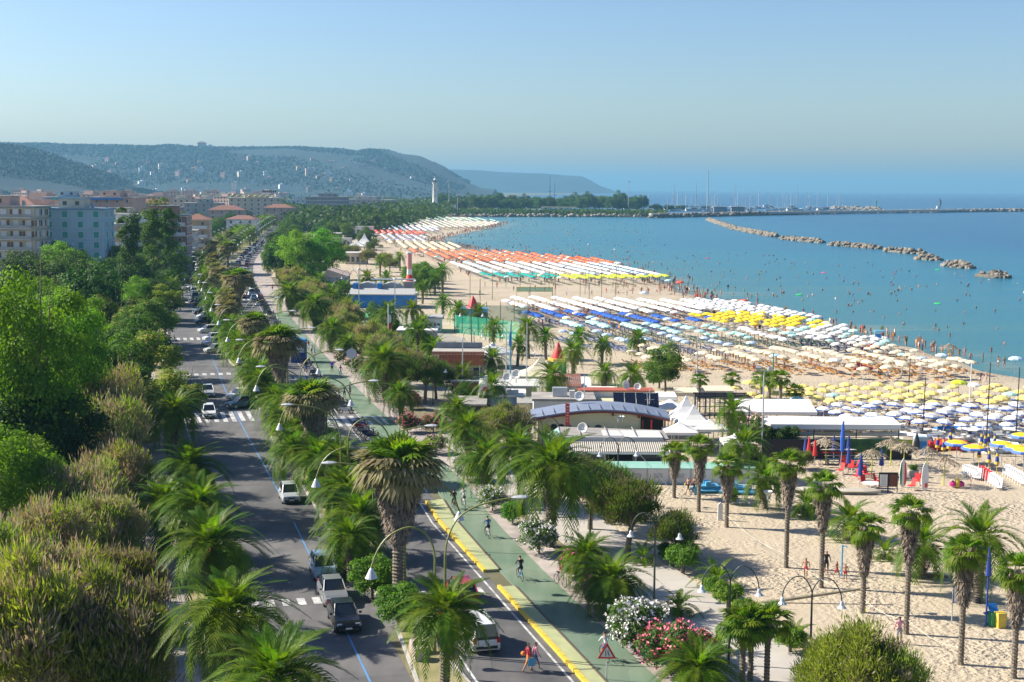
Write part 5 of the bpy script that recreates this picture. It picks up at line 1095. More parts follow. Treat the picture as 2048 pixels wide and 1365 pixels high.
# --- bar with the corrugated veranda
t = empty('beach_bar', (X(1232, 134), 134, 0)); tag(t, 'flat roofed beach bar with a corrugated veranda roof behind the white cabins', 'beach bar')
part(B((0, 2.2, 1.7), (9.4, 4.0, 3.4)), 'wall', mat('grey_white_wall', (.55, .55, .52), .85), t)
part(B((-2.6, 0.16, 1.3), (2.8, .12, 1.7)), 'window', glassd, t); part(B((.55, .16, 1.3), (2.5, .12, 1.9)), 'serving_hatch', black, t); part(B((3.3, .16, 1.4), (2.4, .12, 1.7)), 'window', glassd, t)
for x in (-4.4, -1.0, 1.95, 4.7): part(B((x, -1.6, 1.25), (.14, .14, 2.5)), 'post', white, t)
for i in range(52):                                   # corrugation ridges, one sheet per ridge
    if i == 0: me = MB().add([(-.1, -2.6, 2.46), (0, -2.6, 2.55), (.1, -2.6, 2.46), (-.1, .45, 3.0), (0, .45, 3.1), (.1, .45, 3.0)], [(0, 1, 4, 3), (1, 2, 5, 4)]).mesh('roof_sheet', [corrug])
    mkobj('roof_sheet', me, t, (-5.1+i*.2, 0, 0))
part(B((0, -2.62, 2.36), (10.5, .12, .16)), 'gutter', white, t); part(B((-2.2, .62, 3.28), (6.4, .12, .34)), 'fascia', mat('dark_blue_fascia', (.02, .05, .12), .7), t)
part(MB().prism([(-5.2, 3.4), (5.3, 3.1), (5.3, 3.22), (-5.2, 3.52)], .5, 5.4), 'roof', bitumen, t); part(MB().prism([(-6.2, 2.7), (-5.2, 3.4), (-5.2, 3.5), (-6.3, 2.8)], -2.0, 5.0), 'side_roof', tealroof, t)
for x in (-3.2, -.6, 2.1): part(B((x, 3.0, 3.55), (.06, 4.6, .05)), 'roof_seam', corrug, t)
# --- white beach cabins with teal lids
z0 = 128.6; t = empty('cabin_row', (X(1345, z0), z0, 0)); tag(t, 'long row of joined white beach cabins with teal lids', 'beach cabins')
cm = B((0, 1.1, .72), (1.96, 2.2, 1.44)).mesh('cabin', [white]); lm = MB().prism([(-.06, 1.46), (1.9, 1.72), (1.9, 1.79), (-.1, 1.54)], -.99, .99, axis='x').mesh('lid', [tealroof]); vm = B((0, 0, 0), (.8, .03, .04)).mesh('slat', [grey]); dm = B((0, 0, 0), (.05, .04, 1.3)).mesh('joint', [grey])
for i in range(8):
    o = mkobj('cabin', cm, t, (-7+i*2.0, 0, 0)); mkobj('lid', lm, o); mkobj('joint', dm, o, (.98, -.03, .72))
    for k in range(4): mkobj('slat', vm, o, (0, -.02, 1.0-.12*k))
# --- house with the curved roof
Z0 = 145.5; t = empty('curved_roof_house', (X(1206, Z0), Z0, 0)); tag(t, 'cream house under a wide curved grey-blue roof with dark red eaves', 'beach house')
xa, xb = -7.3, 7.1
def arc(x): u = (x-xa)/(xb-xa); return 3.15+1.15*math.sin(math.pi*min(1, max(0, (u*.80+.08))))**1.2-.25*(u > .8)*(u-.8)
n = 24; V = []; 
for i in range(n+1):
    x = xa+(xb-xa)*i/n; z = arc(x); V += [(x, 0, z), (x, 4.2, z+.25), (x, 4.2, z+.05), (x, 0, z-.2)]
mb = MB().add(V, [(4*i+j, 4*i+(j+1) % 4, 4*i+4+(j+1) % 4, 4*i+4+j) for i in range(n) for j in range(4)]+[(0, 3, 2, 1), (4*n, 4*n+1, 4*n+2, 4*n+3)]); o = part(mb, 'roof', greyblue, t); fixn(o.data)
V = []
for i in range(n+1):
    x = xa+(xb-xa)*i/n; z = arc(x); V += [(x, -.05, z-.16), (x, -.01, z-.36)]
part(MB().add(V, [(2*i, 2*i+1, 2*i+3, 2*i+2) for i in range(n)]), 'eave', darkred, t)
for i in range(1, 12): x = xa+(xb-xa)*i/12; part(B((x, 2.1, arc(x)+.17), (.05, 4.0, .06)), 'roof_seam', slate, t)
wx0, wx1 = -6.6, 4.1; V = [(wx0, 0)]+[(wx1, 0)]+[(wx0+(wx1-wx0)*(1-i/12), arc(wx0+(wx1-wx0)*(1-i/12))-.2) for i in range(13)]
part(MB().prism(V, .5, 4.0), 'wall', creamw, t)
for x in (-3.6, 1.2, 3.9): part(B((x, .3, arc(x)-.4), (.22, .5, .5)), 'bracket', darkred, t)
for x in (-4.9, -4.15): o = part(MB().lathe([(0, 0), (.34, 0), (.34, .1)], n=14), 'porthole', white, t, loc=(x, .5, 2.35)); o.rotation_euler = (R(90), 0, 0); o2 = part(MB().lathe([(0, .12), (.26, .12), (.26, .0)], n=14), 'glass', black, o)
for x in (-3.4, -1.6, -.3): part(MB().prism([(x+.36*math.cos(a*math.pi/8), 2.35+.3*math.sin(a*math.pi/8)) for a in range(9)], .44, .52), 'arched_window', glassd, t)
part(B((.7, -.6, 1.75), (7.6, 1.4, .3)), 'lean_to_roof', corrug, t); part(B((.7, -.2, .8), (7.4, .9, 1.5)), 'lean_to', grey, t)
part(B((5.4, 2.6, 1.6), (2.6, .3, 3.2)), 'dark_doorway', black, t)
for x in (4.3, 5.2, 6.6): part(B((x, .3, 1.6), (.16, .16, 3.2)), 'post', redp if x == 5.2 else darkred, t)
# red vertical banner sign
t = empty('banner_sign', (X(1139, 142), 142, 0)); tag(t, 'narrow red banner with white lettering on a black post before the curved roof', 'sign'); part(T([(0, 0, 0), (0, 0, 5.3)], .07), 'post', black, t); part(B((-.1, -.1, 4.35), (.42, .1, 2.2)), 'panel', redp, t)
for k, w in enumerate((.22, .16, .24, .18, .2, .15)): part(B((-.1+.02*(k % 2), -.17, 5.15-k*.3), (w, .03, .13)), 'letter', whitep, t)
# --- buildings behind
t = empty('white_annex', (X(1130, 152), 152, 0)); tag(t, 'white flat roofed annex with air conditioning units behind the curved roof', 'annex'); part(B((0, 2.5, 2.1), (6.6, 5, 4.2)), 'wall', white, t); part(B((0, 2.5, 4.3), (6.9, 5.3, .25)), 'roof', bitumen, t); part(B((-.4, 2.0, 4.9), (1.6, 1.0, 1.0)), 'air_conditioner', silver, t); part(B((.9, 1.2, 4.8), (.6, .5, .8)), 'vent_box', white, t)
t = empty('cream_annex', (X(1245, 153), 153, 0)); tag(t, 'cream annex with a long red-brown roof strip carrying solar panels', 'annex'); part(B((0, 2.5, 1.9), (7.8, 5, 3.8)), 'wall', creamw, t); part(B((-.2, 5.6, 4.55), (8.5, 2.6, .14)), 'roof', redbrown, t); part(B((-.2, 5.6, 3.0), (8.0, 2.2, 2.9)), 'upper_wall', white, t)
t = empty('solar_array', (X(1276, 151.8), 151.8, 0)); tag(t, 'four dark solar panels tilted on the roof of the cream annex', 'solar panels')
for i in range(4): o = part(B((0, 0, 0), (1.16, 1.9, .06)), 'panel', solarm, t, loc=(-1.85+i*1.24, .6, 4.3)); o.rotation_euler = (R(48), 0, 0); part(B((.60, 0, .0), (.05, 1.92, .08)), 'frame', silver, o)
def dish(px, py, Z, z, r, lab, az=-.3):
    t = empty('satellite_dish', (X(px, Z), Z, z-r)); tag(t, lab, 'satellite dish', 'satellite dishes'); o = part(MB().lathe([(.02, -.30*r), (r*.5, -.22*r), (r*.85, -.07*r), (r, 0), (r*1.04, -.02), (r*.85, -.12*r), (.02, -.36*r)], n=18), 'reflector', white, t, loc=(0, 0, r), smooth=True); o.rotation_euler = (R(75), 0, az)
    part(T([(0, .1, -.5), (0, .1, r)], .05), 'post', grey, t); part(T([(0, .2, r), (.1*r, -r*.9, r*.9)], .02, 4), 'arm', grey, t)
dish(1161, 787, 149, 5.2, .52, 'satellite dish on the white annex, above the curved roof'); dish(1168, 862, 136.5, 3.9, .5, 'satellite dish on the flat roof of the bar'); dish(1255, 772, 158, 5.2, .48, 'satellite dish beside the domed skylight', .6); dish(1278, 775, 158.5, 4.9, .42, 'small satellite dish right of its twin'); dish(1033, 735, 168, 5.0, .55, 'satellite dish on the mast by the blue and white bar'); dish(1015, 757, 162, 5.4, .55, 'round dish at the foot of the blue masts')
# --- tents
def pagoda(px, Z, w, h, top, m, lab, grp=None, rz=0.0):
    t = empty('pagoda_tent', (X(px, Z), Z, 0), rz); tag(t, lab, 'tent', grp); N = 8; V = []; prof = [(1, h-.28), (1, h), (.62, h+(top-h)*.22), (.34, h+(top-h)*.48), (.14, h+(top-h)*.78), (.03, top)]
    for k, z in prof:
        for i in range(16):
            a = math.pi/4+i*math.pi/8; q = k*w/2*1.0/max(abs(math.cos(a-math.pi/4)), abs(math.sin(a-math.pi/4))) ; V.append((q*math.cos(a-math.pi/4), q*math.sin(a-math.pi/4), z))
    part(MB().add(V, [(16*r+i, 16*r+(i+1) % 16, 16*r+16+(i+1) % 16, 16*r+16+i) for r in range(5) for i in range(16)]), 'canopy', m, t)
    for x in (-1, 1):
        for y in (-1, 1): part(B((x*w*.48, y*w*.48, h/2), (.09, .09, h)), 'leg', silver, t)
    return t
pagoda(1377, 152, 3.6, 2.7, 4.9, canvas, 'white peaked tent, the higher one behind', 'white peaked tents'); pagoda(1393, 148, 3.8, 2.6, 4.5, canvas, 'white peaked tent with pleats, in front of its twin', 'white peaked tents'); pagoda(1365, 144.5, 3.4, 2.4, 3.3, canvas, 'low white tent roof beside the curved roof house', 'white peaked tents'); pagoda(1425, 146.5, 3.4, 2.4, 3.2, canvas, 'low white tent roof on the seaward side of the peaked pair', 'white peaked tents'); pagoda(1345, 160, 3.4, 2.6, 3.3, canvas, 'low white tent right of the solar panels', 'white peaked tents')
pagoda(1082, 186, 5.6, 2.7, 5.0, creamc, 'pale yellow pyramid tent among the palms', None); pagoda(1480, 139, 2.9, 2.3, 3.1, canvas, 'white parasol roof above the pink flowering bush')
pagoda(728, 610, 7, 3, 7.5, canvas, 'far white pyramid tent by the red parasols, higher of the pair', 'far pyramid tents'); pagoda(712, 590, 7, 3, 5.5, canvas, 'far white pyramid tent by the red parasols, lower of the pair', 'far pyramid tents')
def canopy(name, lab, px0, px1, Z, d, z0_, z1_, m, grp=None, under=None, cat='awning', valance=.35):
    x0, x1 = X(px0, Z), X(px1, Z); t = empty(name, ((x0+x1)/2, Z, 0)); tag(t, lab, cat, grp); w = x1-x0
    part(MB().prism([(0, z0_), (d, z1_), (d, z1_+.07), (0, z0_+.07)], -w/2, w/2, axis='x'), 'roof', m, t)
    if valance: part(B((0, -.03, z0_-valance/2+.05), (w, .04, valance)), 'valance', m, t)
    k = max(2, int(w/3.4)+1)
    for i in range(k):
        for y in (.15, d-.15): part(B((-w/2+.15+(w-.3)*i/(k-1), y, z0_/2), (.09, .09, z0_)), 'post', under or grey, t)
    return t, w
canopy('white_awning', 'white sloping awning behind the kayak shed', 1480, 1642, 157, 4.4, 2.3, 3.1, canvas, 'white awnings'); t, w = canopy('kayak_shed', 'open shed with a white roof over shelves of kayaks', 1548, 1812, 146, 3.2, 2.75, 3.05, canvas, None, darkm, 'boat shed', .5)
V = [(-w/2-.02, 0, 2.4), (-w/2-.9, 1.4, 2.75), (-w/2, 3.2, 3.1), (-w/2, 0, 2.82)]; part(MB().add(V, [(0, 1, 3), (1, 2, 3)]), 'gable_flap', canvas, t)
for z in (.75, 1.4, 2.05): part(B((0, .3, z), (w, .06, .06)), 'rail', darkm, t); part(B((0, 2.9, z), (w, .06, .06)), 'rail', darkm, t)
canopy('sun_canopy', 'small flat cream canopy behind the promenade palms', 1356, 1402, 169, 3.0, 2.7, 2.9, creamc, 'cream canopies'); canopy('sun_canopy', 'flat cream canopy over the dark pergola', 1415, 1472, 170, 3.0, 2.8, 3.0, creamc, 'cream canopies'); canopy('sun_canopy', 'white canopy right of the red-brown roof', 1318, 1358, 162, 2.6, 3.2, 3.4, canvas, 'cream canopies'); canopy('sun_canopy', 'white canopy above the dark green bush', 1185, 1240, 168, 3, 2.6, 3.1, canvas, 'cream canopies')
canopy('sun_canopy', 'white sailcloth canopy by the red tiled roof', 1140, 1185, 176, 3, 2.3, 3.2, canvas, 'cream canopies')
t = empty('pergola', (X(1455, 163), 163, 0)); tag(t, 'dark timber pergola behind the white awnings', 'pergola')
for i in range(6):
    for y in (0, 4): part(B((-2.9+i*1.16, y, 1.5), (.12, .12, 3.0)), 'post', darkm, t)
for y in (0, 1.3, 2.6, 4): part(B((0, y, 3.0), (6.4, .12, .16)), 'beam', darkm, t)
for z in (1.0, 2.0): part(B((0, -.05, z), (6.2, .06, .08)), 'rail', darkm, t)
# kayaks on the shelves and boards in the rack
def kayak_mesh(L_, w, h, m):
    mb = MB(); st = [(-.5, .02, .12), (-.42, .45, .03), (-.2, .95, 0), (.15, 1, 0), (.38, .55, .03), (.5, .02, .14)]; V = []
    for x, k, z in st: V += [(x*L_, -w/2*k, h*.55+z*h), (x*L_, 0, z*h), (x*L_, w/2*k, h*.55+z*h), (x*L_, 0, h*(.62+.38*k)+z*h*.5)]
    mb.add(V, [(4*i+j, 4*i+(j+1) % 4, 4*i+4+(j+1) % 4, 4*i+4+j) for i in range(5) for j in range(4)]); return fixn(mb.mesh('kayak', [m]))
KM = [kayak_mesh(5.0, .8, .5, m_) for m_ in (white, mat('grey_green_plastic', (.42, .48, .42), .5), mat('beige_plastic', (.62, .56, .44), .5))]
px_c = (1548+1812)/2
for z, row in ((.80, 'lowest'), (1.45, 'middle'), (2.10, 'top')):
    for k in range(3):
        tag(mkobj('kayak', KM[(k+int(z*3)) % 3], None, (X(1680, 147)-4.9+k*4.9+rnd.uniform(-.3, .3), 146.5+rnd.uniform(0, .4), z), rnd.uniform(-.03, .03)), 'kayak on the %s shelf of the shed, %s' % (row, ('promenade end', 'middle bay', 'seaward end')[k]), 'kayak', 'kayaks stored in the shed')
t = empty('board_fence', (X(1725, 140), 141.5, 0)); tag(t, 'dark board fence painted green and yellow below the kayak shed', 'fence'); part(B((-5, 0, 1.0), (8.5, .1, 2.0)), 'panel', black, t); part(B((1.3, -.02, 1.15), (4.2, .1, 1.9)), 'panel', greenbox, t); part(B((4.6, -.03, 1.6), (2.6, .1, .9)), 'panel', mat('lime_board', (.30, .38, .04), .8), t); part(B((4.6, .02, .7), (2.6, .1, 1.4)), 'panel', black, t)
for i in range(5):
    tag(mkobj('surfboard', kayak_mesh(3.6, .62, .14, (white, redp, white, skyp, white)[i]), None, (X(1690, 138)+i*.18, 138.6-.1*i, .35+.28*(4-i)), .02*i), 'surfboard in the low rack, number %s from the top' % ('one', 'two', 'three', 'four', 'five')[i], 'surfboard', 'surfboards stacked in the low rack')
for i in range(3): tag(mkobj('board_trestle', MB().box((0, 0, .75), (.08, .9, 1.5)).mesh('board_trestle', [darkm]), None, (X(1665+25*i, 139), 138.7, 0)), ('trestle at the promenade end of the surfboard rack', 'middle trestle of the surfboard rack', 'trestle at the seaward end of the surfboard rack')[i], 'trestle', 'trestles of the surfboard rack')
def board(px, py, lab, cols):
    p = at(px, py); t = empty('surfboard', p); tag(t, lab, 'surfboard', 'surfboards standing in the sand'); outl = [(-.04, 0), (-.26, .35), (-.33, 1.3), (-.22, 2.3), (0, 2.75), (.22, 2.3), (.33, 1.3), (.26, .35), (.04, 0)]
    part(MB().prism(outl, -.05, .05), 'board', cols[1], t)
    if len(cols) > 2:
        part(MB().prism([(-.26, .35), (-.33, 1.3), (-.22, 2.3), (-.12, 2.5), (-.12, .2)], -.062, -.052), 'green_band', cols[0], t); part(MB().prism([(.26, .35), (.12, .2), (.12, 2.5), (.22, 2.3), (.33, 1.3)], -.062, -.052), 'red_band', cols[2], t)
    else: part(B((.1, -.1, .55), (.22, .08, .35)), 'red_tag', cols[0], t)
board(1805, 976, 'surfboard painted green, white and red, upright in the sand', (greenp, white, redp)); board(1849, 983, 'white surfboard upright in the sand with a red tag', (redp, white))
# menu boards
for px, m_, lab in ((1766, white, 'black framed menu board with a white sheet'), (1785, mat('brown_board', (.16, .05, .03), .7), 'brown menu board beside the white one')):
    p = at(px, 987); t = empty('menu_board', p); tag(t, lab, 'menu board', 'menu boards'); part(B((0, 0, 1.25), (.85, .08, 1.3)), 'frame', black, t); part(B((0, -.06, 1.2), (.66, .04, 1.05)), 'sheet', m_, t)
    for x in (-.4, .4): part(B((x, 0, .4), (.06, .06, .8)), 'leg', black, t)
    if m_ is white:
        for k in range(7): part(B((0, -.085, 1.6-k*.13), (.46, .01, .03)), 'text_line', grey, t)
# thatched parasols
def thatch_spec():
    N = 300; r = np.random.default_rng(4); az = r.random(N)*6.283; u = r.random(N)**.6; rad = 1.45*u; P = np.stack([np.cos(az)*rad, np.sin(az)*rad, 2.75-.75*u**1.15+r.normal(size=N)*.03], 1); up = unit(np.stack([np.cos(az), np.sin(az), -.55+0*az], 1)+r.normal(size=(N, 3))*.12); Nn = unit(np.stack([np.cos(az)*.4, np.sin(az)*.4, 1+0*az], 1)+r.normal(size=(N, 3))*.25)
    V, Q = leaves(P, Nn, r.uniform(.5, .9, N), r.uniform(.05, .12, N), up=up)
    return dict(name='thatched_parasol', cat='parasol', parts=[dict(name='thatch', mesh=npmesh('thatch', V, Q, [straw])), dict(name='pole', mesh=T([(0, 0, 0), (0, 0, 2.7)], .06).mesh('pole', [limep]))])
TH = thatch_spec()
for px, py, lab in ((1781, 932, 'thatched parasol on a lime pole before the green fence'), (1807, 940, 'thatched parasol on a lime pole above the striped surfboard'), (1887, 973, 'thatched parasol alone on the open sand, seaward'), (1854, 952, 'thatched parasol behind the white surfboard'), (1743, 955, 'thatched parasol over the red chairs and tables'), (1651, 930, 'thatched parasol beside the red closed parasol')):
    place(TH, at(px, py), px, 1.0, lab, 'thatched parasols')
place(TH, at(1307, 738), 0, .9, 'dark thatched parasol at the end of the cream parasol row', 'thatched parasols'); place(TH, at(1897, 722), 0, 1.0, 'dark thatched parasol on the water line', 'thatched parasols')
# closed parasols
def closed(m, m2=None): return dict(name='closed_parasol', cat='parasol', parts=[dict(name='cloth', mesh=MB().lathe([(.05, .95), (.22, 1.0), (.17, 1.5), (.07, 2.25), (.02, 2.4)], n=8).mesh('cloth', [m])), dict(name='pole', mesh=T([(0, 0, 0), (0, 0, 1.2)], .03).mesh('pole', [m2 or silver]))])
CB, CR, CY = closed(navy), closed(redc), closed(navy, yellowp); CY['parts'].append(dict(name='yellow_cloth', mesh=MB().lathe([(.24, 1.02), (.225, 1.25), (.20, 1.27)], n=8).mesh('yellow_cloth', [yellowp]))); CY['parts'].append(dict(name='yellow_tip', mesh=MB().lathe([(.135, 1.8), (.10, 2.1)], n=8).mesh('yellow_tip', [yellowp])))
for i, (px, py, sp) in enumerate(((1610, 928, CB), (1617, 930, CR), (1667, 925, CB), (1696, 925, CB), (1696, 950, CB), (1721, 965, CB), (1719, 975, CB), (1762, 955, CB), (1629, 935, CR))):
    place(sp, at(px, py), 0, 1.15, ('dark blue closed parasol beside the tall red one', 'tall red closed parasol', 'dark blue closed parasol behind the kayak boards', 'dark blue closed parasol at the foot of the blue flag', 'dark blue closed parasol in front of the deck chairs', 'dark blue closed parasol behind the round table', 'dark blue closed parasol right against the red chairs', 'dark blue closed parasol behind the menu boards', 'slim red and white closed parasol')[i], 'closed parasols of the bar')
for i, (px, py) in enumerate(((1874, 915), (1886, 920), (1897, 917), (1962, 908), (1969, 912), (1976, 908), (1988, 912), (1957, 935), (1977, 945), (1993, 950), (1900, 905))):
    place(CY, at(px, py), i, 1.0, 'closed blue and yellow parasol on the sand beside the red pedal boats', 'closed blue and yellow parasols')
# big blue flag
p = at(1680, 945); t = empty('feather_flag', p); tag(t, 'tall furled blue flag on a pole rising above the kayak shed', 'flag'); part(T([(0, 0, 0), (.25, 0, 5.0)], .04), 'pole', silver, t); part(MB().lathe([(.05, 1.9), (.2, 2.1), (.24, 3.4), (.12, 4.6), (.03, 5.0)], n=8), 'cloth', mat('flag_blue', (.03, .12, .5), .7), t, loc=(.15, 0, 0))
# red chairs, deck chairs, table
def chair_spec(m, nm='garden_chair'):
    s = B((0, 0, .42), (.46, .46, .05)).mesh('seat', [m]); b = MB().add([(-.23, .2, .42), (.23, .2, .42), (.23, .38, .98), (-.23, .38, .98)], [(0, 1, 2, 3)]).mesh('backrest', [m]); l = T([(0, 0, 0), (0, 0, .42)], .02, 4).mesh('leg', [white])
    return dict(name=nm, cat='chair', parts=[dict(name='seat', mesh=s), dict(name='backrest', mesh=b)]+[dict(name='leg', mesh=l, loc=(x, y, 0)) for x in (-.2, .2) for y in (-.2, .2)])
CH = chair_spec(redc)
for i, (px, py) in enumerate(((1712, 962), (1722, 968), (1730, 975), (1745, 978), (1755, 972), (1720, 955), (1735, 958), (1684, 935), (1690, 940), (1679, 950), (1700, 945), (1708, 943), (1840, 965), (1833, 972), (1822, 982))):
    place(CH, at(px, py), rnd.uniform(0, 6), 1.15, 'red garden chair with white legs on the bar terrace', 'red garden chairs')
t = empty('round_table', at(1742, 984)); tag(t, 'round white table among the red chairs', 'table'); part(MB().lathe([(0, .82), (.85, .82), (.85, .78), (0, .78)], n=18), 'tabletop', white, t)
for a in range(4): part(T([(.6*math.cos(a*1.57+.7), .6*math.sin(a*1.57+.7), 0), (.5*math.cos(a*1.57+.7), .5*math.sin(a*1.57+.7), .78)], .03, 4), 'leg', white, t)
def deck_spec(m):
    mb = MB(); mb.add([(-.28, -.55, .30), (.28, -.55, .30), (.28, .25, .42), (-.28, .25, .42), (-.28, .75, 1.0), (.28, .75, 1.0)], [(0, 1, 2, 3), (3, 2, 5, 4)]); fr = MB()
    for x in (-.3, .3): fr.tube([(x, -.6, .33), (x, .78, 1.03)], .025, 4); fr.tube([(x, -.55, 0), (x, .3, .75)], .025, 4); fr.tube([(x, .6, 0), (x, -.2, .45)], .025, 4)
    return dict(name='deck_chair', cat='deck chair', parts=[dict(name='cloth', mesh=mb.mesh('cloth', [m])), dict(name='frame', mesh=fr.mesh('frame', [white]))])
DW, DR = deck_spec(canvas), deck_spec(redc)
for i in range(7): place(DW, at(1930+i*4.2, 952+i*1.5), -.4, 1.0, 'white folded deck chair in the short row before the open sand', 'deck chairs by the open sand')
for i in range(8): place(DR if i < 4 else DW, at(1962+i*5, 955+i*3.6), -.4, 1.0, 'red deck chair in the slanting row' if i < 4 else 'white deck chair ending the slanting red row', 'deck chairs by the open sand')
for i in range(8): place(DW, at(2012+i*5, 952+i*3), -.4, 1.0, 'white deck chair in the row touching the right edge', 'deck chairs by the open sand')
# blue cabinet, black folded tent, bins, shower, posts
t = empty('portable_toilet', at(1843, 912)); tag(t, 'blue and pale portable cabinet beside the thatched parasols', 'cabinet'); part(B((0, .5, .85), (1.2, 1.0, 1.7)), 'body', mat('pale_blue_shell', (.35, .5, .6), .5), t); part(B((0, -.03, .8), (.9, .06, 1.35)), 'door', bluepan, t); part(MB().prism([(-.65, 1.7), (.65, 1.7), (.45, 1.95), (-.45, 1.95)], -.05, 1.05), 'roof', mat('pale_blue_shell', (0, 0, 0)), t)
t = empty('folded_tent', at(1832, 918)); tag(t, 'tall black folded umbrella beside the blue cabinet', 'umbrella'); part(MB().lathe([(.1, .3), (.42, .6), (.3, 1.8), (.05, 2.7)], n=8), 'cloth', black, t); part(T([(0, 0, 0), (0, 0, .6)], .05), 'pole', grey, t)
for px, py, m_, lab, op in ((1990, 1256, greenp, 'dark green wheelie bin with a raised blue lid', True), (2004, 1259, yellowp, 'yellow wheelie bin beside the green one', False)):
    t = empty('wheelie_bin', at(px, py), .2); tag(t, lab, 'bin', 'recycling bins'); part(B((0, .25, .48), (.52, .5, .92), taper=1.12), 'body', m_, t); o = part(B((0, 0, 0), (.6, .58, .06)), 'lid', m_ if not op else bluepan, t, loc=(0, .25 if not op else .35, .98 if not op else 1.2)); o.rotation_euler = (R(50) if op else 0, 0, 0)
    for x in (-.25, .25): o = part(MB().lathe([(0, -.03), (.1, -.03), (.1, .03), (0, .03)], n=10), 'wheel', black, t, loc=(x, .5, .1)); o.rotation_euler = (0, R(90), 0)
t = empty('beach_shower', at(1683, 1153)); tag(t, 'slim blue shower column on the sand between the fan palms', 'shower'); part(T([(0, 0, 0), (0, 0, 2.25)], .06), 'column', skyp, t); part(T([(0, 0, 2.15), (.25, -.1, 2.2), (.3, -.12, 2.05)], .04), 'shower_head', skyp, t); part(B((0, -.2, .03), (.9, .9, .06)), 'tray', corrug, t)
t = empty('closed_umbrella', at(1971, 1255)); tag(t, 'very tall closed dark blue umbrella on a blue pole near the bins', 'umbrella'); part(T([(0, 0, 0), (.05, 0, 4.6)], .06), 'pole', navy, t); part(MB().lathe([(.06, 3.2), (.2, 3.3), (.12, 4.3), (.03, 5.1)], n=8), 'cloth', navy, t, loc=(.04, 0, 0)); part(B((0, 0, .9), (.3, .2, .1)), 'clamp', navy, t)
t = empty('notice_board', at(1903, 1250), .1); tag(t, 'white notice board on a thin pole beside the fan palm', 'notice board'); part(T([(0, 0, 0), (0, 0, 2.3)], .04), 'pole', silver, t); part(B((.45, 0, 1.9), (.85, .06, 1.0)), 'frame', navy, t); part(B((.45, -.04, 1.9), (.75, .04, .9)), 'sheet', white, t)
t = empty('white_post', at(1440, 1042), .1); tag(t, 'narrow blank white board standing on the sand between palms', 'board'); part(MB().prism([(-.2, .1), (.2, .1), (.2, 1.35), (0, 1.55), (-.2, 1.35)], -.06, .06), 'board', white, t); part(B((.18, .05, .1), (.08, .08, .4)), 'peg', white, t)
t = empty('speaker_mast', at(1521, 1207)); tag(t, 'leaning wooden mast with a horn loudspeaker on the sand', 'mast', 'loudspeaker masts'); part(T([(0, 0, 0), (.15, 0, 7.2)], [.13, .09]), 'pole', mat('weathered_wood', (.27, .24, .17), .9, var=.2, scale=3), t); part(MB().lathe([(.05, 0), (.08, .3), (.3, .6)], n=10), 'horn', silver, t, loc=(.3, 0, 6.9)); t.children[-1].rotation_euler = (0, R(80), 0)
t = empty('speaker_mast', at(1229, 975)); tag(t, 'grey mast with two horn loudspeakers before the flat roofed bar', 'mast', 'loudspeaker masts'); part(T([(0, 0, 0), (0, 0, 6.2)], [.14, .10]), 'pole', MATS['weathered_wood'], t)
for x, a in ((.25, 80), (.55, 100)): part(MB().lathe([(.05, 0), (.08, .3), (.28, .55)], n=10), 'horn', silver, t, loc=(x, 0, 6.0)); t.children[-1].rotation_euler = (0, R(a), 0)
part(T([(0, 0, 5.6), (5.2, -3.6, .05)], .02, 4), 'guy_wire', silver, t)
for px, pb, h, lab in ((1168, 868, 6.5, 'thin steel mast before the curved roof'), (1298, 880, 5.5, 'aerial mast with crossbars right of the solar panels'), (1393, 800, 8.5, 'tall grey mast behind the white tents'), (1053, 812, 10.5, 'tall grey mast with a loudspeaker by the round tamarisk'), (1020, 805, 10, 'blue mast with a furled blue flag, seaward of the pair'), (1012, 805, 9.5, 'grey mast carrying round dishes, road side of the pair'), (925, 800, 8, 'thin grey mast behind the dark tamarisk trees')):
    t = empty('mast', at(px, pb)); tag(t, lab, 'mast', 'masts of the beach bars'); part(T([(0, 0, 0), (0, 0, h)], [.1, .05]), 'pole', skyp if px == 1020 else silver, t)
    if px == 1298: part(B((0, 0, h-.4), (1.4, .05, .05)), 'crossbar', silver, t); part(B((0, 0, h-1.1), (1.0, .05, .05)), 'crossbar', silver, t)
    if px == 1020: part(MB().lathe([(.05, h-3), (.2, h-2.7), (.14, h-1.4), (.05, h-.9)], n=8), 'flag', bluepan, t)
    if px == 1053: o = part(MB().lathe([(.05, 0), (.08, .3), (.3, .55)], n=10), 'horn', white, t, loc=(.5, 0, h-4.0)); o.rotation_euler = (0, R(80), 0)
for px, pb, h, lab in ((1972, 893, 9, 'tall dark mast beside the dinghies'), (2031, 880, 8, 'dark mast at the right edge with a red light'), (1845, 870, 6.5, 'thin dark mast left of the dinghies'), (1493, 958, 7, 'thin dark mast among the fan palms'), (1937, 842, 7, 'thin pale mast in the white parasols'), (1816, 800, 5.5, 'thin mast in the pale yellow parasols')):
    t = empty('mast', at(px, pb)); tag(t, lab, 'mast', 'masts near the boats'); part(T([(0, 0, 0), (.1, 0, h)], [.08, .05]), 'pole', white if 'pale mast' in lab else darkm, t)
for px, pb, pt, lab in ((1524, 905, 740, 'floodlight mast with two square lamps above the parasols'), (1545, 790, 705, 'green post at the edge of the cream parasols')):
    t = empty('floodlight_mast', at(px, pb)); tag(t, lab, 'mast', 'floodlight masts'); h = 27-27*(pt-380)/(pb-380); part(T([(0, 0, 0), (0, 0, h)], .08), 'pole', silver if px == 1524 else greenp, t)
    if px == 1524:
        part(B((0, 0, h), (1.3, .08, .08)), 'crossarm', silver, t)
        for x in (-.6, .6): o = part(B((0, 0, 0), (.5, .2, .42)), 'floodlight', silver, t, loc=(x, -.1, h+.25)); o.rotation_euler = (R(30), 0, R(-20 if x < 0 else 20))
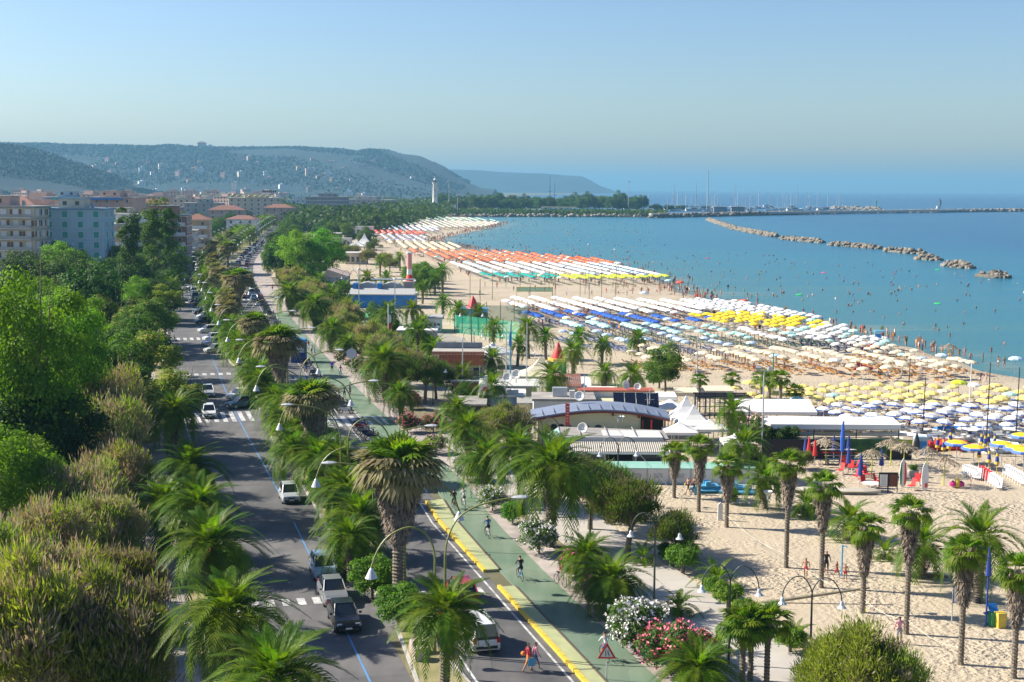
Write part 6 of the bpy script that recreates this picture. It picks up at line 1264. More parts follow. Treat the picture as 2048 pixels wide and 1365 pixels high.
# ropes between the fan palms
for a, b, lab in (((1453, 1056), (1572, 1137), 'rope between the third and fourth fan palms'), ((1572, 1137), (1725, 1227), 'rope between the tall skirted palm and the shower palm'), ((1725, 1227), (1812, 1270), 'rope between the shower palm and the next one'), ((1812, 1270), (1921, 1331), 'rope running to the palm by the notice board'), ((1921, 1331), (2027, 1358), 'rope between the last two fan palms')):
    p, q = at(*a), at(*b); o = T([p+(q-p)*k+Vector((0, 0, 1.0-.35*math.sin(math.pi*k))) for k in np.linspace(0, 1, 9)], .014, 4).obj('rope', [mat('rope', (.6, .57, .5), .9)]); tag(o, lab, 'rope', 'ropes between the palms')
# --- boats on the sand
def dinghy(L_, w, m, cover=None, cm_=None):
    mb = MB(); st = [(-.5, .8, .0), (-.2, 1, -.02), (.15, .95, 0), (.38, .55, .08), (.5, .04, .25)]; V = []
    for x, k, z in st: V += [(x*L_, -w/2*k, .55+z), (x*L_, -w/2*k*.6, .05+z*.6), (x*L_, w/2*k*.6, .05+z*.6), (x*L_, w/2*k, .55+z), (x*L_, w/2*k*.85, .40+z), (x*L_, -w/2*k*.85, .40+z)]
    mb.add(V, [(6*i+j, 6*i+(j+1) % 6, 6*i+6+(j+1) % 6, 6*i+6+j) for i in range(4) for j in range(6)]+[(0, 1, 2, 3, 4, 5)]); ps = [dict(name='hull', mesh=fixn(mb.mesh('hull', [m])))]
    ps.append(dict(name='thwart', mesh=B((0, 0, .46), (.25, w*.8, .05)).mesh('thwart', [wood]))); ps.append(dict(name='thwart', mesh=B((-.25*L_, 0, .46), (.3, w*.8, .05)).mesh('thwart', [wood])))
    if cover: V = [(-.48*L_, -w*.42, .57), (.36*L_, -w*.3, .6), (.36*L_, w*.3, .6), (-.48*L_, w*.42, .57), (-.4*L_, 0, .82), (.3*L_, 0, .85)]; ps.append(dict(name='cover', mesh=MB().add(V, [(0, 1, 5, 4), (2, 3, 4, 5), (1, 2, 5), (3, 0, 4)]).mesh('cover', [cover])))
    return dict(name='dinghy', cat='boat', parts=ps)
whiteg = mat('white_hull', (0.76, 0.75, 0.72), 0.35, var=.04, scale=.8)
D1, D2, D3 = dinghy(4.6, 1.6, whiteg), dinghy(4.2, 1.5, whiteg, bluepan), dinghy(4.4, 1.6, whiteg, canvas)
def catamaran():
    hu = kayak_mesh(4.6, .42, .42, whiteg); hu.name = 'hull'
    return dict(name='catamaran', cat='catamaran', parts=[dict(name='hull', mesh=hu, loc=(0, -.9, 0)), dict(name='hull', mesh=hu, loc=(0, .9, 0)), dict(name='trampoline', mesh=B((-.2, 0, .42), (2.2, 1.8, .04)).mesh('trampoline', [grey])), dict(name='beam', mesh=T([(.9, -.9, .44), (.9, .9, .44)], .05).mesh('beam', [silver])), dict(name='rudder', mesh=B((-2.35, -.9, .35), (.25, .05, .7)).mesh('rudder', [grey]))])
CT = catamaran()
for px, py, sp, rz, lab in ((1838, 868, D1, 2.6, 'white dinghy tipped up beside the kayak shed'), (1822, 882, D3, 2.4, 'white dinghy with its bow under the kayak shed'), (1868, 872, CT, .3, 'white catamaran hulls left of the blue cover'), (1905, 868, D2, .1, 'dinghy under a bright blue cover'), (1942, 872, D3, 2.7, 'white covered dinghy right of the blue cover'), (1965, 868, D1, 2.4, 'upright white dinghy beside the dark mast'), (1990, 872, CT, .1, 'white catamaran beside the dark mast'), (2015, 870, D3, 2.6, 'white covered dinghy near the right edge'), (2030, 885, D1, .2, 'long white dinghy at the right edge'), (1946, 903, CT, 2.2, 'white catamaran lying at an angle by the closed parasols'), (1905, 885, D1, .1, 'low white dinghy in front of the blue cover'), (1990, 893, D1, 2.3, 'white dinghy behind the closed blue and yellow parasols'), (2005, 905, CT, .3, 'catamaran frame at the right edge behind the striped parasols')):
    p = at(px, py); p.z = .06; place(sp, p, rz, 1.0, lab, 'small boats drawn up on the sand')
def pedalo(m):
    hu = kayak_mesh(3.6, .6, .5, m); hu.name = 'float'; b = MB(); b.box((-.2, 0, .62), (1.9, 1.3, .14)); st = MB(); st.box((-.3, -.35, .85), (.5, .45, .4)); st.box((-.3, .35, .85), (.5, .45, .4))
    return dict(name='pedal_boat', cat='pedal boat', parts=[dict(name='float', mesh=hu, loc=(0, -.6, 0)), dict(name='float', mesh=hu, loc=(0, .6, 0)), dict(name='deck', mesh=b.mesh('deck', [m])), dict(name='seats', mesh=st.mesh('seats', [m]))])
PR, PB, PW = pedalo(redp), pedalo(skyp), pedalo(whiteg)
for px, py, sp, rz, lab in ((1862, 902, PR, .3, 'red pedal boat beside the blue cabinet'), (1884, 898, PR, .6, 'red pedal boat behind the striped parasol'), (1896, 900, PR, .1, 'red pedal boat touching the closed parasols'), (1924, 900, PR, .8, 'red pedal boat alone right of the others'), (1420, 985, PB, .1, 'blue and white pedal boat against the white cabins'), (1475, 988, PB, -.1, 'blue pedal boat behind the fan palm beside the cabins'), (1745, 700, PR, .0, 'red rescue pedal boat by the lifeguard chair'), (1722, 740, PR, .2, 'red pedal boat among the orange deck chairs')):
    p = at(px, py); p.z = .05; place(sp, p, rz, .95, lab, 'pedal boats')
for px, py, L_, lab in ((1540, 985, 5.6, 'long cream canoe upside down behind the tall fan palm'), (1625, 988, 4.2, 'white canoe upside down between two palms'), (1710, 990, 4.6, 'cream canoe upside down before the menu boards'), (1490, 983, 2.6, 'short pale canoe at the end of the cabins')):
    p = at(px, py); p.z = .05; tag(mkobj('canoe', kayak_mesh(L_, .9, .6, MATS['beige_plastic']), None, p, rnd.uniform(-.08, .08)), lab, 'canoe', 'canoes lying on the sand')
# --- blocks further up the beach
def hut(name, lab, px0, px1, Z, d, h, wall, roofm, over=.3, extra=None, cat='beach building', n_w=3, win=glassd, slat=0):
    x0, x1 = X(px0, Z), X(px1, Z); w = x1-x0; t = empty(name, ((x0+x1)/2, Z, 0)); tag(t, lab, cat); part(B((0, d/2, h/2), (w, d, h)), 'wall', wall, t); part(B((0, d/2, h+.1), (w+over*2, d+over*2, .2)), 'roof', roofm, t)
    for i in range(n_w): part(B((-w/2+w*(i+.5)/n_w, -.03, h*.45), (w/n_w*.6, .08, h*.45)), 'window', win, t)
    for i in range(slat): part(B((-w/2+w*(i+.5)/slat, -.06, h*.8), (w/slat*.82, .06, h*.32)), 'cladding_board', orangeb, t)
    return t, w
t, w = hut('terracotta_bar', 'bar with a high terracotta cladding board and corrugated roof', 862, 968, 196, 5.5, 3.2, olive, corrug, n_w=4); 
for i in range(36): part(B((-w/2+w*(i+.5)/36, -.5, 3.55), (w/36*.86, .08, 1.9)), 'cladding_board', orangeb, t)
part(B((0, 2.6, 4.2), (w, 5.0, .2)), 'upper_roof', corrug, t); part(B((0, 5.3, 4.7), (w*.9, .3, .9)), 'parapet', slate, t)
for x in (-w*.25, 0, w*.2, w*.42): part(B((x, -.6, 1.3), (.14, .14, 2.6)), 'post', white, t)
hut('olive_store', 'long olive walled store with a pale flat roof behind the blue and white bar', 962, 1075, 171, 6, 3.0, olive, mat('pale_roof', (.55, .54, .50), .85, var=.05), n_w=0); hut('store_wing', 'low dark roofed wing left of the olive store', 905, 965, 178, 4, 2.6, wood, slate, n_w=2)
t, w = hut('blue_white_bar', 'blue and white bar with a stepped sign wall and water tanks on its roof', 962, 1048, 163, 5, 3.0, mat('blue_white_wall', (.30, .42, .62), .8, var=.05), white, n_w=3); part(MB().prism([(-w/2-.2, 3.0), (-w/2+1.4, 3.0), (-w/2+1.4, 3.6), (-w/2+.9, 4.6), (-w/2+.1, 4.6), (-w/2-.2, 3.9)], -.3, -.1), 'sign_wall', white, t); part(MB().box((-w/2+.5, -.36, 3.9), (.5, .06, .5)), 'round_badge', redp, t); part(B((-w/2+.6, -.2, 5.0), (.3, .3, 1.0)), 'chimney', white, t); part(B((-.2, 1.5, 3.6), (1.2, .9, .8)), 'water_tank', silver, t); part(B((1.2, 1.5, 3.4), (1.4, .9, .4)), 'roof_box', white, t)
hut('thatch_bar', 'dark bar with a grey boarded roof beside the blue and white bar', 905, 968, 158, 6, 2.7, black, mat('grey_boards', (.30, .28, .25), .9, var=.15, scale=2), n_w=0); 
t, w = hut('tiled_house', 'cream house whose red tiled roof shows between palms', 1095, 1165, 173, 5, 2.6, olive, white, n_w=2); me = MB().prism([(-.3, 2.75), (3.0, 3.9), (3.0, 4.02), (-.3, 2.87)], -.11, .11, axis='x').mesh('tile_row', [terra])
for i in range(int(w/.25)): mkobj('tile_row', me, t, (-w/2+.125+i*.25, 0, 0))
hut('tiled_wing', 'small tiled annex left of the red tiled roof', 1040, 1068, 172, 3.5, 2.6, pinkr, terra, n_w=1)
hut('felt_roof_store', 'low store with a felt roof and curved white skylight', 1040, 1180, 158, 4.5, 2.9, olive, mat('felt_grey', (.33, .33, .30), .9, var=.1), n_w=3)
t = empty('round_tent', at(985, 735)); t.location.z = 0; tag(t, 'wide white parasol tent in front of the terracotta bar', 'tent'); part(MB().lathe([(3.1, 2.2), (3.0, 2.5), (1.5, 3.05), (.4, 3.4), (0, 3.9)], n=12), 'canopy', canvas, t)
for a in range(6): part(T([(2.8*math.cos(a*1.05), 2.8*math.sin(a*1.05), 0), (2.8*math.cos(a*1.05), 2.8*math.sin(a*1.05), 2.3)], .05, 4), 'leg', silver, t)
t = empty('inflatable_cone', (X(1117, 206), 206, 0)); tag(t, 'bright red and yellow inflatable cone in the play area', 'inflatable'); part(MB().lathe([(1.0, 2.4), (.95, 2.7), (.45, 3.9), (.12, 4.7), (0, 4.75)], n=12), 'cone', redp, t, smooth=True); part(MB().lathe([(0, 2.0), (1.5, 2.0), (1.5, 2.4), (0, 2.45)], n=12), 'yellow_ring', yellowp, t); part(B((0, 0, 1.0), (2.4, 2.0, 2.0)), 'base', greenp, t)
t, w = hut('blue_pavilion', 'bright blue beach pavilion with a pale grey roof and blue gables', 697, 828, 318, 9, 3.0, bluepan, mat('pale_sheet', (.42, .42, .40), .8, var=.06), n_w=0); part(MB().prism([(-.2, 3.1), (3.5, 4.2), (3.5, 4.3), (-.2, 3.2)], -w/2, w/2, axis='x'), 'front_roof', MATS['pale_sheet'], t)
for x in (-w*.26, w*.12): part(MB().prism([(x-2.6, 4.2), (x+2.6, 4.2), (x+1.6, 5.2), (x, 5.6), (x-1.6, 5.2)], 5, 9), 'gable', MATS['pale_sheet'], t); part(B((x-2.6, 5, 4.7), (.8, 4, 1.4)), 'blue_fin', bluepan, t)
part(B((w*.12, 9.2, 6.0), (w*.7, .3, .3)), 'white_beam', white, t)
hut('green_court', 'green play court in front of the blue pavilion', 712, 752, 292, 13, .15, greenp, mat('court_green', (.12, .42, .22), .8, var=.05), n_w=0, cat='court')
t, w = hut('pitched_house', 'grey-blue house with a low pitched roof beside the big green tree', 640, 690, 375, 10, 3.4, mat('grey_blue_wall', (.30, .33, .42), .85), white, n_w=2); part(MB().prism([(-w/2-.6, 3.5), (0-1.2, 5.4), (w/2+.6, 3.7)], -.6, 10.6), 'pitched_roof', mat('pinkish_roof', (.55, .42, .35), .85, var=.08), t)
hut('changing_rooms', 'small grey store under the red and white column', 806, 826, 345, 5, 4.2, slate, white, n_w=0)
t = empty('red_white_column', (X(818, 346), 346, 4.3)); tag(t, 'red and white round advertising column on a store roof', 'column'); part(MB().lathe([(1.1, 0), (.9, .8), (.62, 1.6)], n=12), 'red_base', redp, t); part(MB().lathe([(.62, 1.6), (.60, 6.8)], n=12), 'pale_red_shaft', mat('pale_red', (.62, .28, .26), .7), t); part(MB().lathe([(.62, 1.7), (.63, 3.0)], n=12), 'white_band', white, t); part(MB().lathe([(.8, 6.8), (.8, 7.1), (0, 7.1)], n=12), 'cap', white, t)
for px0, px1, Z, h, m_, lab in ((612, 662, 560, 5, white, 'white pavilion with red flags beyond the big green tree'), (640, 680, 680, 5, slate, 'grey roofed pavilion farther up the beach road'), (668, 700, 640, 4, white, 'white beach club roofs beside the pyramid tents'), (700, 745, 800, 5, white, 'farthest grey and white beach club'), (690, 730, 500, 4, cream, 'cream beach club behind the brown tamarisks'), (850, 880, 265, 2.6, white, 'small white shed beside the path to the nets'), (795, 870, 240, 2.8, mat('pale_tarmac_roof', (.4, .39, .37), .9), 'low pale roofs behind the terracotta bar')):
    hut('beach_club', lab, px0, px1, Z, 7, h, m_, grey if m_ is white else white, n_w=4)
# netting cage of the play area
netm = newmat('green_net'); nt = netm.node_tree; b = nt.nodes['Principled BSDF']; b.inputs['Base Color'].default_value = (.03, .42, .24, 1); tr_ = nt.nodes.new('ShaderNodeBsdfTransparent'); mx_ = nt.nodes.new('ShaderNodeMixShader'); mx_.inputs[0].default_value = .50; nt.links.new(tr_.outputs[0], mx_.inputs[1]); nt.links.new(b.outputs[0], mx_.inputs[2]); nt.links.new(mx_.outputs[0], nt.nodes['Material Output'].inputs[0])
t = empty('netting_cage', (X(980, 265), 265, 0)); tag(t, 'tall cage of green netting round the small sand court', 'netting cage'); Wn = 13.5
for a, b_ in (((-6.7, 0), (5.5, -14)), ((-6.7, 22), (7.2, 22)), ((-6.7, 0), (-6.7, 22)), ((7.2, 22), (5.5, -14))):
    mb = MB().add([(a[0], a[1], 0), (b_[0], b_[1], 0), (b_[0], b_[1], 3.4), (a[0], a[1], 3.4)], [(0, 1, 2, 3)]); part(mb, 'net', netm, t)
for i in range(9): k = i/8; part(T([(-6.7+12.2*k, -14*k, 0), (-6.7+12.2*k, -14*k, 3.6)], .06, 5), 'post', darkm, t)
for i in range(6): part(T([(-6.7+2.8*i, 22, 0), (-6.7+2.8*i, 22, 4.2)], .06, 5), 'post', darkm, t)
t = empty('inflatable_castle', (X(945, 285), 285, 0)); tag(t, 'red cone and turquoise inflatable castle inside the netting', 'inflatable'); part(MB().lathe([(1.3, 3.0), (.6, 4.6), (0, 5.6)], n=10), 'cone', redp, t); part(B((0, 0, 1.5), (6, 4, 3)), 'body', skyp, t); part(MB().lathe([(0, 0), (.6, .2), (.6, .8), (0, 1)], n=10), 'red_ball', redp, t, loc=(-2, -2.2, 1.8))
p = at(845, 652); 
t = empty('flagpole', at(777, 712)); tag(t, 'flagpole with a hanging green, white and red flag', 'flagpole'); part(T([(0, 0, 0), (0, 0, 8.4)], .08), 'pole', white, t)
for z, m_ in ((7.3, greenp), (6.0, white), (4.7, redp)): part(MB().prism([(.05, z-.65), (.42, z-.6), (.50, z), (.40, z+.6), (.05, z+.65)], -.09, .06), 'flag_stripe', m_, t)
t = empty('round_sign', (X(701, 205), 205, 0)); tag(t, 'round white dish shaped sign above the pale oleander', 'sign'); part(T([(0, 0, 0), (0, 0, 3)], .07), 'post', grey, t); o = part(MB().lathe([(0, 0), (.75, 0), (.75, .08), (0, .08)], n=18), 'disc', white, t, loc=(0, 0, 3)); o.rotation_euler = (R(80), 0, 0)
# volleyball posts and nets
VP = dict(name='net_post', cat='post', mesh=None)
pm = T([(0, 0, 0), (0, 0, 6.0)], .07, 5).mesh('net_post', [mat('pole_olive', (.16, .16, .08), .7)])
for px, py, s in ((1110, 608, 1.3), (1170, 590, .9), (985, 600, 1.2), (940, 600, 1.1), (1012, 575, .9), (1098, 582, 1.2), (1160, 600, .9), (1203, 595, 1.5), (1190, 570, .8), (1232, 590, 1.2), (1266, 580, .9), (1178, 620, 1.0), (1105, 605, .6), (1060, 598, .6), (1230, 606, .8), (1140, 566, .7), (1090, 570, .7), (960, 640, 1.4), (1040, 575, .9), (1288, 570, .7)):
    tag(mkobj('net_post', pm, None, at(px, py), 0, (1, 1, s)), 'tall thin post round the volleyball courts on the sand', 'post', 'posts of the volleyball courts')
t = empty('sports_net', at(1045, 593)); tag(t, 'yellow bordered beach net in the open sand court', 'net'); part(B((3, 0, 2.3), (9, .05, .12)), 'top_tape', yellowp, t); part(B((3, 0, 1.2), (9, .05, .08)), 'bottom_tape', yellowp, t); part(B((3, 0, 1.75), (9, .03, 1.0)), 'mesh_panel', netm, t)
for x in (-1.5, 7.5): part(T([(x, 0, 0), (x, 0, 2.4)], .06, 5), 'post', yellowp, t)
# lifeguard chair
t = empty('lifeguard_chair', at(1757, 700)); tag(t, 'white lifeguard tower with a pale blue roof at the water line', 'lifeguard chair')
for x in (-.6, .6):
    for y in (-.6, .6): part(B((x, y, 1.2), (.1, .1, 2.4)), 'leg', white, t)
for z in (.5, 1.0, 1.5): part(B((0, -.62, z), (1.2, .06, .1)), 'rung', white, t)
part(B((0, 0, 1.9), (1.3, 1.3, .1)), 'platform', white, t); part(B((0, .5, 2.3), (1.0, .1, .7)), 'backrest', bluepan, t); part(B((0, 0, 3.2), (1.7, 1.7, .1)), 'roof', skyp, t)
for x in (-.6, .6): part(B((x, .6, 2.8), (.06, .06, .8)), 'roof_post', white, t)
# ================================================================ PARASOLS, LOUNGERS, PEOPLE
def parasol_mesh(cm_, name='beach_parasol', r=1.02, cm2=None, n=8, pole=True, h=2.05):
    V = [(0, 0, h+.36)]; F = []; M = []
    for k, (rr, z) in enumerate(((.5, h+.28), (.86, h+.12), (1.0, h))):
        for i in range(n): a = 2*math.pi*i/n; V.append((rr*r*math.cos(a), rr*r*math.sin(a), z))
    for i in range(n): V.append((1.0*r*math.cos(2*math.pi*i/n), 1.0*r*math.sin(2*math.pi*i/n), h-.14))
    for i in range(n):
        j = (i+1) % n; F.append((0, 1+i, 1+j)); M.append(0)
        for k in range(3): F.append((1+k*n+i, 1+(k+1)*n+i, 1+(k+1)*n+j, 1+k*n+j)); M.append((1 if (k == 2 or (k == 1 and 'striped' in name)) else 0) if cm2 else 0)
        if cm2: M[-1] = 1
    mb = MB(); mb.add(V, F); mb.m = M
    if pole: mb.box((0, 0, h/2), (.06, .06, h), mi=2 if cm2 else 1); 
    return mb.mesh(name, [cm_]+([cm2] if cm2 else [])+([silver] if pole else []))
def cl(name, c, v=.05): return mat('cloth_'+name, c, .8, var=v, scale=1.5, rand=.10)
U = {k: parasol_mesh(cl(k, c)) for k, c in dict(pale_yellow=(.82, .66, .20), white=(.78, .76, .72), cream=(.78, .66, .44), aqua=(.42, .70, .62), blue=(.02, .10, .42), yellow=(.86, .60, .02), pale_blue=(.48, .62, .78), lime=(.55, .66, .04), teal=(.01, .34, .28), orange=(.78, .13, .03), salmon=(.75, .30, .18), beige=(.78, .62, .38), navy=(.03, .06, .22), red=(.70, .10, .05), green=(.08, .45, .25), pink=(.75, .42, .36)).items()}
U['blue_white'] = parasol_mesh(cl('white', (0, 0, 0)), cm2=cl('mid_blue', (.10, .20, .58)))
def lounger_mesh(cloth, frame):
    mb = MB(); mb.add([(-.3, -.9, .32), (.3, -.9, .32), (.3, .3, .32), (-.3, .3, .32), (-.3, .85, .72), (.3, .85, .72)], [(0, 1, 2, 3), (3, 2, 5, 4)])
    for x, y in ((-.27, -.7), (.27, -.7), (-.27, .3), (.27, .3)): mb.box((x, y, .16), (.05, .05, .32), mi=1)
    mb.box((-.31, -.3, .30), (.04, 1.2, .05), mi=1); mb.box((.31, -.3, .30), (.04, 1.2, .05), mi=1)
    return mb.mesh('sun_lounger', [cloth, frame])
LG = {'blue': lounger_mesh(cl('mid_blue', (0, 0, 0)), silver), 'orange': lounger_mesh(cl('lounger_orange', (.80, .38, .06)), white), 'white': lounger_mesh(canvas, silver), 'green': lounger_mesh(cl('dull_teal', (.10, .28, .24)), silver), 'navy': lounger_mesh(cl('navy', (0, 0, 0)), silver), 'red': lounger_mesh(cl('red', (0, 0, 0)), white)}
def inpoly(x, y, P):
    c = False; n = len(P)
    for i in range(n):
        x0, y0 = P[i]; x1, y1 = P[(i+1) % n]
        if (y0 > y) != (y1 > y) and x < (x1-x0)*(y-y0)/(y1-y0)+x0: c = not c
    return c
UMB, LOU = [], []          # (x, y, kind, rz, label, group)
def zone(poly, kinds, du, dv, lab, grp, z=2.2, ang=None, jit=.12, lounge=None, drop=0.0, lp=.8, kf=None, hold=None):
    """parasol grid parallel to the boulevard: du along it, dv across; polygon in photo pixels"""
    W = [G(x, y, z) for x, y in poly]; PX = [(p.x, p.y) for p in W]; xs = [p[0] for p in PX]; ys = [p[1] for p in PX]; cx0, cy0 = sum(xs)/len(xs), sum(ys)/len(ys)
    a = ang if ang is not None else heading(cy0); u = Vector((math.cos(a), math.sin(a))); v = Vector((-u.y, u.x)); R_ = max(max(xs)-min(xs), max(ys)-min(ys))
    n = int(R_/du)+2; m_ = int(R_/dv)+2
    for j in range(-m_, m_+1):
        for i in range(-n, n+1):
            q = Vector((cx0, cy0))+u*(i*du)+v*(j*dv); q += Vector((rnd.uniform(-jit, jit), rnd.uniform(-jit, jit)))
            q += Vector((rnd.gauss(0, .12), rnd.gauss(0, .15)))
            if not inpoly(q.x, q.y, PX): continue
            if q.x > shoreX(q.y)-3: continue
            k = kf(i, j, q) if kf else (kinds[(j) % len(kinds)] if isinstance(kinds, (list, tuple)) else kinds)
            if grp != 'white and blue parasols' and rnd.random() < .07: k = rnd.choice(('white', 'cream', 'aqua', 'pale_blue', 'beige'))
            if rnd.random() >= drop+.05: UMB.append((q.x, q.y, k, rnd.uniform(0, .8), lab, grp, j, i))
            if lounge:
                for sd in (-.75, .75):
                    if rnd.random() < lp: LOU.append((q.x+v.x*sd, q.y+v.y*sd, lounge if isinstance(lounge, str) else rnd.choice(lounge), a-math.pi/2+rnd.uniform(-.15, .15)+1.9, 'sun lounger'))
zone([(1452, 764), (1560, 762), (2060, 768), (2060, 803), (1760, 800), (1600, 803), (1480, 786)], 'pale_yellow', 2.7, 3.1, 'pale yellow parasol in the packed yellow block beyond the boats', 'pale yellow parasols', lounge=('white', 'blue'), lp=.5)
zone([(1590, 802), (1760, 800), (2060, 804), (2060, 846), (1920, 848), (1800, 838), (1660, 828)], 'blue_white', 2.8, 2.9, 'white parasol with a blue ring in the block behind the kayak shed', 'white and blue parasols', lounge=('blue', 'navy', 'white', 'white'), lp=.8, drop=.12)
zone([(1225, 686), (1270, 684), (1390, 700), (1480, 688), (1600, 690), (1760, 700), (1960, 714), (1930, 726), (1730, 722), (1600, 721), (1470, 716), (1380, 719), (1300, 714)], 'cream', 1.95, 5.0, 'cream parasol in the long touching rows with orange loungers', 'cream parasol rows', lounge='orange', drop=.05, lp=.9)
zone([(1640, 714), (1960, 722), (1900, 737), (1700, 735)], 'cream', 3, 3.6, 'cream parasol in the loose seaward rows near the thatched one', 'loose cream parasols', lounge='orange', drop=.45, lp=.6)
zone([(1086, 643), (1130, 640), (1480, 653), (1640, 662), (1660, 669), (1560, 676), (1420, 668), (1180, 654)], 'aqua', 1.9, 4.6, 'pale aqua parasol in the rows between blue and cream', 'aqua parasol rows', lounge='green', drop=.12, kf=lambda i, j, q: 'aqua' if q.x < 36 or j % 2 else 'white')
zone([(1010, 622), (1100, 619), (1240, 626), (1420, 634), (1440, 641), (1320, 644), (1200, 639), (1060, 632)], 'blue', 1.9, 4.6, 'deep blue parasol in the rows below the long white ones', 'blue parasol rows', lounge='blue', drop=.1)
zone([(992, 594), (1060, 593), (1390, 599), (1430, 606), (1400, 626), (1230, 622), (1090, 618), (1050, 614)], 'white', 1.75, 4.5, 'bright white parasol in the long touching rows', 'long white parasol rows', lounge=('navy', 'red', 'green'), jit=.05)
zone([(1372, 597), (1440, 597), (1530, 606), (1640, 634), (1560, 632), (1440, 624), (1400, 616)], 'white', 3.4, 3.2, 'white parasol in the loose block by the water line', 'loose white parasols', lounge='navy', lp=.6)
zone([(1366, 626), (1500, 622), (1590, 630), (1660, 645), (1640, 656), (1500, 648), (1420, 640)], 'yellow', 3.2, 3.0, 'bright yellow parasol in the block by the water line', 'bright yellow parasols', lounge='white', lp=.7, drop=.08)
zone([(1560, 655), (1680, 648), (1760, 668), (1800, 682), (1760, 688), (1640, 684), (1600, 670)], 'white', 3.3, 3.0, 'white parasol near the lifeguard tower', 'white parasols by the lifeguard', lounge='navy', lp=.9, drop=.08, kf=lambda i, j, q: 'aqua' if (i+j) % 4 == 0 else 'white')
zone([(1700, 684), (1800, 684), (1860, 700), (1800, 702), (1700, 698)], 'cream', 3.4, 3.2, 'cream parasol between lifeguard tower and thatched parasol', 'cream parasols by the lifeguard', lounge='orange', lp=.8)
zone([(1060, 655), (1180, 655), (1420, 672), (1520, 682), (1440, 690), (1290, 684), (1150, 672)], 'pale_blue', 2.1, 5.0, 'pale blue parasol in the half folded rows above the cream ones', 'pale blue parasols', lounge='blue', drop=.62, lp=.9)
# further up the beach
zone([(878, 523), (1240, 525), (1350, 541), (1330, 549), (1160, 548), (960, 544)], None, 2.3, 4.6, 'white or pale blue parasol in the far striped rows', 'far white and blue rows', kf=lambda i, j, q: 'white' if (j % 3) else 'pale_blue')
zone([(960, 545), (1160, 549), (1330, 549), (1345, 554), (1160, 556), (990, 553)], None, 2.6, 3.6, 'lime or teal parasol edging the volleyball sand', 'lime and teal edge row', kf=lambda i, j, q: 'teal' if q.x < 14 else 'lime')
zone([(815, 498), (1000, 501), (1180, 515), (1265, 525), (1150, 526), (960, 522), (858, 512)], None, 2.3, 4.0, 'orange parasol in the far orange block', 'far orange block', kf=lambda i, j, q: 'orange' if (i*3+j) % 4 else 'salmon')
zone([(770, 481), (900, 485), (925, 495), (900, 500), (815, 496)], 'beige', 2.6, 3.8, 'beige parasol far up the beach', 'far beige block')
zone([(742, 467), (850, 470), (856, 482), (770, 480)], None, 2.8, 4, 'navy or white parasol far up the beach', 'far navy block', kf=lambda i, j, q: 'navy' if (i+j) % 2 else 'white')
zone([(735, 458), (845, 462), (852, 469), (742, 466)], 'red', 2.6, 3.6, 'red parasol in the far red block', 'far red block')
zone([(756, 450), (872, 452), (880, 462), (760, 458)], None, 3, 4, 'pale parasol up the far beach', 'far pale block', kf=lambda i, j, q: 'pale_blue' if (i % 2) else 'white')
zone([(790, 438), (1000, 444), (985, 452), (880, 455), (770, 448)], None, 3.4, 4.5, 'pale parasol at the head of the bay', 'parasols at the head of the bay', kf=lambda i, j, q: ('white', 'pink', 'white', 'beige', 'green')[(i+2*j) % 5])
zone([(800, 432), (960, 436), (1000, 442), (790, 438)], None, 4, 6, 'parasol at the far end of the beach', 'parasols at the far end', kf=lambda i, j, q: ('green', 'white', 'aqua')[(i+j) % 3])
UMB.sort(key=lambda a: a[1]); LOU.sort(key=lambda a: a[1])
NU, NL = 285, 250
def ulabel(a):
    js = sorted({b[6] for b in UMB if b[5] == a[5]}); ii = sorted({b[7] for b in UMB if b[5] == a[5] and b[6] == a[6]}); return '%s parasol of the %s, %s row from water, %s from near end' % ({'blue_white': 'blue-ringed'}.get(a[2], a[2].replace('_', ' ')), {'pale yellow parasols': 'packed block', 'white and blue parasols': 'boat side block', 'cream parasol rows': 'long rows', 'loose cream parasols': 'loose rows', 'aqua parasol rows': 'middle rows', 'blue parasol rows': 'blue rows', 'long white parasol rows': 'bright rows', 'loose white parasols': 'shore block', 'bright yellow parasols': 'yellow block', 'white parasols by the lifeguard': 'lifeguard block', 'cream parasols by the lifeguard': 'lifeguard rows', 'pale blue parasols': 'half folded rows'}.get(a[5], 'far rows'), nth(js.index(a[6])), nth(ii.index(a[7])))
for a in UMB[:NU]: tag(mkobj('beach_parasol', U[a[2]], None, (a[0], a[1], .05), a[3], rnd.uniform(.84, 1.0)), ulabel(a), 'parasol', a[5]).rotation_euler = (rnd.gauss(0, .06), rnd.gauss(0, .06)+.04, a[3])
for a in LOU[:NL]: tag(mkobj('sun_lounger', LG[a[2]], None, (a[0], a[1], .05), a[3]), '%s sun lounger under the parasols' % a[2] if a[2] != 'orange' else 'orange sun lounger beside the cream parasol rows', 'sun lounger', '%s sun loungers' % a[2])
def mass(items, lib, name, lab, cat):
    Vs, Fs, Ms, mats, idx = [], [], [], [], {}; k = 0
    for a in items:
        me = lib[a[2]]; c, s = math.cos(a[3]), math.sin(a[3]); vv = np.array([v.co[:] for v in me.vertices]); W = np.stack([vv[:, 0]*c-vv[:, 1]*s+a[0], vv[:, 0]*s+vv[:, 1]*c+a[1], vv[:, 2]+.05], 1); Vs.append(W)
        for f in me.polygons:
            m_ = me.materials[f.material_index]
            if m_.name not in idx: idx[m_.name] = len(mats); mats.append(m_)
            Fs.append(tuple(i+k for i in f.vertices)); Ms.append(idx[m_.name])
        k += len(vv)
    o = mkobj(name, faces_mesh(name, np.concatenate(Vs), Fs, mats, Ms)); tag(o, lab, cat, kind='stuff')
mass(UMB[NU:], U, 'far_parasols', 'thousands of small parasols in coloured blocks up the far beach', 'parasols')
mass(LOU[NL:], LG, 'far_loungers', 'rows of small sun loungers under the farther parasols', 'loungers')
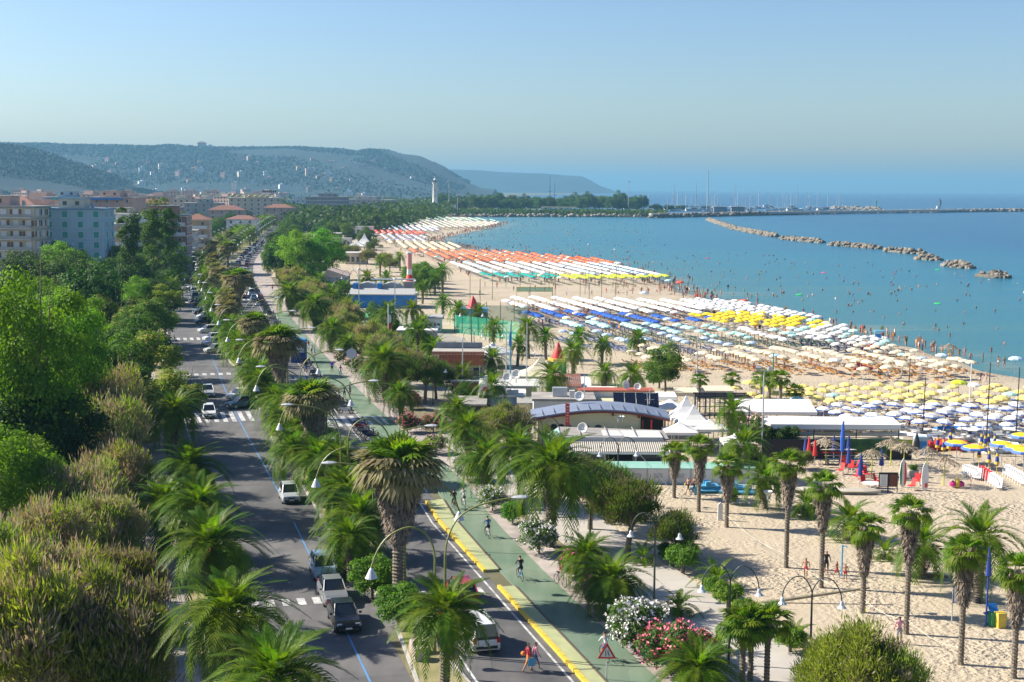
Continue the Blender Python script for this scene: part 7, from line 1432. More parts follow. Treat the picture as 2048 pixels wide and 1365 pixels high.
print('UMB', len(UMB), 'LOU', len(LOU))
# closed beige parasols of the half folded rows (posts)
PC = closed(mat('folded_cloth', (.30, .22, .14), .85)); pcm = MB().lathe([(.03, 0), (.03, .8), (.13, .85), (.10, 1.5), (.02, 2.2)], n=6).mesh('closed_parasol', [MATS['folded_cloth']])
k = 0
for (x0, y0, x1, y1, n) in ((1205, 655, 1290, 680, 14), (1240, 652, 1330, 678, 12), (1360, 695, 1395, 708, 6), (1415, 700, 1455, 716, 8), (1460, 705, 1495, 722, 7), (1500, 672, 1575, 692, 10), (1350, 672, 1400, 690, 8), (1420, 665, 1480, 685, 9)):
    for i in range(n): p = at(x0+(x1-x0)*i/(n-1), y0+(y1-y0)*i/(n-1)+18); tag(mkobj('closed_parasol', pcm, None, p), 'folded brown parasol, %s counted along the lines between the open rows' % nth(k), 'parasol', 'folded parasols in lines'); k += 1
SU = parasol_mesh(cl('yellow', (0, 0, 0)), name='striped_parasol', cm2=cl('mid_blue', (0, 0, 0)), r=1.25)
for px, py, lab in ((1912, 928, 'blue and yellow striped parasol beside the red pedal boat'), (1946, 938, 'blue and yellow striped parasol, lowest of the open ones'), (2002, 930, 'blue and yellow striped parasol behind the closed ones'), (2030, 938, 'blue and yellow striped parasol at the right edge'), (2042, 912, 'blue and yellow striped parasol cut by the right edge, higher'), (2046, 945, 'blue and yellow striped parasol cut by the right edge, lower')):
    tag(mkobj('striped_parasol', SU, None, at(px, py), .2), lab, 'parasol', 'striped blue and yellow parasols')
for px, py, k_, lab in ((1487, 622, 'red', 'lone red parasol at the water line'), (1360, 582, 'red', 'dark red parasol by the water line'), (1337, 578, 'aqua', 'lone turquoise parasol on the wet sand'), (1288, 605, 'pale_blue', 'lone pale blue parasol on the open sand'), (1880, 760, 'cream', 'lone parasol on the open strip'), (1916, 800, 'lime', 'bright green parasol in the white and blue block'), (2030, 748, 'pale_blue', 'lone blue parasol by the water at the right edge')):
    tag(mkobj('beach_parasol', U[k_], None, at(px, py), 0, 1.1), lab, 'parasol', 'lone parasols')

# ---- people: one skinned body per pose
skin = mat('skin', (0.36, 0.19, 0.12), 0.6, rand=.25); hair = mat('hair', (0.03, 0.02, 0.015), 0.7, rand=.4)
def body(name, J, regions, female=False):
    """J: joints dict name -> (x, y, z, r); bones; one continuous mesh from the skin modifier"""
    order = list(J); idx = {k: i for i, k in enumerate(order)}
    E = [('pelvis', 'waist'), ('waist', 'chest'), ('chest', 'neck'), ('neck', 'head'), ('head', 'crown')]
    for s in 'lr':
        E += [('chest', s+'sh'), (s+'sh', s+'el'), (s+'el', s+'wr'), (s+'wr', s+'hand'), ('pelvis', s+'hip'), (s+'hip', s+'kn'), (s+'kn', s+'an'), (s+'an', s+'toe')]
    E = [(idx[a], idx[b]) for a, b in E if a in idx and b in idx]
    me = bpy.data.meshes.new(name); me.from_pydata([J[k][:3] for k in order], E, []); o = bpy.data.objects.new(name, me); COL.objects.link(o)
    sk = o.modifiers.new('s', 'SKIN'); sk.use_smooth_shade = True
    for i, k in enumerate(order):
        r = J[k][3]; d = me.skin_vertices[0].data[i]; d.radius = (r, r*.78) if k in ('chest', 'waist', 'pelvis') else (r, r)
        d.use_root = (k == 'pelvis')
    sb = o.modifiers.new('b', 'SUBSURF'); sb.levels = 1
    dg = bpy.context.evaluated_depsgraph_get(); m2 = bpy.data.meshes.new_from_object(o.evaluated_get(dg)); bpy.data.objects.remove(o); m2.name = name
    m2.materials.clear(); [m2.materials.append(x) for x in (skin, hair, mat('shirt_cloth', (.6, .6, .6), .8), mat('short_cloth', (.05, .06, .15), .8))]
    for f in m2.polygons: f.material_index = regions(f.center, f.normal)
    m2.polygons.foreach_set('use_smooth', [True]*len(m2.polygons)); return m2
def stand(step=0.0, arms=0.25, bend=0.0, sw=.42):
    J = dict(pelvis=(0, 0, .92, .135), waist=(0, -.01, 1.08, .115), chest=(0, -bend*.1, 1.32, .15), neck=(0, -bend*.16, 1.47, .055), head=(0, -.02-bend*.2, 1.60, .095), crown=(0, 0-bend*.2, 1.70, .075))
    for s, g in (('l', -1), ('r', 1)):
        J[s+'sh'] = (g*.19, -bend*.1, 1.40, .058); J[s+'el'] = (g*(.21+arms*.25), .03+g*step*.15, 1.14, .042); J[s+'wr'] = (g*(.20+arms*.35), -.05+g*step*.25, .92, .03); J[s+'hand'] = (g*(.19+arms*.35), -.09+g*step*.28, .83, .032)
        J[s+'hip'] = (g*.10, 0, .86, .095); J[s+'kn'] = (g*.11, -g*step*.22-.02, .48, .06); J[s+'an'] = (g*.10, -g*step*.42+.04, .09, .038); J[s+'toe'] = (g*.11, -g*step*.42-.13, .04, .032)
    return J
def sit_ground():
    J = dict(pelvis=(0, 0, .14, .14), waist=(0, .08, .30, .115), chest=(0, .12, .52, .14), neck=(0, .10, .67, .055), head=(0, .07, .79, .095), crown=(0, .08, .88, .07))
    for s, g in (('l', -1), ('r', 1)):
        J[s+'sh'] = (g*.19, .12, .60, .055); J[s+'el'] = (g*.28, .22, .34, .04); J[s+'wr'] = (g*.30, .32, .10, .03); J[s+'hand'] = (g*.31, .36, .04, .03)
        J[s+'hip'] = (g*.10, -.05, .14, .09); J[s+'kn'] = (g*.16, -.42, .36, .06); J[s+'an'] = (g*.15, -.78, .07, .04); J[s+'toe'] = (g*.16, -.90, .06, .03)
    return J
def lying():
    J = dict(pelvis=(0, 0, .13, .13), waist=(0, .17, .12, .115), chest=(0, .42, .13, .14), neck=(0, .57, .14, .055), head=(0, .70, .14, .095), crown=(0, .80, .15, .075))
    for s, g in (('l', -1), ('r', 1)):
        J[s+'sh'] = (g*.19, .50, .12, .055); J[s+'el'] = (g*.32, .36, .07, .04); J[s+'wr'] = (g*.30, .12, .06, .03); J[s+'hand'] = (g*.29, .04, .05, .03)
        J[s+'hip'] = (g*.10, -.06, .12, .09); J[s+'kn'] = (g*.12, -.45, .10, .06); J[s+'an'] = (g*.12, -.85, .06, .04); J[s+'toe'] = (g*.14, -.92, .12, .03)
    return J
def cycling():
    J = dict(pelvis=(0, .28, .98, .14), waist=(0, .20, 1.14, .115), chest=(0, .05, 1.36, .15), neck=(0, -.02, 1.50, .055), head=(0, -.07, 1.63, .095), crown=(0, -.05, 1.73, .075))
    for s, g in (('l', -1), ('r', 1)):
        J[s+'sh'] = (g*.19, .04, 1.42, .058); J[s+'el'] = (g*.27, -.12, 1.20, .042); J[s+'wr'] = (g*.24, -.36, 1.08, .03); J[s+'hand'] = (g*.24, -.42, 1.06, .032)
        J[s+'hip'] = (g*.10, .22, .94, .10); J[s+'kn'] = (g*.12, -.10+g*.06, .66+g*.10, .062); J[s+'an'] = (g*.12, .05-g*.14, .34+g*.13, .038); J[s+'toe'] = (g*.12, -.08-g*.14, .30+g*.13, .032)
    return J
def reg(top, shirt, short, hairz, longhair=False, zs=(1.45, .95, .55), back=.0):
    def f(c, n):
        if c.z > hairz and (c.y > back or c.z > hairz+.07): return 1
        if longhair and c.z > hairz-.28 and c.y > back+.03 and abs(c.x) < .11: return 1
        if zs[1] < c.z < zs[0] and shirt and (abs(c.x) < .26 or shirt > 1): return 2
        if zs[2] < c.z <= zs[1] and short and abs(c.x) < .21: return 3
        return 0
    return f
BD = dict(
    bather=body('body', stand(.1, .2), reg(0, 0, 1, 1.60, zs=(1.4, .99, .74))), bather_f=body('body', stand(.15, .35), reg(0, 0, 1, 1.60, True, zs=(1.4, .99, .80))),
    walker=body('body', stand(.8, .12), reg(0, 2, 1, 1.60, zs=(1.46, 1.0, .50))), walker_f=body('body', stand(.7, .15), reg(0, 2, 1, 1.60, True, zs=(1.44, 1.0, .46))),
    walk_b=body('body', stand(.8, .15), reg(0, 0, 1, 1.60, zs=(1.4, 1.0, .66))), stand_s=body('body', stand(.05, .3), reg(0, 2, 1, 1.60, zs=(1.46, 1.0, .50))),
    sitter=body('body', sit_ground(), reg(0, 0, 1, .80, zs=(.5, .22, .0), back=.07)), lier=body('body', lying(), lambda c, n: 1 if c.y > .74 else (3 if -.14 < c.y < .10 and abs(c.x) < .21 else 0)),
    cyclist=body('body', cycling(), reg(0, 2, 1, 1.62, zs=(1.46, 1.08, .72), back=-.07)))
SHIRT = {k: mat('shirt_'+k, c, .8, var=.05, scale=3) for k, c in dict(white=(.7, .7, .68), black=(.02, .02, .025), blue=(.08, .14, .32), purple=(.10, .05, .45), red=(.55, .04, .06), pink=(.65, .30, .36), grey=(.3, .3, .32), orange=(.7, .25, .05), green=(.08, .30, .12), yellow=(.7, .6, .1)).items()}
BEACHC = [SHIRT[k] for k in ('black', 'blue', 'red', 'orange', 'green', 'white', 'pink', 'grey')]
def feature(J):  # small face pieces live on the head of the nearer figures
    return J
def facemesh():
    mb = MB(); mb.box((0, -.105, 0), (.022, .03, .04), mi=0); [mb.box((x, -.088, .018), (.022, .012, .010), mi=1) for x in (-.035, .035)]; mb.box((0, -.092, -.04), (.045, .012, .010), mi=2); [mb.box((x, 0, .0), (.02, .03, .05), mi=0) for x in (-.093, .093)]
    return mb.mesh('face', [skin, black, redp])
FACE = facemesh()
def person(kind, px, py, rz, lab, shirt='white', short='black', s=1.0, grp=None, z=0.05, face=True, xyz=None):
    p = xyz if xyz is not None else at(px, py); p = Vector(p); p.z = z
    o = mkobj('person', BD[kind], None, p, rz, s); tag(o, lab, 'person', grp)
    for i, m_ in ((2, SHIRT[shirt] if isinstance(shirt, str) else shirt), (3, SHIRT[short] if isinstance(short, str) else short)):
        o.material_slots[i].link = 'OBJECT'; o.material_slots[i].material = m_
    if face:
        hz_ = {'sitter': (0, .07, .80), 'cyclist': (0, -.07, 1.64), 'lier': None}.get(kind, (0, -.02, 1.61))
        if hz_: mkobj('face', FACE, o, hz_)
    return o
F_ = math.pi
person('walker_f', 1056, 1345, 1.75, 'woman in a red patterned dress crossing the road with a ball under her arm', 'red', 'orange', 1.0, z=.02)
person('walker_f', 1071, 1342, 1.75, 'woman in pink carrying a light blue bag across the road', 'pink', 'blue', .98, z=.02)
bag = MB().prism([(-.2, 0), (.2, 0), (.24, .42), (-.24, .42)], -.06, .06).mesh('beach_bag', [skyp]); ball = MB().lathe([(0, -.14), (.1, -.1), (.14, 0), (.1, .1), (0, .14)], n=10).mesh('ball', [SHIRT['orange']])
p = at(1063, 1345); tag(mkobj('beach_bag', bag, None, (p.x, p.y-.1, .42), .3), 'light blue beach bag held between the two women on the road', 'bag'); p = at(1046, 1340); tag(mkobj('ball', ball, None, (p.x, p.y, .95)), 'pinkish ball under the arm of the woman in red', 'ball')
person('walker', 828, 915, .2, 'man in a pale shirt and black shorts walking on the cycle path', 'white', 'black', z=.15); person('walker', 664, 748, .2, 'walker in a purple shirt beside the pale oleander', 'purple', 'black', z=.15); person('walker_f', 681, 756, F_, 'walker in pink beside the pale oleander', 'pink', 'white', z=.15)
person('stand_s', 612, 745, .3, 'person in dark clothes standing by the motorbikes', 'black', 'blue'); person('walker', 689, 800, 0, 'person in a grey shirt beside the bent lamp arm', 'grey', 'black', z=.15); person('walker', 617, 703, 0, 'person in a red top next to the dark blue kiosk', 'red', 'white', z=.15); person('walker', 624, 712, 0, 'person in white behind the one in red', 'white', 'black', z=.15)
person('stand_s', 522, 612, 0, 'person in a red shirt crossing the far carriageway', 'red', 'red'); person('walker', 545, 582, 0, 'distant walker on the far promenade', 'red', 'black')
person('walk_b', 1376, 990, -1.2, 'boy in dark trunks holding a yellow ball beside the cabins', 'white', 'black', .92); person('walk_b', 1388, 990, -1.3, 'boy in a cap carrying a blue board beside the cabins', 'white', 'black', .95)
tag(mkobj('bodyboard', MB().prism([(-.2, 0), (.2, 0), (.22, .7), (0, .85), (-.22, .7)], -.03, .03).mesh('bodyboard', [skyp]), None, at(1393, 991)), 'light blue board held beside the second boy', 'board'); p = at(1370, 990); tag(mkobj('ball', MB().lathe([(0, -.1), (.08, -.07), (.1, 0), (.08, .07), (0, .1)], n=8).mesh('ball', [yellowp]), None, (p.x, p.y, .95)), 'small yellow ball in the hand of the boy', 'ball')
person('bather_f', 1611, 1159, -.5, 'thin girl in a red swimsuit standing before the skirted palm', 'red', 'red', .88); person('stand_s', 1652, 1150, .2, 'adult in black behind the trunk of the skirted palm', 'black', 'black', 1.0); person('walk_b', 1673, 1158, .6, 'child running beside the shower', 'red', 'red', .72); person('bather', 1690, 1164, -.3, 'child in a red swimsuit waiting at the shower', 'red', 'red', .74)
person('sitter', 1968, 1160, 1.2, 'sunbather sitting on a red towel behind the last palms', 'red', 'red'); person('lier', 1948, 1157, 1.5, 'sunbather lying on dark cloth beside the sitting one', 'black', 'black'); person('lier', 1868, 1156, 1.4, 'sunbather lying behind the stout date palm', 'red', 'red')
tag(mkobj('towel', B((0, 0, .03), (1.9, .9, .03)).mesh('towel', [redc]), None, at(1966, 1163)), 'red beach towel under the sitting sunbather', 'towel')
for px, py, lab in ((1595, 1027, 'small black backpack on the sand beside the tall palm'), (1955, 1208, 'black bag on the sand behind the notice board')): tag(mkobj('backpack', MB().lathe([(.18, 0), (.22, .15), (.17, .4), (.05, .5)], n=8).mesh('backpack', [black]), None, at(px, py)), lab, 'backpack', 'dark bags on the sand')
person('sitter', 1612, 1022, 1.3, 'sunbather in red sitting behind the tall skirted palm', 'red', 'red')
person('stand_s', 287, 928, 0, 'person in white walking on the shaded sidewalk', 'white', 'blue', z=.15); person('sitter', 262, 915, 1.5, 'person sitting low by the sidewalk under the tamarisks', 'black', 'black', z=.3); person('stand_s', 293, 1205, 0, 'person in black standing astride a bicycle on the sidewalk', 'black', 'black', z=.15); person('stand_s', 1798, 1290, F_, 'person in pale clothes half hidden behind the bottom tamarisk', 'pink', 'grey')
# beach crowd
def crowd(n, f, kinds, lab, grp, z=.05, sc=(.85, 1.0)):
    for i in range(n):
        px, py = f(i); p = at(px, py); k = rnd.choice(kinds); s = rnd.uniform(*sc)
        dz = z(p) if callable(z) else z
        person(k, 0, 0, rnd.uniform(0, 6.28), lab(p) if callable(lab) else lab, rnd.choice(BEACHC), rnd.choice(BEACHC), s, grp, dz, False, p)
def onshore(i):
    while True:
        Z = 225*(1100/225)**(rnd.random()**.8); x = shoreX(Z)+rnd.gauss(-3.5, 3.0)
        if x < shoreX(Z)+2: break
    s = 76800/Z; return 1024+x/Z*2844, 377+s+.0063*x/Z*2844
crowd(100, onshore, ['bather', 'bather_f', 'walk_b', 'bather'], 'bather strolling along the crowded water line', 'bathers along the water line')
def depth_z(p):
    d = p.x-shoreX(p.y); return -.18-min(1.05, .25+.04*max(0, d))
def insea(i):
    while True:
        Z = 225*(900/225)**(rnd.random()); d = abs(rnd.gauss(0, 22))+3 if rnd.random() < .7 else rnd.uniform(3, 75); x = shoreX(Z)+d; s = 76800/Z; px = 1024+x/Z*2844
        if px < 2035: break
    return px, 377+s+.0063*(px-1024)
crowd(150, insea, ['bather', 'bather_f', 'walk_b'], 'bather wading in the calm shallow sea', 'bathers in the shallow sea', depth_z)
crowd(26, lambda i: (rnd.uniform(930, 1330), rnd.uniform(572, 595)), ['bather', 'walk_b', 'stand_s'], 'player standing on the open volleyball sand', 'players on the volleyball sand')
crowd(28, lambda i: (rnd.uniform(1230, 1370), rnd.uniform(562, 590)), ['bather', 'sitter', 'lier', 'bather_f'], 'sunbather on the open sand before the water', 'sunbathers on the open sand')
crowd(22, lambda i: (rnd.uniform(1380, 1900), rnd.uniform(725, 752)), ['sitter', 'lier', 'bather_f'], 'sunbather at the edge of the cream parasol rows', 'sunbathers by the cream rows')
crowd(20, lambda i: (rnd.uniform(1600, 2040), rnd.uniform(835, 872)), ['bather', 'bather_f', 'sitter'], 'beachgoer among the white and blue parasols', 'people under the white and blue parasols')
for i, (px, py) in enumerate(((1918, 718), (1965, 728), (1996, 735), (2008, 736), (1850, 700), (1862, 705), (1940, 727), (1720, 672), (1728, 674), (1710, 668), (1960, 770), (1972, 765))):
    person('bather' if i % 2 else 'bather_f', px, py, i, 'bather standing on the near stretch of the water line', BEACHC[i % 8], BEACHC[(i+3) % 8], 1.0, 'bathers on the near water line', face=False)
def crowd_mass(n, f, z, name, lab):
    Vs, Fs, Ms, k = [], [], [], 0; mats = [skin]+BEACHC; lo = MB(); lo.box((0, 0, .42), (.26, .18, .84), mi=0, taper=1.1); lo.box((0, 0, 1.1), (.34, .2, .52), mi=1); lo.lathe([(0, 1.36), (.1, 1.45), (.1, 1.6), (0, 1.7)], n=6, mi=0); lo.box((.24, 0, 1.05), (.09, .09, .6), mi=0); lo.box((-.24, 0, 1.05), (.09, .09, .6), mi=0)
    vv = np.array(lo.v)
    for i in range(n):
        p = at(*f(i)); c = 1+rnd.randrange(8); a = rnd.random()*6; W = np.stack([vv[:, 0]*math.cos(a)-vv[:, 1]*math.sin(a)+p.x, vv[:, 0]*math.sin(a)+vv[:, 1]*math.cos(a)+p.y, vv[:, 2]+(z(p) if callable(z) else z)], 1); Vs.append(W)
        for fc, m_ in zip(lo.f, lo.m): Fs.append(tuple(q+k for q in fc)); Ms.append(c if m_ else 0)
        k += len(vv)
    tag(mkobj(name, faces_mesh(name, np.concatenate(Vs), Fs, mats, Ms)), lab, 'crowd', kind='stuff')
def under(i): a = rnd.choice(UMB[NU:]); x, y = a[0]+rnd.uniform(-1.6, 1.6), a[1]+rnd.uniform(-2, 2); return 1024+x/y*2844, 377+76800/y+.0063*x/y*2844
crowd_mass(900, under, -.3, 'beach_crowd', 'crowd of people between the far parasols')
crowd_mass(420, onshore, 0.0, 'shore_crowd', 'dense crowd strolling on the far water line')
def insea2(i):
    Z = 330*(1250/330)**rnd.random(); d = rnd.uniform(3, 110); x = shoreX(Z)+d; px = 1024+x/Z*2844; return px, 377+76800/Z+.0063*(px-1024)
crowd_mass(330, insea2, lambda p: depth_z(p), 'far_bathers', 'small far bathers dotted over the sea')
for px, py, m_, lab in ((1647, 546, 'pink', 'pink swim ring floating beyond the bathers'), (1598, 590, 'green', 'green air bed floating near the wading bathers'), (1875, 608, 'green', 'green air bed floating toward the right edge'), (1875, 540, 'green', 'small green float near the dark rocks'), (1415, 517, 'red', 'red float far out among the swimmers')):
    p = at(px, py, -.18); tag(mkobj('swim_ring', MB().lathe([(.45, 0), (.7, .12), (.9, 0), (.7, -.1)], n=12).mesh('swim_ring', [mat('float_'+m_, dict(pink=(.9, .15, .35), green=(.05, .75, .15), red=(.8, .05, .05))[m_], .4)]), None, (p.x, p.y, -.12)), lab, 'float', 'floats on the sea')
# ================================================================ VEHICLES, LAMPS, SIGNS
paints = {k: mat('paint_'+k, c, .25, metal=.0, spec=.7) for k, c in dict(white=(.70, .70, .69), silver=(.42, .45, .48), blue=(.22, .33, .48), black=(.012, .013, .016), green=(.015, .07, .065), navy=(.012, .025, .09), grey=(.18, .19, .20), red=(.35, .02, .02), cream=(.55, .52, .44)).items()}
carglass = mat('car_glass', (.015, .02, .028), .06, spec=1.0); tyre = mat('tyre', (.02, .02, .02), .85); rimm = mat('rim', (.45, .46, .48), .3, metal=.8); lampm = mat('headlamp', (.75, .78, .80), .1, spec=1); tailm = mat('tail_lamp', (.45, .01, .01), .2); platem = mat('number_plate', (.72, .72, .70), .5); trim = mat('black_trim', (.03, .03, .032), .7)
def loft(sec, name, mats, mi=0):
    """sec: list of (y, [(x, z) ...]) rings, closed across"""
    n = len(sec[0][1]); V = [(x, y, z) for y, ring in sec for x, z in ring]; F = [(r*n+i, r*n+(i+1) % n, (r+1)*n+(i+1) % n, (r+1)*n+i) for r in range(len(sec)-1) for i in range(n)]+[tuple(range(n))[::-1], tuple((len(sec)-1)*n+i for i in range(n))]
    me = MB().add(V, F, mi).mesh(name, mats); fixn(me); me.polygons.foreach_set('use_smooth', [False]*len(me.polygons)); return me
def ring(w, z0, z1, tw): return [(-w*.92, z0), (-w, z0+.15), (-w, (z0+z1)/2+.05), (-w*tw, z1), (w*tw, z1), (w, (z0+z1)/2+.05), (w, z0+.15), (w*.92, z0)]
def car_spec(kind='hatch'):
    """front at -y. lengths in metres"""
    L_, w, h, hood, ws, roof0, roof1, rear = {'hatch': (3.85, .81, 1.45, .86, -.95, -.30, 1.45, 1.86), 'mini': (3.5, .80, 1.48, .90, -.95, -.35, 1.25, 1.68), 'saloon': (4.3, .84, 1.42, .88, -.95, -.25, 1.05, 1.75), 'van': (4.2, .86, 1.78, 1.0, -1.35, -.75, 1.95, 2.08), 'suv': (4.4, .9, 1.72, 1.05, -1.05, -.45, 1.85, 2.15)}[kind]
    f = -L_/2; r = L_/2; top = hood
    body = loft([(f, ring(w*.80, .28, .52, .9)), (f+.08, ring(w*.93, .20, hood*.78, .88)), (f+.35, ring(w, .18, hood*.90, .86)), (ws-.05, ring(w, .17, hood, .88)), (.2, ring(w, .17, hood+.04, .9)), (r-.35, ring(w, .18, hood+.03, .9)), (r-.06, ring(w*.96, .22, hood, .86)), (r, ring(w*.88, .32, hood*.8, .85))], 'body', [paints['white']])
    hh = hood-.02; cw = w*.88
    cab = loft([(ws, ring(cw, hh-.12, hh+.02, .98)), (roof0, ring(cw, hh-.12, h, .80)), (roof1, ring(cw, hh-.12, h-.03, .80)), (rear if kind != 'saloon' else 1.7, ring(cw, hh-.12, hh+.06, .95))], 'cabin', [carglass])
    rf = loft([(roof0-.02, [(-cw*.79, h-.02), (-cw*.74, h+.03), (cw*.74, h+.03), (cw*.79, h-.02)]), (roof1+.02, [(-cw*.79, h-.05), (-cw*.74, h+.0), (cw*.74, h+.0), (cw*.79, h-.05)])], 'roof', [paints['white']])
    pl = MB()
    for g in (-1, 1):
        pl.tube([(g*cw*.97, ws, hh+.02), (g*cw*.79, roof0, h)], .035, 4); pl.tube([(g*cw*.97, rear if kind != 'saloon' else 1.7, hh+.04), (g*cw*.79, roof1, h-.03)], .05, 4); pl.tube([(g*cw*1.0, (roof0+roof1)/2, hh), (g*cw*.81, (roof0+roof1)/2, h)], .03, 4)
    wm = MB(); wm.lathe([(0, -.10), (.22, -.10), (.31, -.09), (.31, .09), (.2, .10), (0, .10)], n=14); tm = wm.mesh('tyre', [tyre]); rm = MB().lathe([(.19, -.115), (.19, .115), (0, .115)], n=10).lathe([(0, -.115), (.19, -.115)], n=10).mesh('rim', [rimm]); wp = []
    for g in (-1, 1):
        for y in (f+.68, r-.68): wp.append(dict(name='wheel', mesh=tm, loc=(g*(w-.10), y, .31), rot=(0, R(90), 0), parts=[dict(name='rim', mesh=rm)]))
    hl = MB().box((0, 0, 0), (.34, .10, .15), taper=.8).mesh('headlight', [lampm]); tl = MB().box((0, 0, 0), (.20, .08, .30)).mesh('tail_light', [tailm])
    ps = [dict(name='body', mesh=body), dict(name='cabin_glass', mesh=cab), dict(name='roof', mesh=rf), dict(name='pillars', mesh=pl.mesh('pillars', [paints['white']]))]+wp
    for g in (-1, 1): ps.append(dict(name='headlight', mesh=hl, loc=(g*w*.66, f+.09, hood*.70))); ps.append(dict(name='tail_light', mesh=tl, loc=(g*w*.82, r-.02, hood*.82))); ps.append(dict(name='door_mirror', mesh=MB().box((0, 0, 0), (.16, .10, .12)).mesh('door_mirror', [paints['white']]), loc=(g*(w+.06), ws+.18, hood+.08)))
    ps += [dict(name='front_bumper', mesh=MB().box((0, f+.02, .33), (w*1.5, .12, .16)).mesh('front_bumper', [trim])), dict(name='rear_bumper', mesh=MB().box((0, r-.01, .42), (w*1.5, .12, .16)).mesh('rear_bumper', [trim])), dict(name='grille', mesh=MB().box((0, f+.02, .54), (w*.7, .10, .10)).mesh('grille', [trim])), dict(name='number_plate', mesh=MB().box((0, f-.05, .40), (.40, .02, .11)).mesh('number_plate', [platem])), dict(name='number_plate', mesh=MB().box((0, r+.06, .55), (.44, .02, .11)).mesh('number_plate', [platem]))]
    return dict(name='car', cat='car', parts=ps)
CARS = {k: car_spec(k) for k in ('hatch', 'mini', 'saloon', 'van', 'suv')}
wroof = car_spec('mini')
def car(px, py, kind, col, lab, grp, da=0.0, towards=True, xy=None, z=.02):
    p = Vector(xy) if xy is not None else at(px, py); p.z = z; a = heading(p.y)-math.pi/2
    rz = a+(0 if towards else math.pi)+da; p2 = p+Vector((math.sin(-a), math.cos(a), 0))*1.9 if da == 0 and xy is None else p
    return place(CARS[kind], p2, rz, 1.0, lab, grp, cols={'paint_white': paints[col]})
car(420, 839, 'hatch', 'white', 'white hatchback driving toward the wide zebra crossing', 'cars on the inland carriageway'); car(417, 796, 'saloon', 'silver', 'silver-blue car with lit lamps behind the white hatchback', 'cars on the inland carriageway'); car(397, 612, 'suv', 'black', 'dark oncoming car with bright headlights under the mimosas', 'cars on the inland carriageway'); car(404, 598, 'saloon', 'grey', 'dark car following the one with bright headlights', 'cars on the inland carriageway')
car(584, 1011, 'mini', 'silver', 'small pale blue-white car parked under the date palm, alone on its stretch', 'cars parked along the central reservation'); car(653, 1165, 'hatch', 'blue', 'silver-blue car parked along the blue line', 'cars parked along the central reservation'); car(674, 1216, 'saloon', 'grey', 'dark car parked behind the black saloon', 'cars parked along the central reservation'); car(697, 1268, 'saloon', 'black', 'black saloon nearest the camera on the blue line', 'cars parked along the central reservation')
for px, py, kind, col, da, lab in ((483, 816, 'hatch', 'green', -1.1, 'dark green hatchback parked at an angle'), (481, 800, 'mini', 'white', -1.1, 'white rounded car behind the dark green one'), (432, 706, 'hatch', 'cream', -1.25, 'cream white car, first of the angled row'), (427, 692, 'hatch', 'silver', -1.25, 'silver white car, second of the angled row'), (426, 683, 'mini', 'white', -1.25, 'white car half hidden behind the silver one'), (417, 666, 'hatch', 'white', -1.25, 'white hatchback before the dark blue car'), (408, 648, 'hatch', 'navy', -1.25, 'dark blue hatchback parked at an angle'), (411, 638, 'mini', 'white', -1.25, 'white car peeping out behind the dark blue one'), (404, 629, 'hatch', 'black', -1.25, 'black car at the far end of the angled row')):
    car(px, py, kind, col, lab, 'cars parked at an angle', da)
car(972, 1308, 'van', 'white', 'white estate car with red tail lamps driving away near the pedestrians', None, 0, False); car(935, 1215, 'hatch', 'red', 'dark red car on the crossing hidden behind the palm', None, 0, False)
cols_ = ['black', 'navy', 'grey', 'silver', 'white', 'blue', 'silver', 'navy', 'red', 'black', 'white']; kinds_ = ['hatch', 'saloon', 'suv', 'hatch', 'van', 'mini']
car(0, 0, 'van', 'white', 'boxy white van in the jam on the seaward carriageway', None, 0, False, xy=road(400, 8.6)); CNT = 0
for i in range(46):                      # the jam on the seaward carriageway: two lines
    Z = 335+i*8.0
    if abs(Z-400) < 5: continue
    if rnd.random() < .12: continue
    lane = 7.0 if i % 2 else 9.6
    car(0, 0, rnd.choice(kinds_), rnd.choice(cols_), 'car, %s in the long double line on the seaward carriageway' % nth(i), 'cars in the far seaward jam', 0, False, xy=road(Z, lane+rnd.uniform(-.2, .2)))
for i in range(44):                      # parked on both sides of the far inland carriageway
    Z = 330+i*9.0
    car(0, 0, rnd.choice(kinds_), rnd.choice(cols_), 'parked car, %s going up the far inland carriageway' % nth(i), 'cars parked on the far inland carriageway', rnd.choice((0, 0, -1.1)), True, xy=rpt(Z, rnd.choice((1.3, 1.3, 1.3, -5.4))))
for i in range(10):
    Z = 400+i*42+rnd.uniform(-8, 8); car(0, 0, rnd.choice(kinds_), rnd.choice(cols_), 'oncoming car, %s up the far inland carriageway' % nth(i), 'cars driving on the far inland carriageway', 0, True, xy=rpt(Z, -1.6))
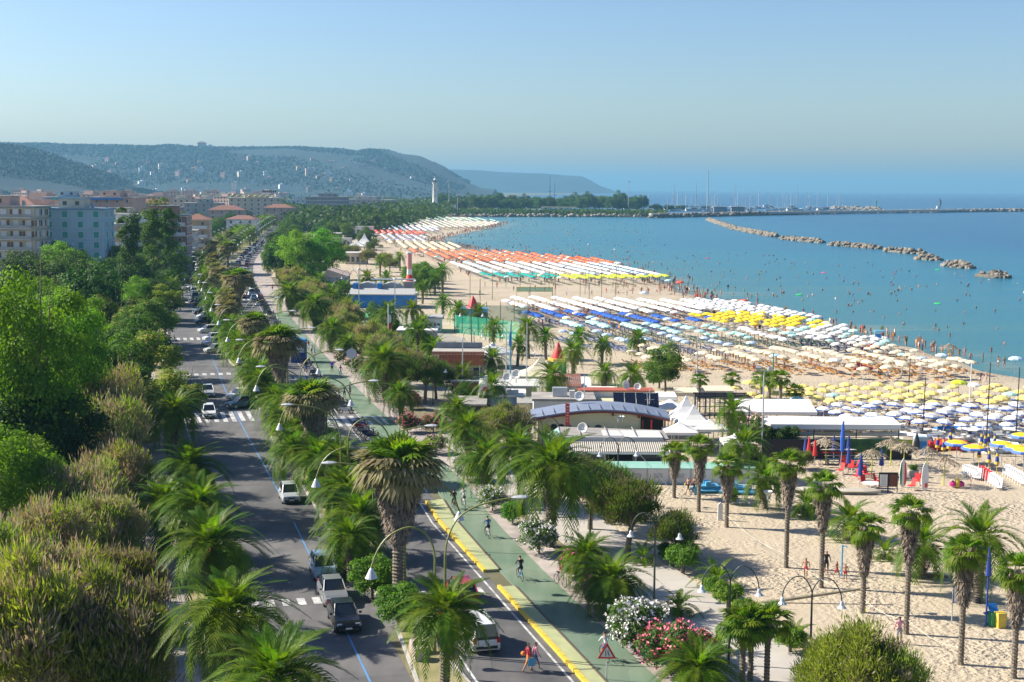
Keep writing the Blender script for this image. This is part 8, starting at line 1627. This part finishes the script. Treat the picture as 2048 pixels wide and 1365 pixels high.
# motorbikes, bicycles
def wheel_mb(r, t_, y, z=None):
    mb = MB(); pts = [(0, y+r*math.cos(a), r+r*math.sin(a)) for a in np.linspace(0, 2*math.pi, 13)]; mb.tube(pts, t_, 4, caps=False); return mb
def moto_spec():
    bod = loft([(-.35, [(-.10, .55), (-.14, .75), (.14, .75), (.10, .55)]), (0, [(-.14, .35), (-.16, .72), (.16, .72), (.14, .35)]), (.35, [(-.16, .38), (-.17, .80), (.17, .80), (.16, .38)]), (.78, [(-.10, .62), (-.09, .84), (.09, .84), (.10, .62)])], 'body', [paints['white']])
    sh = MB(); sh.prism([(-.62, .35), (-.45, .30), (-.42, 1.0), (-.52, 1.05)], -.16, .16, axis='x'); bars = MB(); bars.tube([(-.32, -.38, 1.02), (0, -.48, 1.0), (.32, -.38, 1.02)], .02, 4); bars.tube([(0, -.48, 1.0), (0, -.66, .30)], .035, 4)
    se = MB(); se.box((0, .30, .84), (.28, .72, .10)); w = []
    for y in (-.66, .62): w.append(dict(name='wheel', mesh=wheel_mb(.24, .055, y).mesh('wheel', [tyre])))
    return dict(name='motor_scooter', cat='scooter', parts=[dict(name='body', mesh=bod), dict(name='front_shield', mesh=sh.mesh('front_shield', [paints['white']])), dict(name='handlebar', mesh=bars.mesh('handlebar', [darkm])), dict(name='seat', mesh=se.mesh('seat', [black])), dict(name='headlight', mesh=MB().box((0, -.56, .93), (.16, .08, .14)).mesh('headlight', [lampm]))]+w)
def bike_spec(m_):
    fr = MB(); P = dict(a=(0, .50, .34), s=(0, .22, .80), b=(0, .05, .32), h=(0, -.42, .86), f=(0, -.56, .34))
    for u, v in (('a', 's'), ('s', 'b'), ('b', 'a'), ('b', 'h'), ('s', 'h'), ('h', 'f')): fr.tube([P[u], P[v]], .02, 4)
    hb = MB().tube([(-.28, -.32, 1.02), (-.1, -.45, 1.0), (.1, -.45, 1.0), (.28, -.32, 1.02)], .016, 4); hb.tube([(0, -.45, 1.0), P['h']], .016, 4)
    sp = MB()
    for y in (.50, -.56):
        for k in range(6): a = k*math.pi/3; sp.tube([(0, y, .34), (0, y+.32*math.cos(a), .34+.32*math.sin(a))], .006, 3)
    return dict(name='bicycle', cat='bicycle', parts=[dict(name='frame', mesh=fr.mesh('frame', [m_])), dict(name='handlebar', mesh=hb.mesh('handlebar', [silver])), dict(name='saddle', mesh=MB().box((0, .24, .86), (.16, .28, .07)).mesh('saddle', [black])), dict(name='wheel', mesh=wheel_mb(.33, .022, .50).mesh('wheel', [tyre])), dict(name='wheel', mesh=wheel_mb(.33, .022, -.56).mesh('wheel', [tyre])), dict(name='spokes', mesh=sp.mesh('spokes', [silver]))])
MO = moto_spec(); BK = {k: bike_spec(m_) for k, m_ in dict(blue=skyp, black=black, red=redp, silver=silver).items()}
for i in range(20):
    Z = 136+i*2.1
    if 155 < Z < 164.5: continue
    place(MO, road(Z, 11.0+rnd.uniform(-.2, .2), .02), heading(Z)-math.pi/2+rnd.uniform(1.1, 1.5), 1.0, 'scooter, %s in the near row beside the seaward carriageway' % nth(i), 'scooters beside the seaward carriageway', cols={'paint_white': paints[rnd.choice(('black', 'red', 'grey', 'white', 'navy'))]})
for i in range(44):
    Z = 190+i*4.6
    place(MO, road(Z, 11.0+rnd.uniform(-.3, .3), .02), heading(Z)-math.pi/2+rnd.uniform(1.0, 1.6), 1.0, 'scooter, %s in the far row beside the seaward carriageway' % nth(i), 'scooters in the far row', cols={'paint_white': paints[rnd.choice(('black', 'red', 'grey', 'white', 'navy'))]})
for i in range(30):
    Z = 150+i*1.9; place(BK[rnd.choice(list(BK))], road(Z, gr(Z)+1.9, .14), heading(Z)-math.pi/2+rnd.uniform(.9, 1.5), 1.0, 'bicycle, %s in the line parked along the pavement edge' % nth(i), 'bicycles parked along the pavement')
for px, py, c, rz, lab in ((1120, 1175, 'black', .5, 'bicycle leaning in the pink oleander beside the path'), (880, 945, 'black', 1.2, 'bicycle parked by the white oleander'), (267, 1200, 'silver', 1.3, 'green and black bicycle parked under the tamarisks'), (265, 1010, 'blue', 1.3, 'light blue bicycle lying by the sidewalk'), (270, 960, 'black', 1.2, 'dark bicycle under the tamarisks by the sidewalk'), (293, 1208, 'black', 0, 'bicycle under the person in black on the sidewalk')):
    p = at(px, py); p.z = .15; place(BK[c], p, rz, 1.0, lab, 'single bicycles')
for px, py, c, sh, so, away, lab in ((975, 1078, 'silver', 'blue', 'black', True, 'cyclist in a blue shirt riding away on the green path'), (1040, 1163, 'blue', 'black', 'black', True, 'cyclist in a black vest riding away on the green path'), (1209, 1325, 'red', 'white', 'blue', True, 'cyclist in white behind the triangular road sign'), (908, 1021, 'black', 'black', 'black', True, 'cyclist all in black, left of the pair on the path'), (927, 1017, 'silver', 'white', 'grey', True, 'cyclist in grey and white beside the one in black'), (629, 718, 'silver', 'white', 'grey', False, 'far cyclist in white on the green path'), (700, 792, 'black', 'grey', 'black', False, 'far cyclist in grey near the parked scooters')):
    p = at(px, py); p.z = .14; a = heading(p.y)-math.pi/2+(math.pi if away else 0)
    place(BK[c], p, a, 1.0, lab.replace('cyclist', 'bicycle of the cyclist', 1), 'bicycles being ridden'); person('cyclist', 0, 0, a, lab, sh, so, .97, 'cyclists', .06+.08, True, p)
# blue kiosk and crowding scooters
t = empty('kiosk', at(598, 725)); tag(t, 'dark blue kiosk with a curved pale blue roof beside the cycle path', 'kiosk'); part(B((0, 0, 1.6), (2.2, 2.0, 3.2)), 'wall', navy, t); part(MB().prism([(-1.3, 3.2), (1.3, 3.2), (1.0, 3.6), (0, 3.8), (-1.0, 3.6)], -1.2, 1.2), 'roof', skyp, t); part(B((.6, -1.03, 2.2), (.8, .05, 1.1)), 'poster', white, t)
# street lamps
lampg = mat('olive_lamp_paint', (.20, .22, .06), .5, var=.1, scale=1); headm = mat('lamp_shell', (.62, .64, .66), .35); promg = mat('dark_green_lamp', (.05, .07, .06), .5)
def arch_pts(r, h, reach, drop): return [(0, 0, 0), (0, 0, h-r*1.1), (r*.08, 0, h-r*.55), (r*.35, 0, h-r*.15), (r*.95, 0, h), (reach*.62, 0, h-r*.10), (reach*.82, 0, h-r*.45), (reach*.95, 0, h-drop*.62), (reach, 0, h-drop)]
def smooth_pts(P, k=3):
    P = [Vector(p) for p in P]; out = []
    for i in range(len(P)-1):
        p0, p1, p2, p3 = P[max(0, i-1)], P[i], P[i+1], P[min(len(P)-1, i+2)]
        for j in range(k): t = j/k; out.append(0.5*((2*p1)+(-p0+p2)*t+(2*p0-5*p1+4*p2-p3)*t*t+(-p0+3*p1-3*p2+p3)*t**3))
    return out+[P[-1]]
def cone_lamp(h=7.6, reach=3.7):
    return dict(name='street_lamp', cat='street lamp', parts=[dict(name='post', mesh=MB().tube([(0, 0, 0), (0, 0, h-2.1)], [.10, .075], 8).mesh('post', [lampg])), dict(name='arched_arm', mesh=MB().tube(smooth_pts([(0, 0, h-2.1), (.12, 0, h-1.2), (.6, 0, h-.4), (1.5, 0, h), (2.6, 0, h-.4), (3.3, 0, h-1.2), (reach, 0, h-2.25)]), .06, 6).mesh('arched_arm', [lampg])), dict(name='cone_shade', mesh=MB().lathe([(.04, .62), (.13, .50), (.36, 0), (.30, -.02), (0, .02)], (reach, 0, h-2.85), 14).mesh('cone_shade', [headm]))])
def cobra_lamp(h=9.0, reach=4.1):
    hd = MB(); V = []
    for x, w, z0_, z1_ in ((0, .06, -.03, .05), (.25, .16, -.08, .12), (.6, .21, -.10, .15), (.9, .15, -.06, .10), (1.02, .04, -.01, .04)): V += [(reach-.2+x, -w, .02), (reach-.2+x, 0, z0_), (reach-.2+x, w, .02), (reach-.2+x, 0, z1_)]
    hd.add(V, [(4*i+j, 4*i+(j+1) % 4, 4*i+4+(j+1) % 4, 4*i+4+j) for i in range(4) for j in range(4)]); hm = fixn(hd.mesh('lamp_head', [headm]))
    return dict(name='street_lamp', cat='street lamp', parts=[dict(name='post', mesh=MB().tube([(0, 0, 0), (0, 0, h-3.2)], [.10, .075], 8).mesh('post', [lampg])), dict(name='curved_arm', mesh=MB().tube(smooth_pts([(0, 0, h-3.2), (.15, 0, h-2.2), (.7, 0, h-1.1), (1.7, 0, h-.45), (3.0, 0, h-.12), (reach, 0, h)]), .055, 6).mesh('curved_arm', [lampg])), dict(name='lamp_head', mesh=hm, loc=(0, 0, h))])
LC, LK = cone_lamp(), cobra_lamp()
near_l = {0: ('cone lamp arched over the inland carriageway above the black cars', 'curved lamp reaching over the cycle path at the bottom'), 1: ('curved lamp over the small white parked car', 'cone lamp hanging over the yellow kerbed island'), 2: ('cone lamp arched over the inland road beside the large skirted palm', 'curved lamp reaching to the cycle path above the two cyclists')}
for i in range(82):
    Z = 79.0+12.4*i; a = heading(Z)-math.pi/2; cone_left = i % 2 == 0; grp = 'paired street lamps of the boulevard'
    if Z > 1000 and i % 2: continue
    far = i > 2; labs = near_l.get(i, ('olive street lamp over the inland carriageway, %s pair up the line' % nth(i), 'olive street lamp over the seaward carriageway, %s pair up the line' % nth(i)))
    dx = 0 if Z < 130 else shift(Z)*.5
    place(LC if cone_left else LK, rpt(Z, 4.35+dx*.5, .1), a+math.pi, 1.0, labs[0], grp); place(LK if cone_left else LC, rpt(Z, 4.95+dx, .1), a, 1.0, labs[1], grp)
# promenade lamps with two bells
def prom_lamp(h=5.9):
    ps = [dict(name='post', mesh=MB().tube([(0, 0, 0), (0, 0, h-1.0)], [.08, .05], 8).mesh('post', [promg]))]; bell = MB().lathe([(.03, .42), (.10, .34), (.13, .15), (.27, 0), (0, .03)], n=12).mesh('bell_shade', [headm]); arm = lambda g: MB().tube(smooth_pts([(0, 0, h-1.3), (g*.05, 0, h-.7), (g*.5, 0, h-.05), (g*1.1, 0, h-.15), (g*1.5, 0, h-.75), (g*1.6, 0, h-1.25)]), .035, 6).mesh('arched_arm', [promg])
    for g in (-1, 1): ps += [dict(name='arched_arm', mesh=arm(g)), dict(name='bell_shade', mesh=bell, loc=(g*1.6, 0, h-1.65))]
    return dict(name='promenade_lamp', cat='street lamp', parts=ps)
PL = prom_lamp()
for px, py, rz, lab in ((1308, 1202, -.2, 'twin bell lamp on the promenade beside the dark leaning tree'), (1457, 1333, -.2, 'twin bell lamp behind the round clipped bushes'), (1619, 1362, -.2, 'twin bell lamp at the bottom edge beside the low tamarisk'), (1180, 1085, -.2, 'twin bell lamp among the dark tamarisk trees'), (866, 812, -.2, 'twin bell lamp before the dark tamarisk trees'), (1235, 1010, .1, 'twin bell lamp hidden at the end of the white cabins'), (1085, 960, -.2, 'twin bell lamp behind the largest date palm'), (948, 735, 0, 'twin bell lamp left of the olive store'), (985, 728, 0, 'twin bell lamp before the wide white tent'), (943, 692, 0, 'twin bell lamp before the terracotta bar'), (700, 600, 0, 'far twin lamp before the blue pavilion'), (720, 578, 0, 'far twin lamp behind the blue pavilion')):
    place(PL, at(px, py), rz, 1.0 if py > 700 else 1.2, lab, 'promenade lamps')
# far tall lamps on the beach
for px, pb, pt, lab in ((1177, 520, 490, 'lamp mast by the far orange parasols'), (1229, 535, 500, 'lamp mast at the water end of the orange parasols'), (718, 640, 540, 'tall pale lamp post before the blue pavilion'), (790, 650, 560, 'tall pale lamp post right of the blue pavilion'), (1177, 580, 545, 'lamp post on the volleyball sand'), (650, 560, 500, 'lamp post behind the pitched roof house')):
    t = empty('lamp_mast', at(px, pb)); tag(t, lab, 'lamp post', 'lamp masts on the beach'); h = 27-27*(pt-377)/(pb-377); part(T([(0, 0, 0), (0, 0, h)], .09, 5), 'pole', silver, t); part(MB().lathe([(.1, 0), (.4, .1), (.3, .35), (0, .4)], n=8), 'lamp', white, t, loc=(0, 0, h))
# signs
def disc(r, m_, par, z, y=0.0, n=24, name='disc', th=.03):
    o = MB().lathe([(0, 0), (r, 0), (r, th), (0, th)], n=n).obj(name, m_, par, loc=(0, y, z)); fixn(o.data); o.rotation_euler = (R(90), 0, 0); return o
t = empty('no_stopping_sign', at(907, 1358)); tag(t, 'round red and blue no stopping sign at the foot of the lowest lamp', 'road sign'); part(T([(0, .06, 0), (0, .06, 1.6)], .04), 'post', silver, t); disc(.36, redp, t, 1.45); disc(.27, bluepan, t, 1.45, -.03)
for s_ in (-1, 1): o = part(B((0, 0, 0), (.07, .012, .60)), 'red_bar', redp, t, loc=(0, -.066-.004*s_, 1.45)); o.rotation_euler = (0, R(45*s_), 0)
t = empty('road_narrows_sign', at(1213, 1365)); tag(t, 'red bordered triangular road narrows sign beside the cycle path', 'road sign'); part(T([(0, .08, 0), (0, .08, 2.2)], .035), 'post', silver, t); part(MB().prism([(-.52, 1.35), (.52, 1.35), (0, 2.25)], -.02, .02), 'triangle', redp, t); part(MB().prism([(-.34, 1.45), (.34, 1.45), (0, 2.04)], -.03, -.021), 'white_field', white, t)
part(MB().prism([(-.085, 1.50), (-.045, 1.50), (-.045, 1.82), (-.085, 1.82)], -.04, -.031), 'black_line', black, t); part(MB().prism([(.11, 1.50), (.15, 1.50), (.085, 1.68), (.075, 1.82), (.035, 1.82), (.04, 1.66)], -.04, -.031), 'black_line', black, t)
t = empty('parking_sign', at(808, 975)); tag(t, 'parking plate with a round badge above a blue arrow disc', 'road sign'); part(T([(0, .06, 0), (0, .06, 3.6)], .035), 'post', silver, t); part(B((0, .02, 3.05), (.50, .03, 1.15)), 'plate', mat('grey_plate', (.5, .52, .52), .5), t); disc(.17, redp, t, 3.40, -.0); disc(.11, white, t, 3.40, -.03); part(B((0, -.01, 2.88), (.42, .03, .42)), 'blue_field', bluepan, t)
part(MB().prism([(-.09, 2.74), (-.03, 2.74), (-.03, 3.02), (-.09, 3.02)], -.04, -.03), 'letter_p_stem', white, t); part(MB().prism([(-.03, 2.86), (.05, 2.86), (.10, 2.90), (.10, 2.98), (.05, 3.02), (-.03, 3.02)], -.04, -.03), 'letter_p_bowl', white, t); part(MB().prism([(-.02, 2.90), (.05, 2.90), (.05, 2.98), (-.02, 2.98)], -.046, -.041), 'letter_p_hole', bluepan, t)
for z in (3.20, 2.60): part(B((0, -.0, z), (.36, .02, .03)), 'text_line', darkm, t)
disc(.37, bluepan, t, 2.0, -.0); part(MB().prism([(.17, 2.22), (.22, 2.17), (-.06, 1.89), (-.0, 1.83), (-.2, 1.80), (-.17, 2.0), (-.11, 1.94)], -.045, -.033), 'white_arrow', white, t)
t = empty('concrete_block', at(835, 1310)); tag(t, 'stepped concrete blocks on the tip of the central reservation', 'concrete block')
for k, (x, y) in enumerate(((0, 0), (.25, -1.3))): o = B((x, y, .45), (.8, .6, .9), .4).obj('block', [mat('pink_concrete', (.45, .36, .32), .9, var=.1, scale=2)], t)
t = empty('park_bench', at(252, 865)); tag(t, 'pale stone bench on the shaded sidewalk edge', 'bench'); part(B((0, 0, .45), (.7, 1.5, .12)), 'seat', stonek, t); part(B((0, -.5, .2), (.5, .2, .4)), 'leg', stonek, t); part(B((0, .5, .2), (.5, .2, .4)), 'leg', stonek, t)
# inflatable toy on the sand
t = empty('inflatable_toy', at(1914, 977)); tag(t, 'magenta and yellow inflatable toy lying on the open sand', 'inflatable'); part(MB().lathe([(0, 0), (.25, .1), (.28, .6), (.12, .95), (0, 1.05)], n=10), 'yellow_body', yellowp, t)
for x in (-.4, .35): part(MB().lathe([(0, .1), (.3, .25), (.32, .5), (0, .75)], n=10), 'magenta_lobe', mat('magenta', (.5, .03, .2), .5), t, loc=(x, 0, 0))
t = empty('striped_post', at(1941, 978)); tag(t, 'short red and white striped post on the sand', 'post'); [part(T([(0, 0, .22*k), (0, 0, .22*k+.22)], .05), 'band', redp if k % 2 else white, t) for k in range(6)]
t = empty('flower_tub', at(1826, 955)); tag(t, 'pale square tub with a green plant near the surfboards', 'planter'); part(B((0, 0, .35), (.9, .7, .7)), 'tub', stonek, t); o = mkobj('plant', ROUND['parts'][0]['mesh'], t, (0, 0, .5), 0, .6)
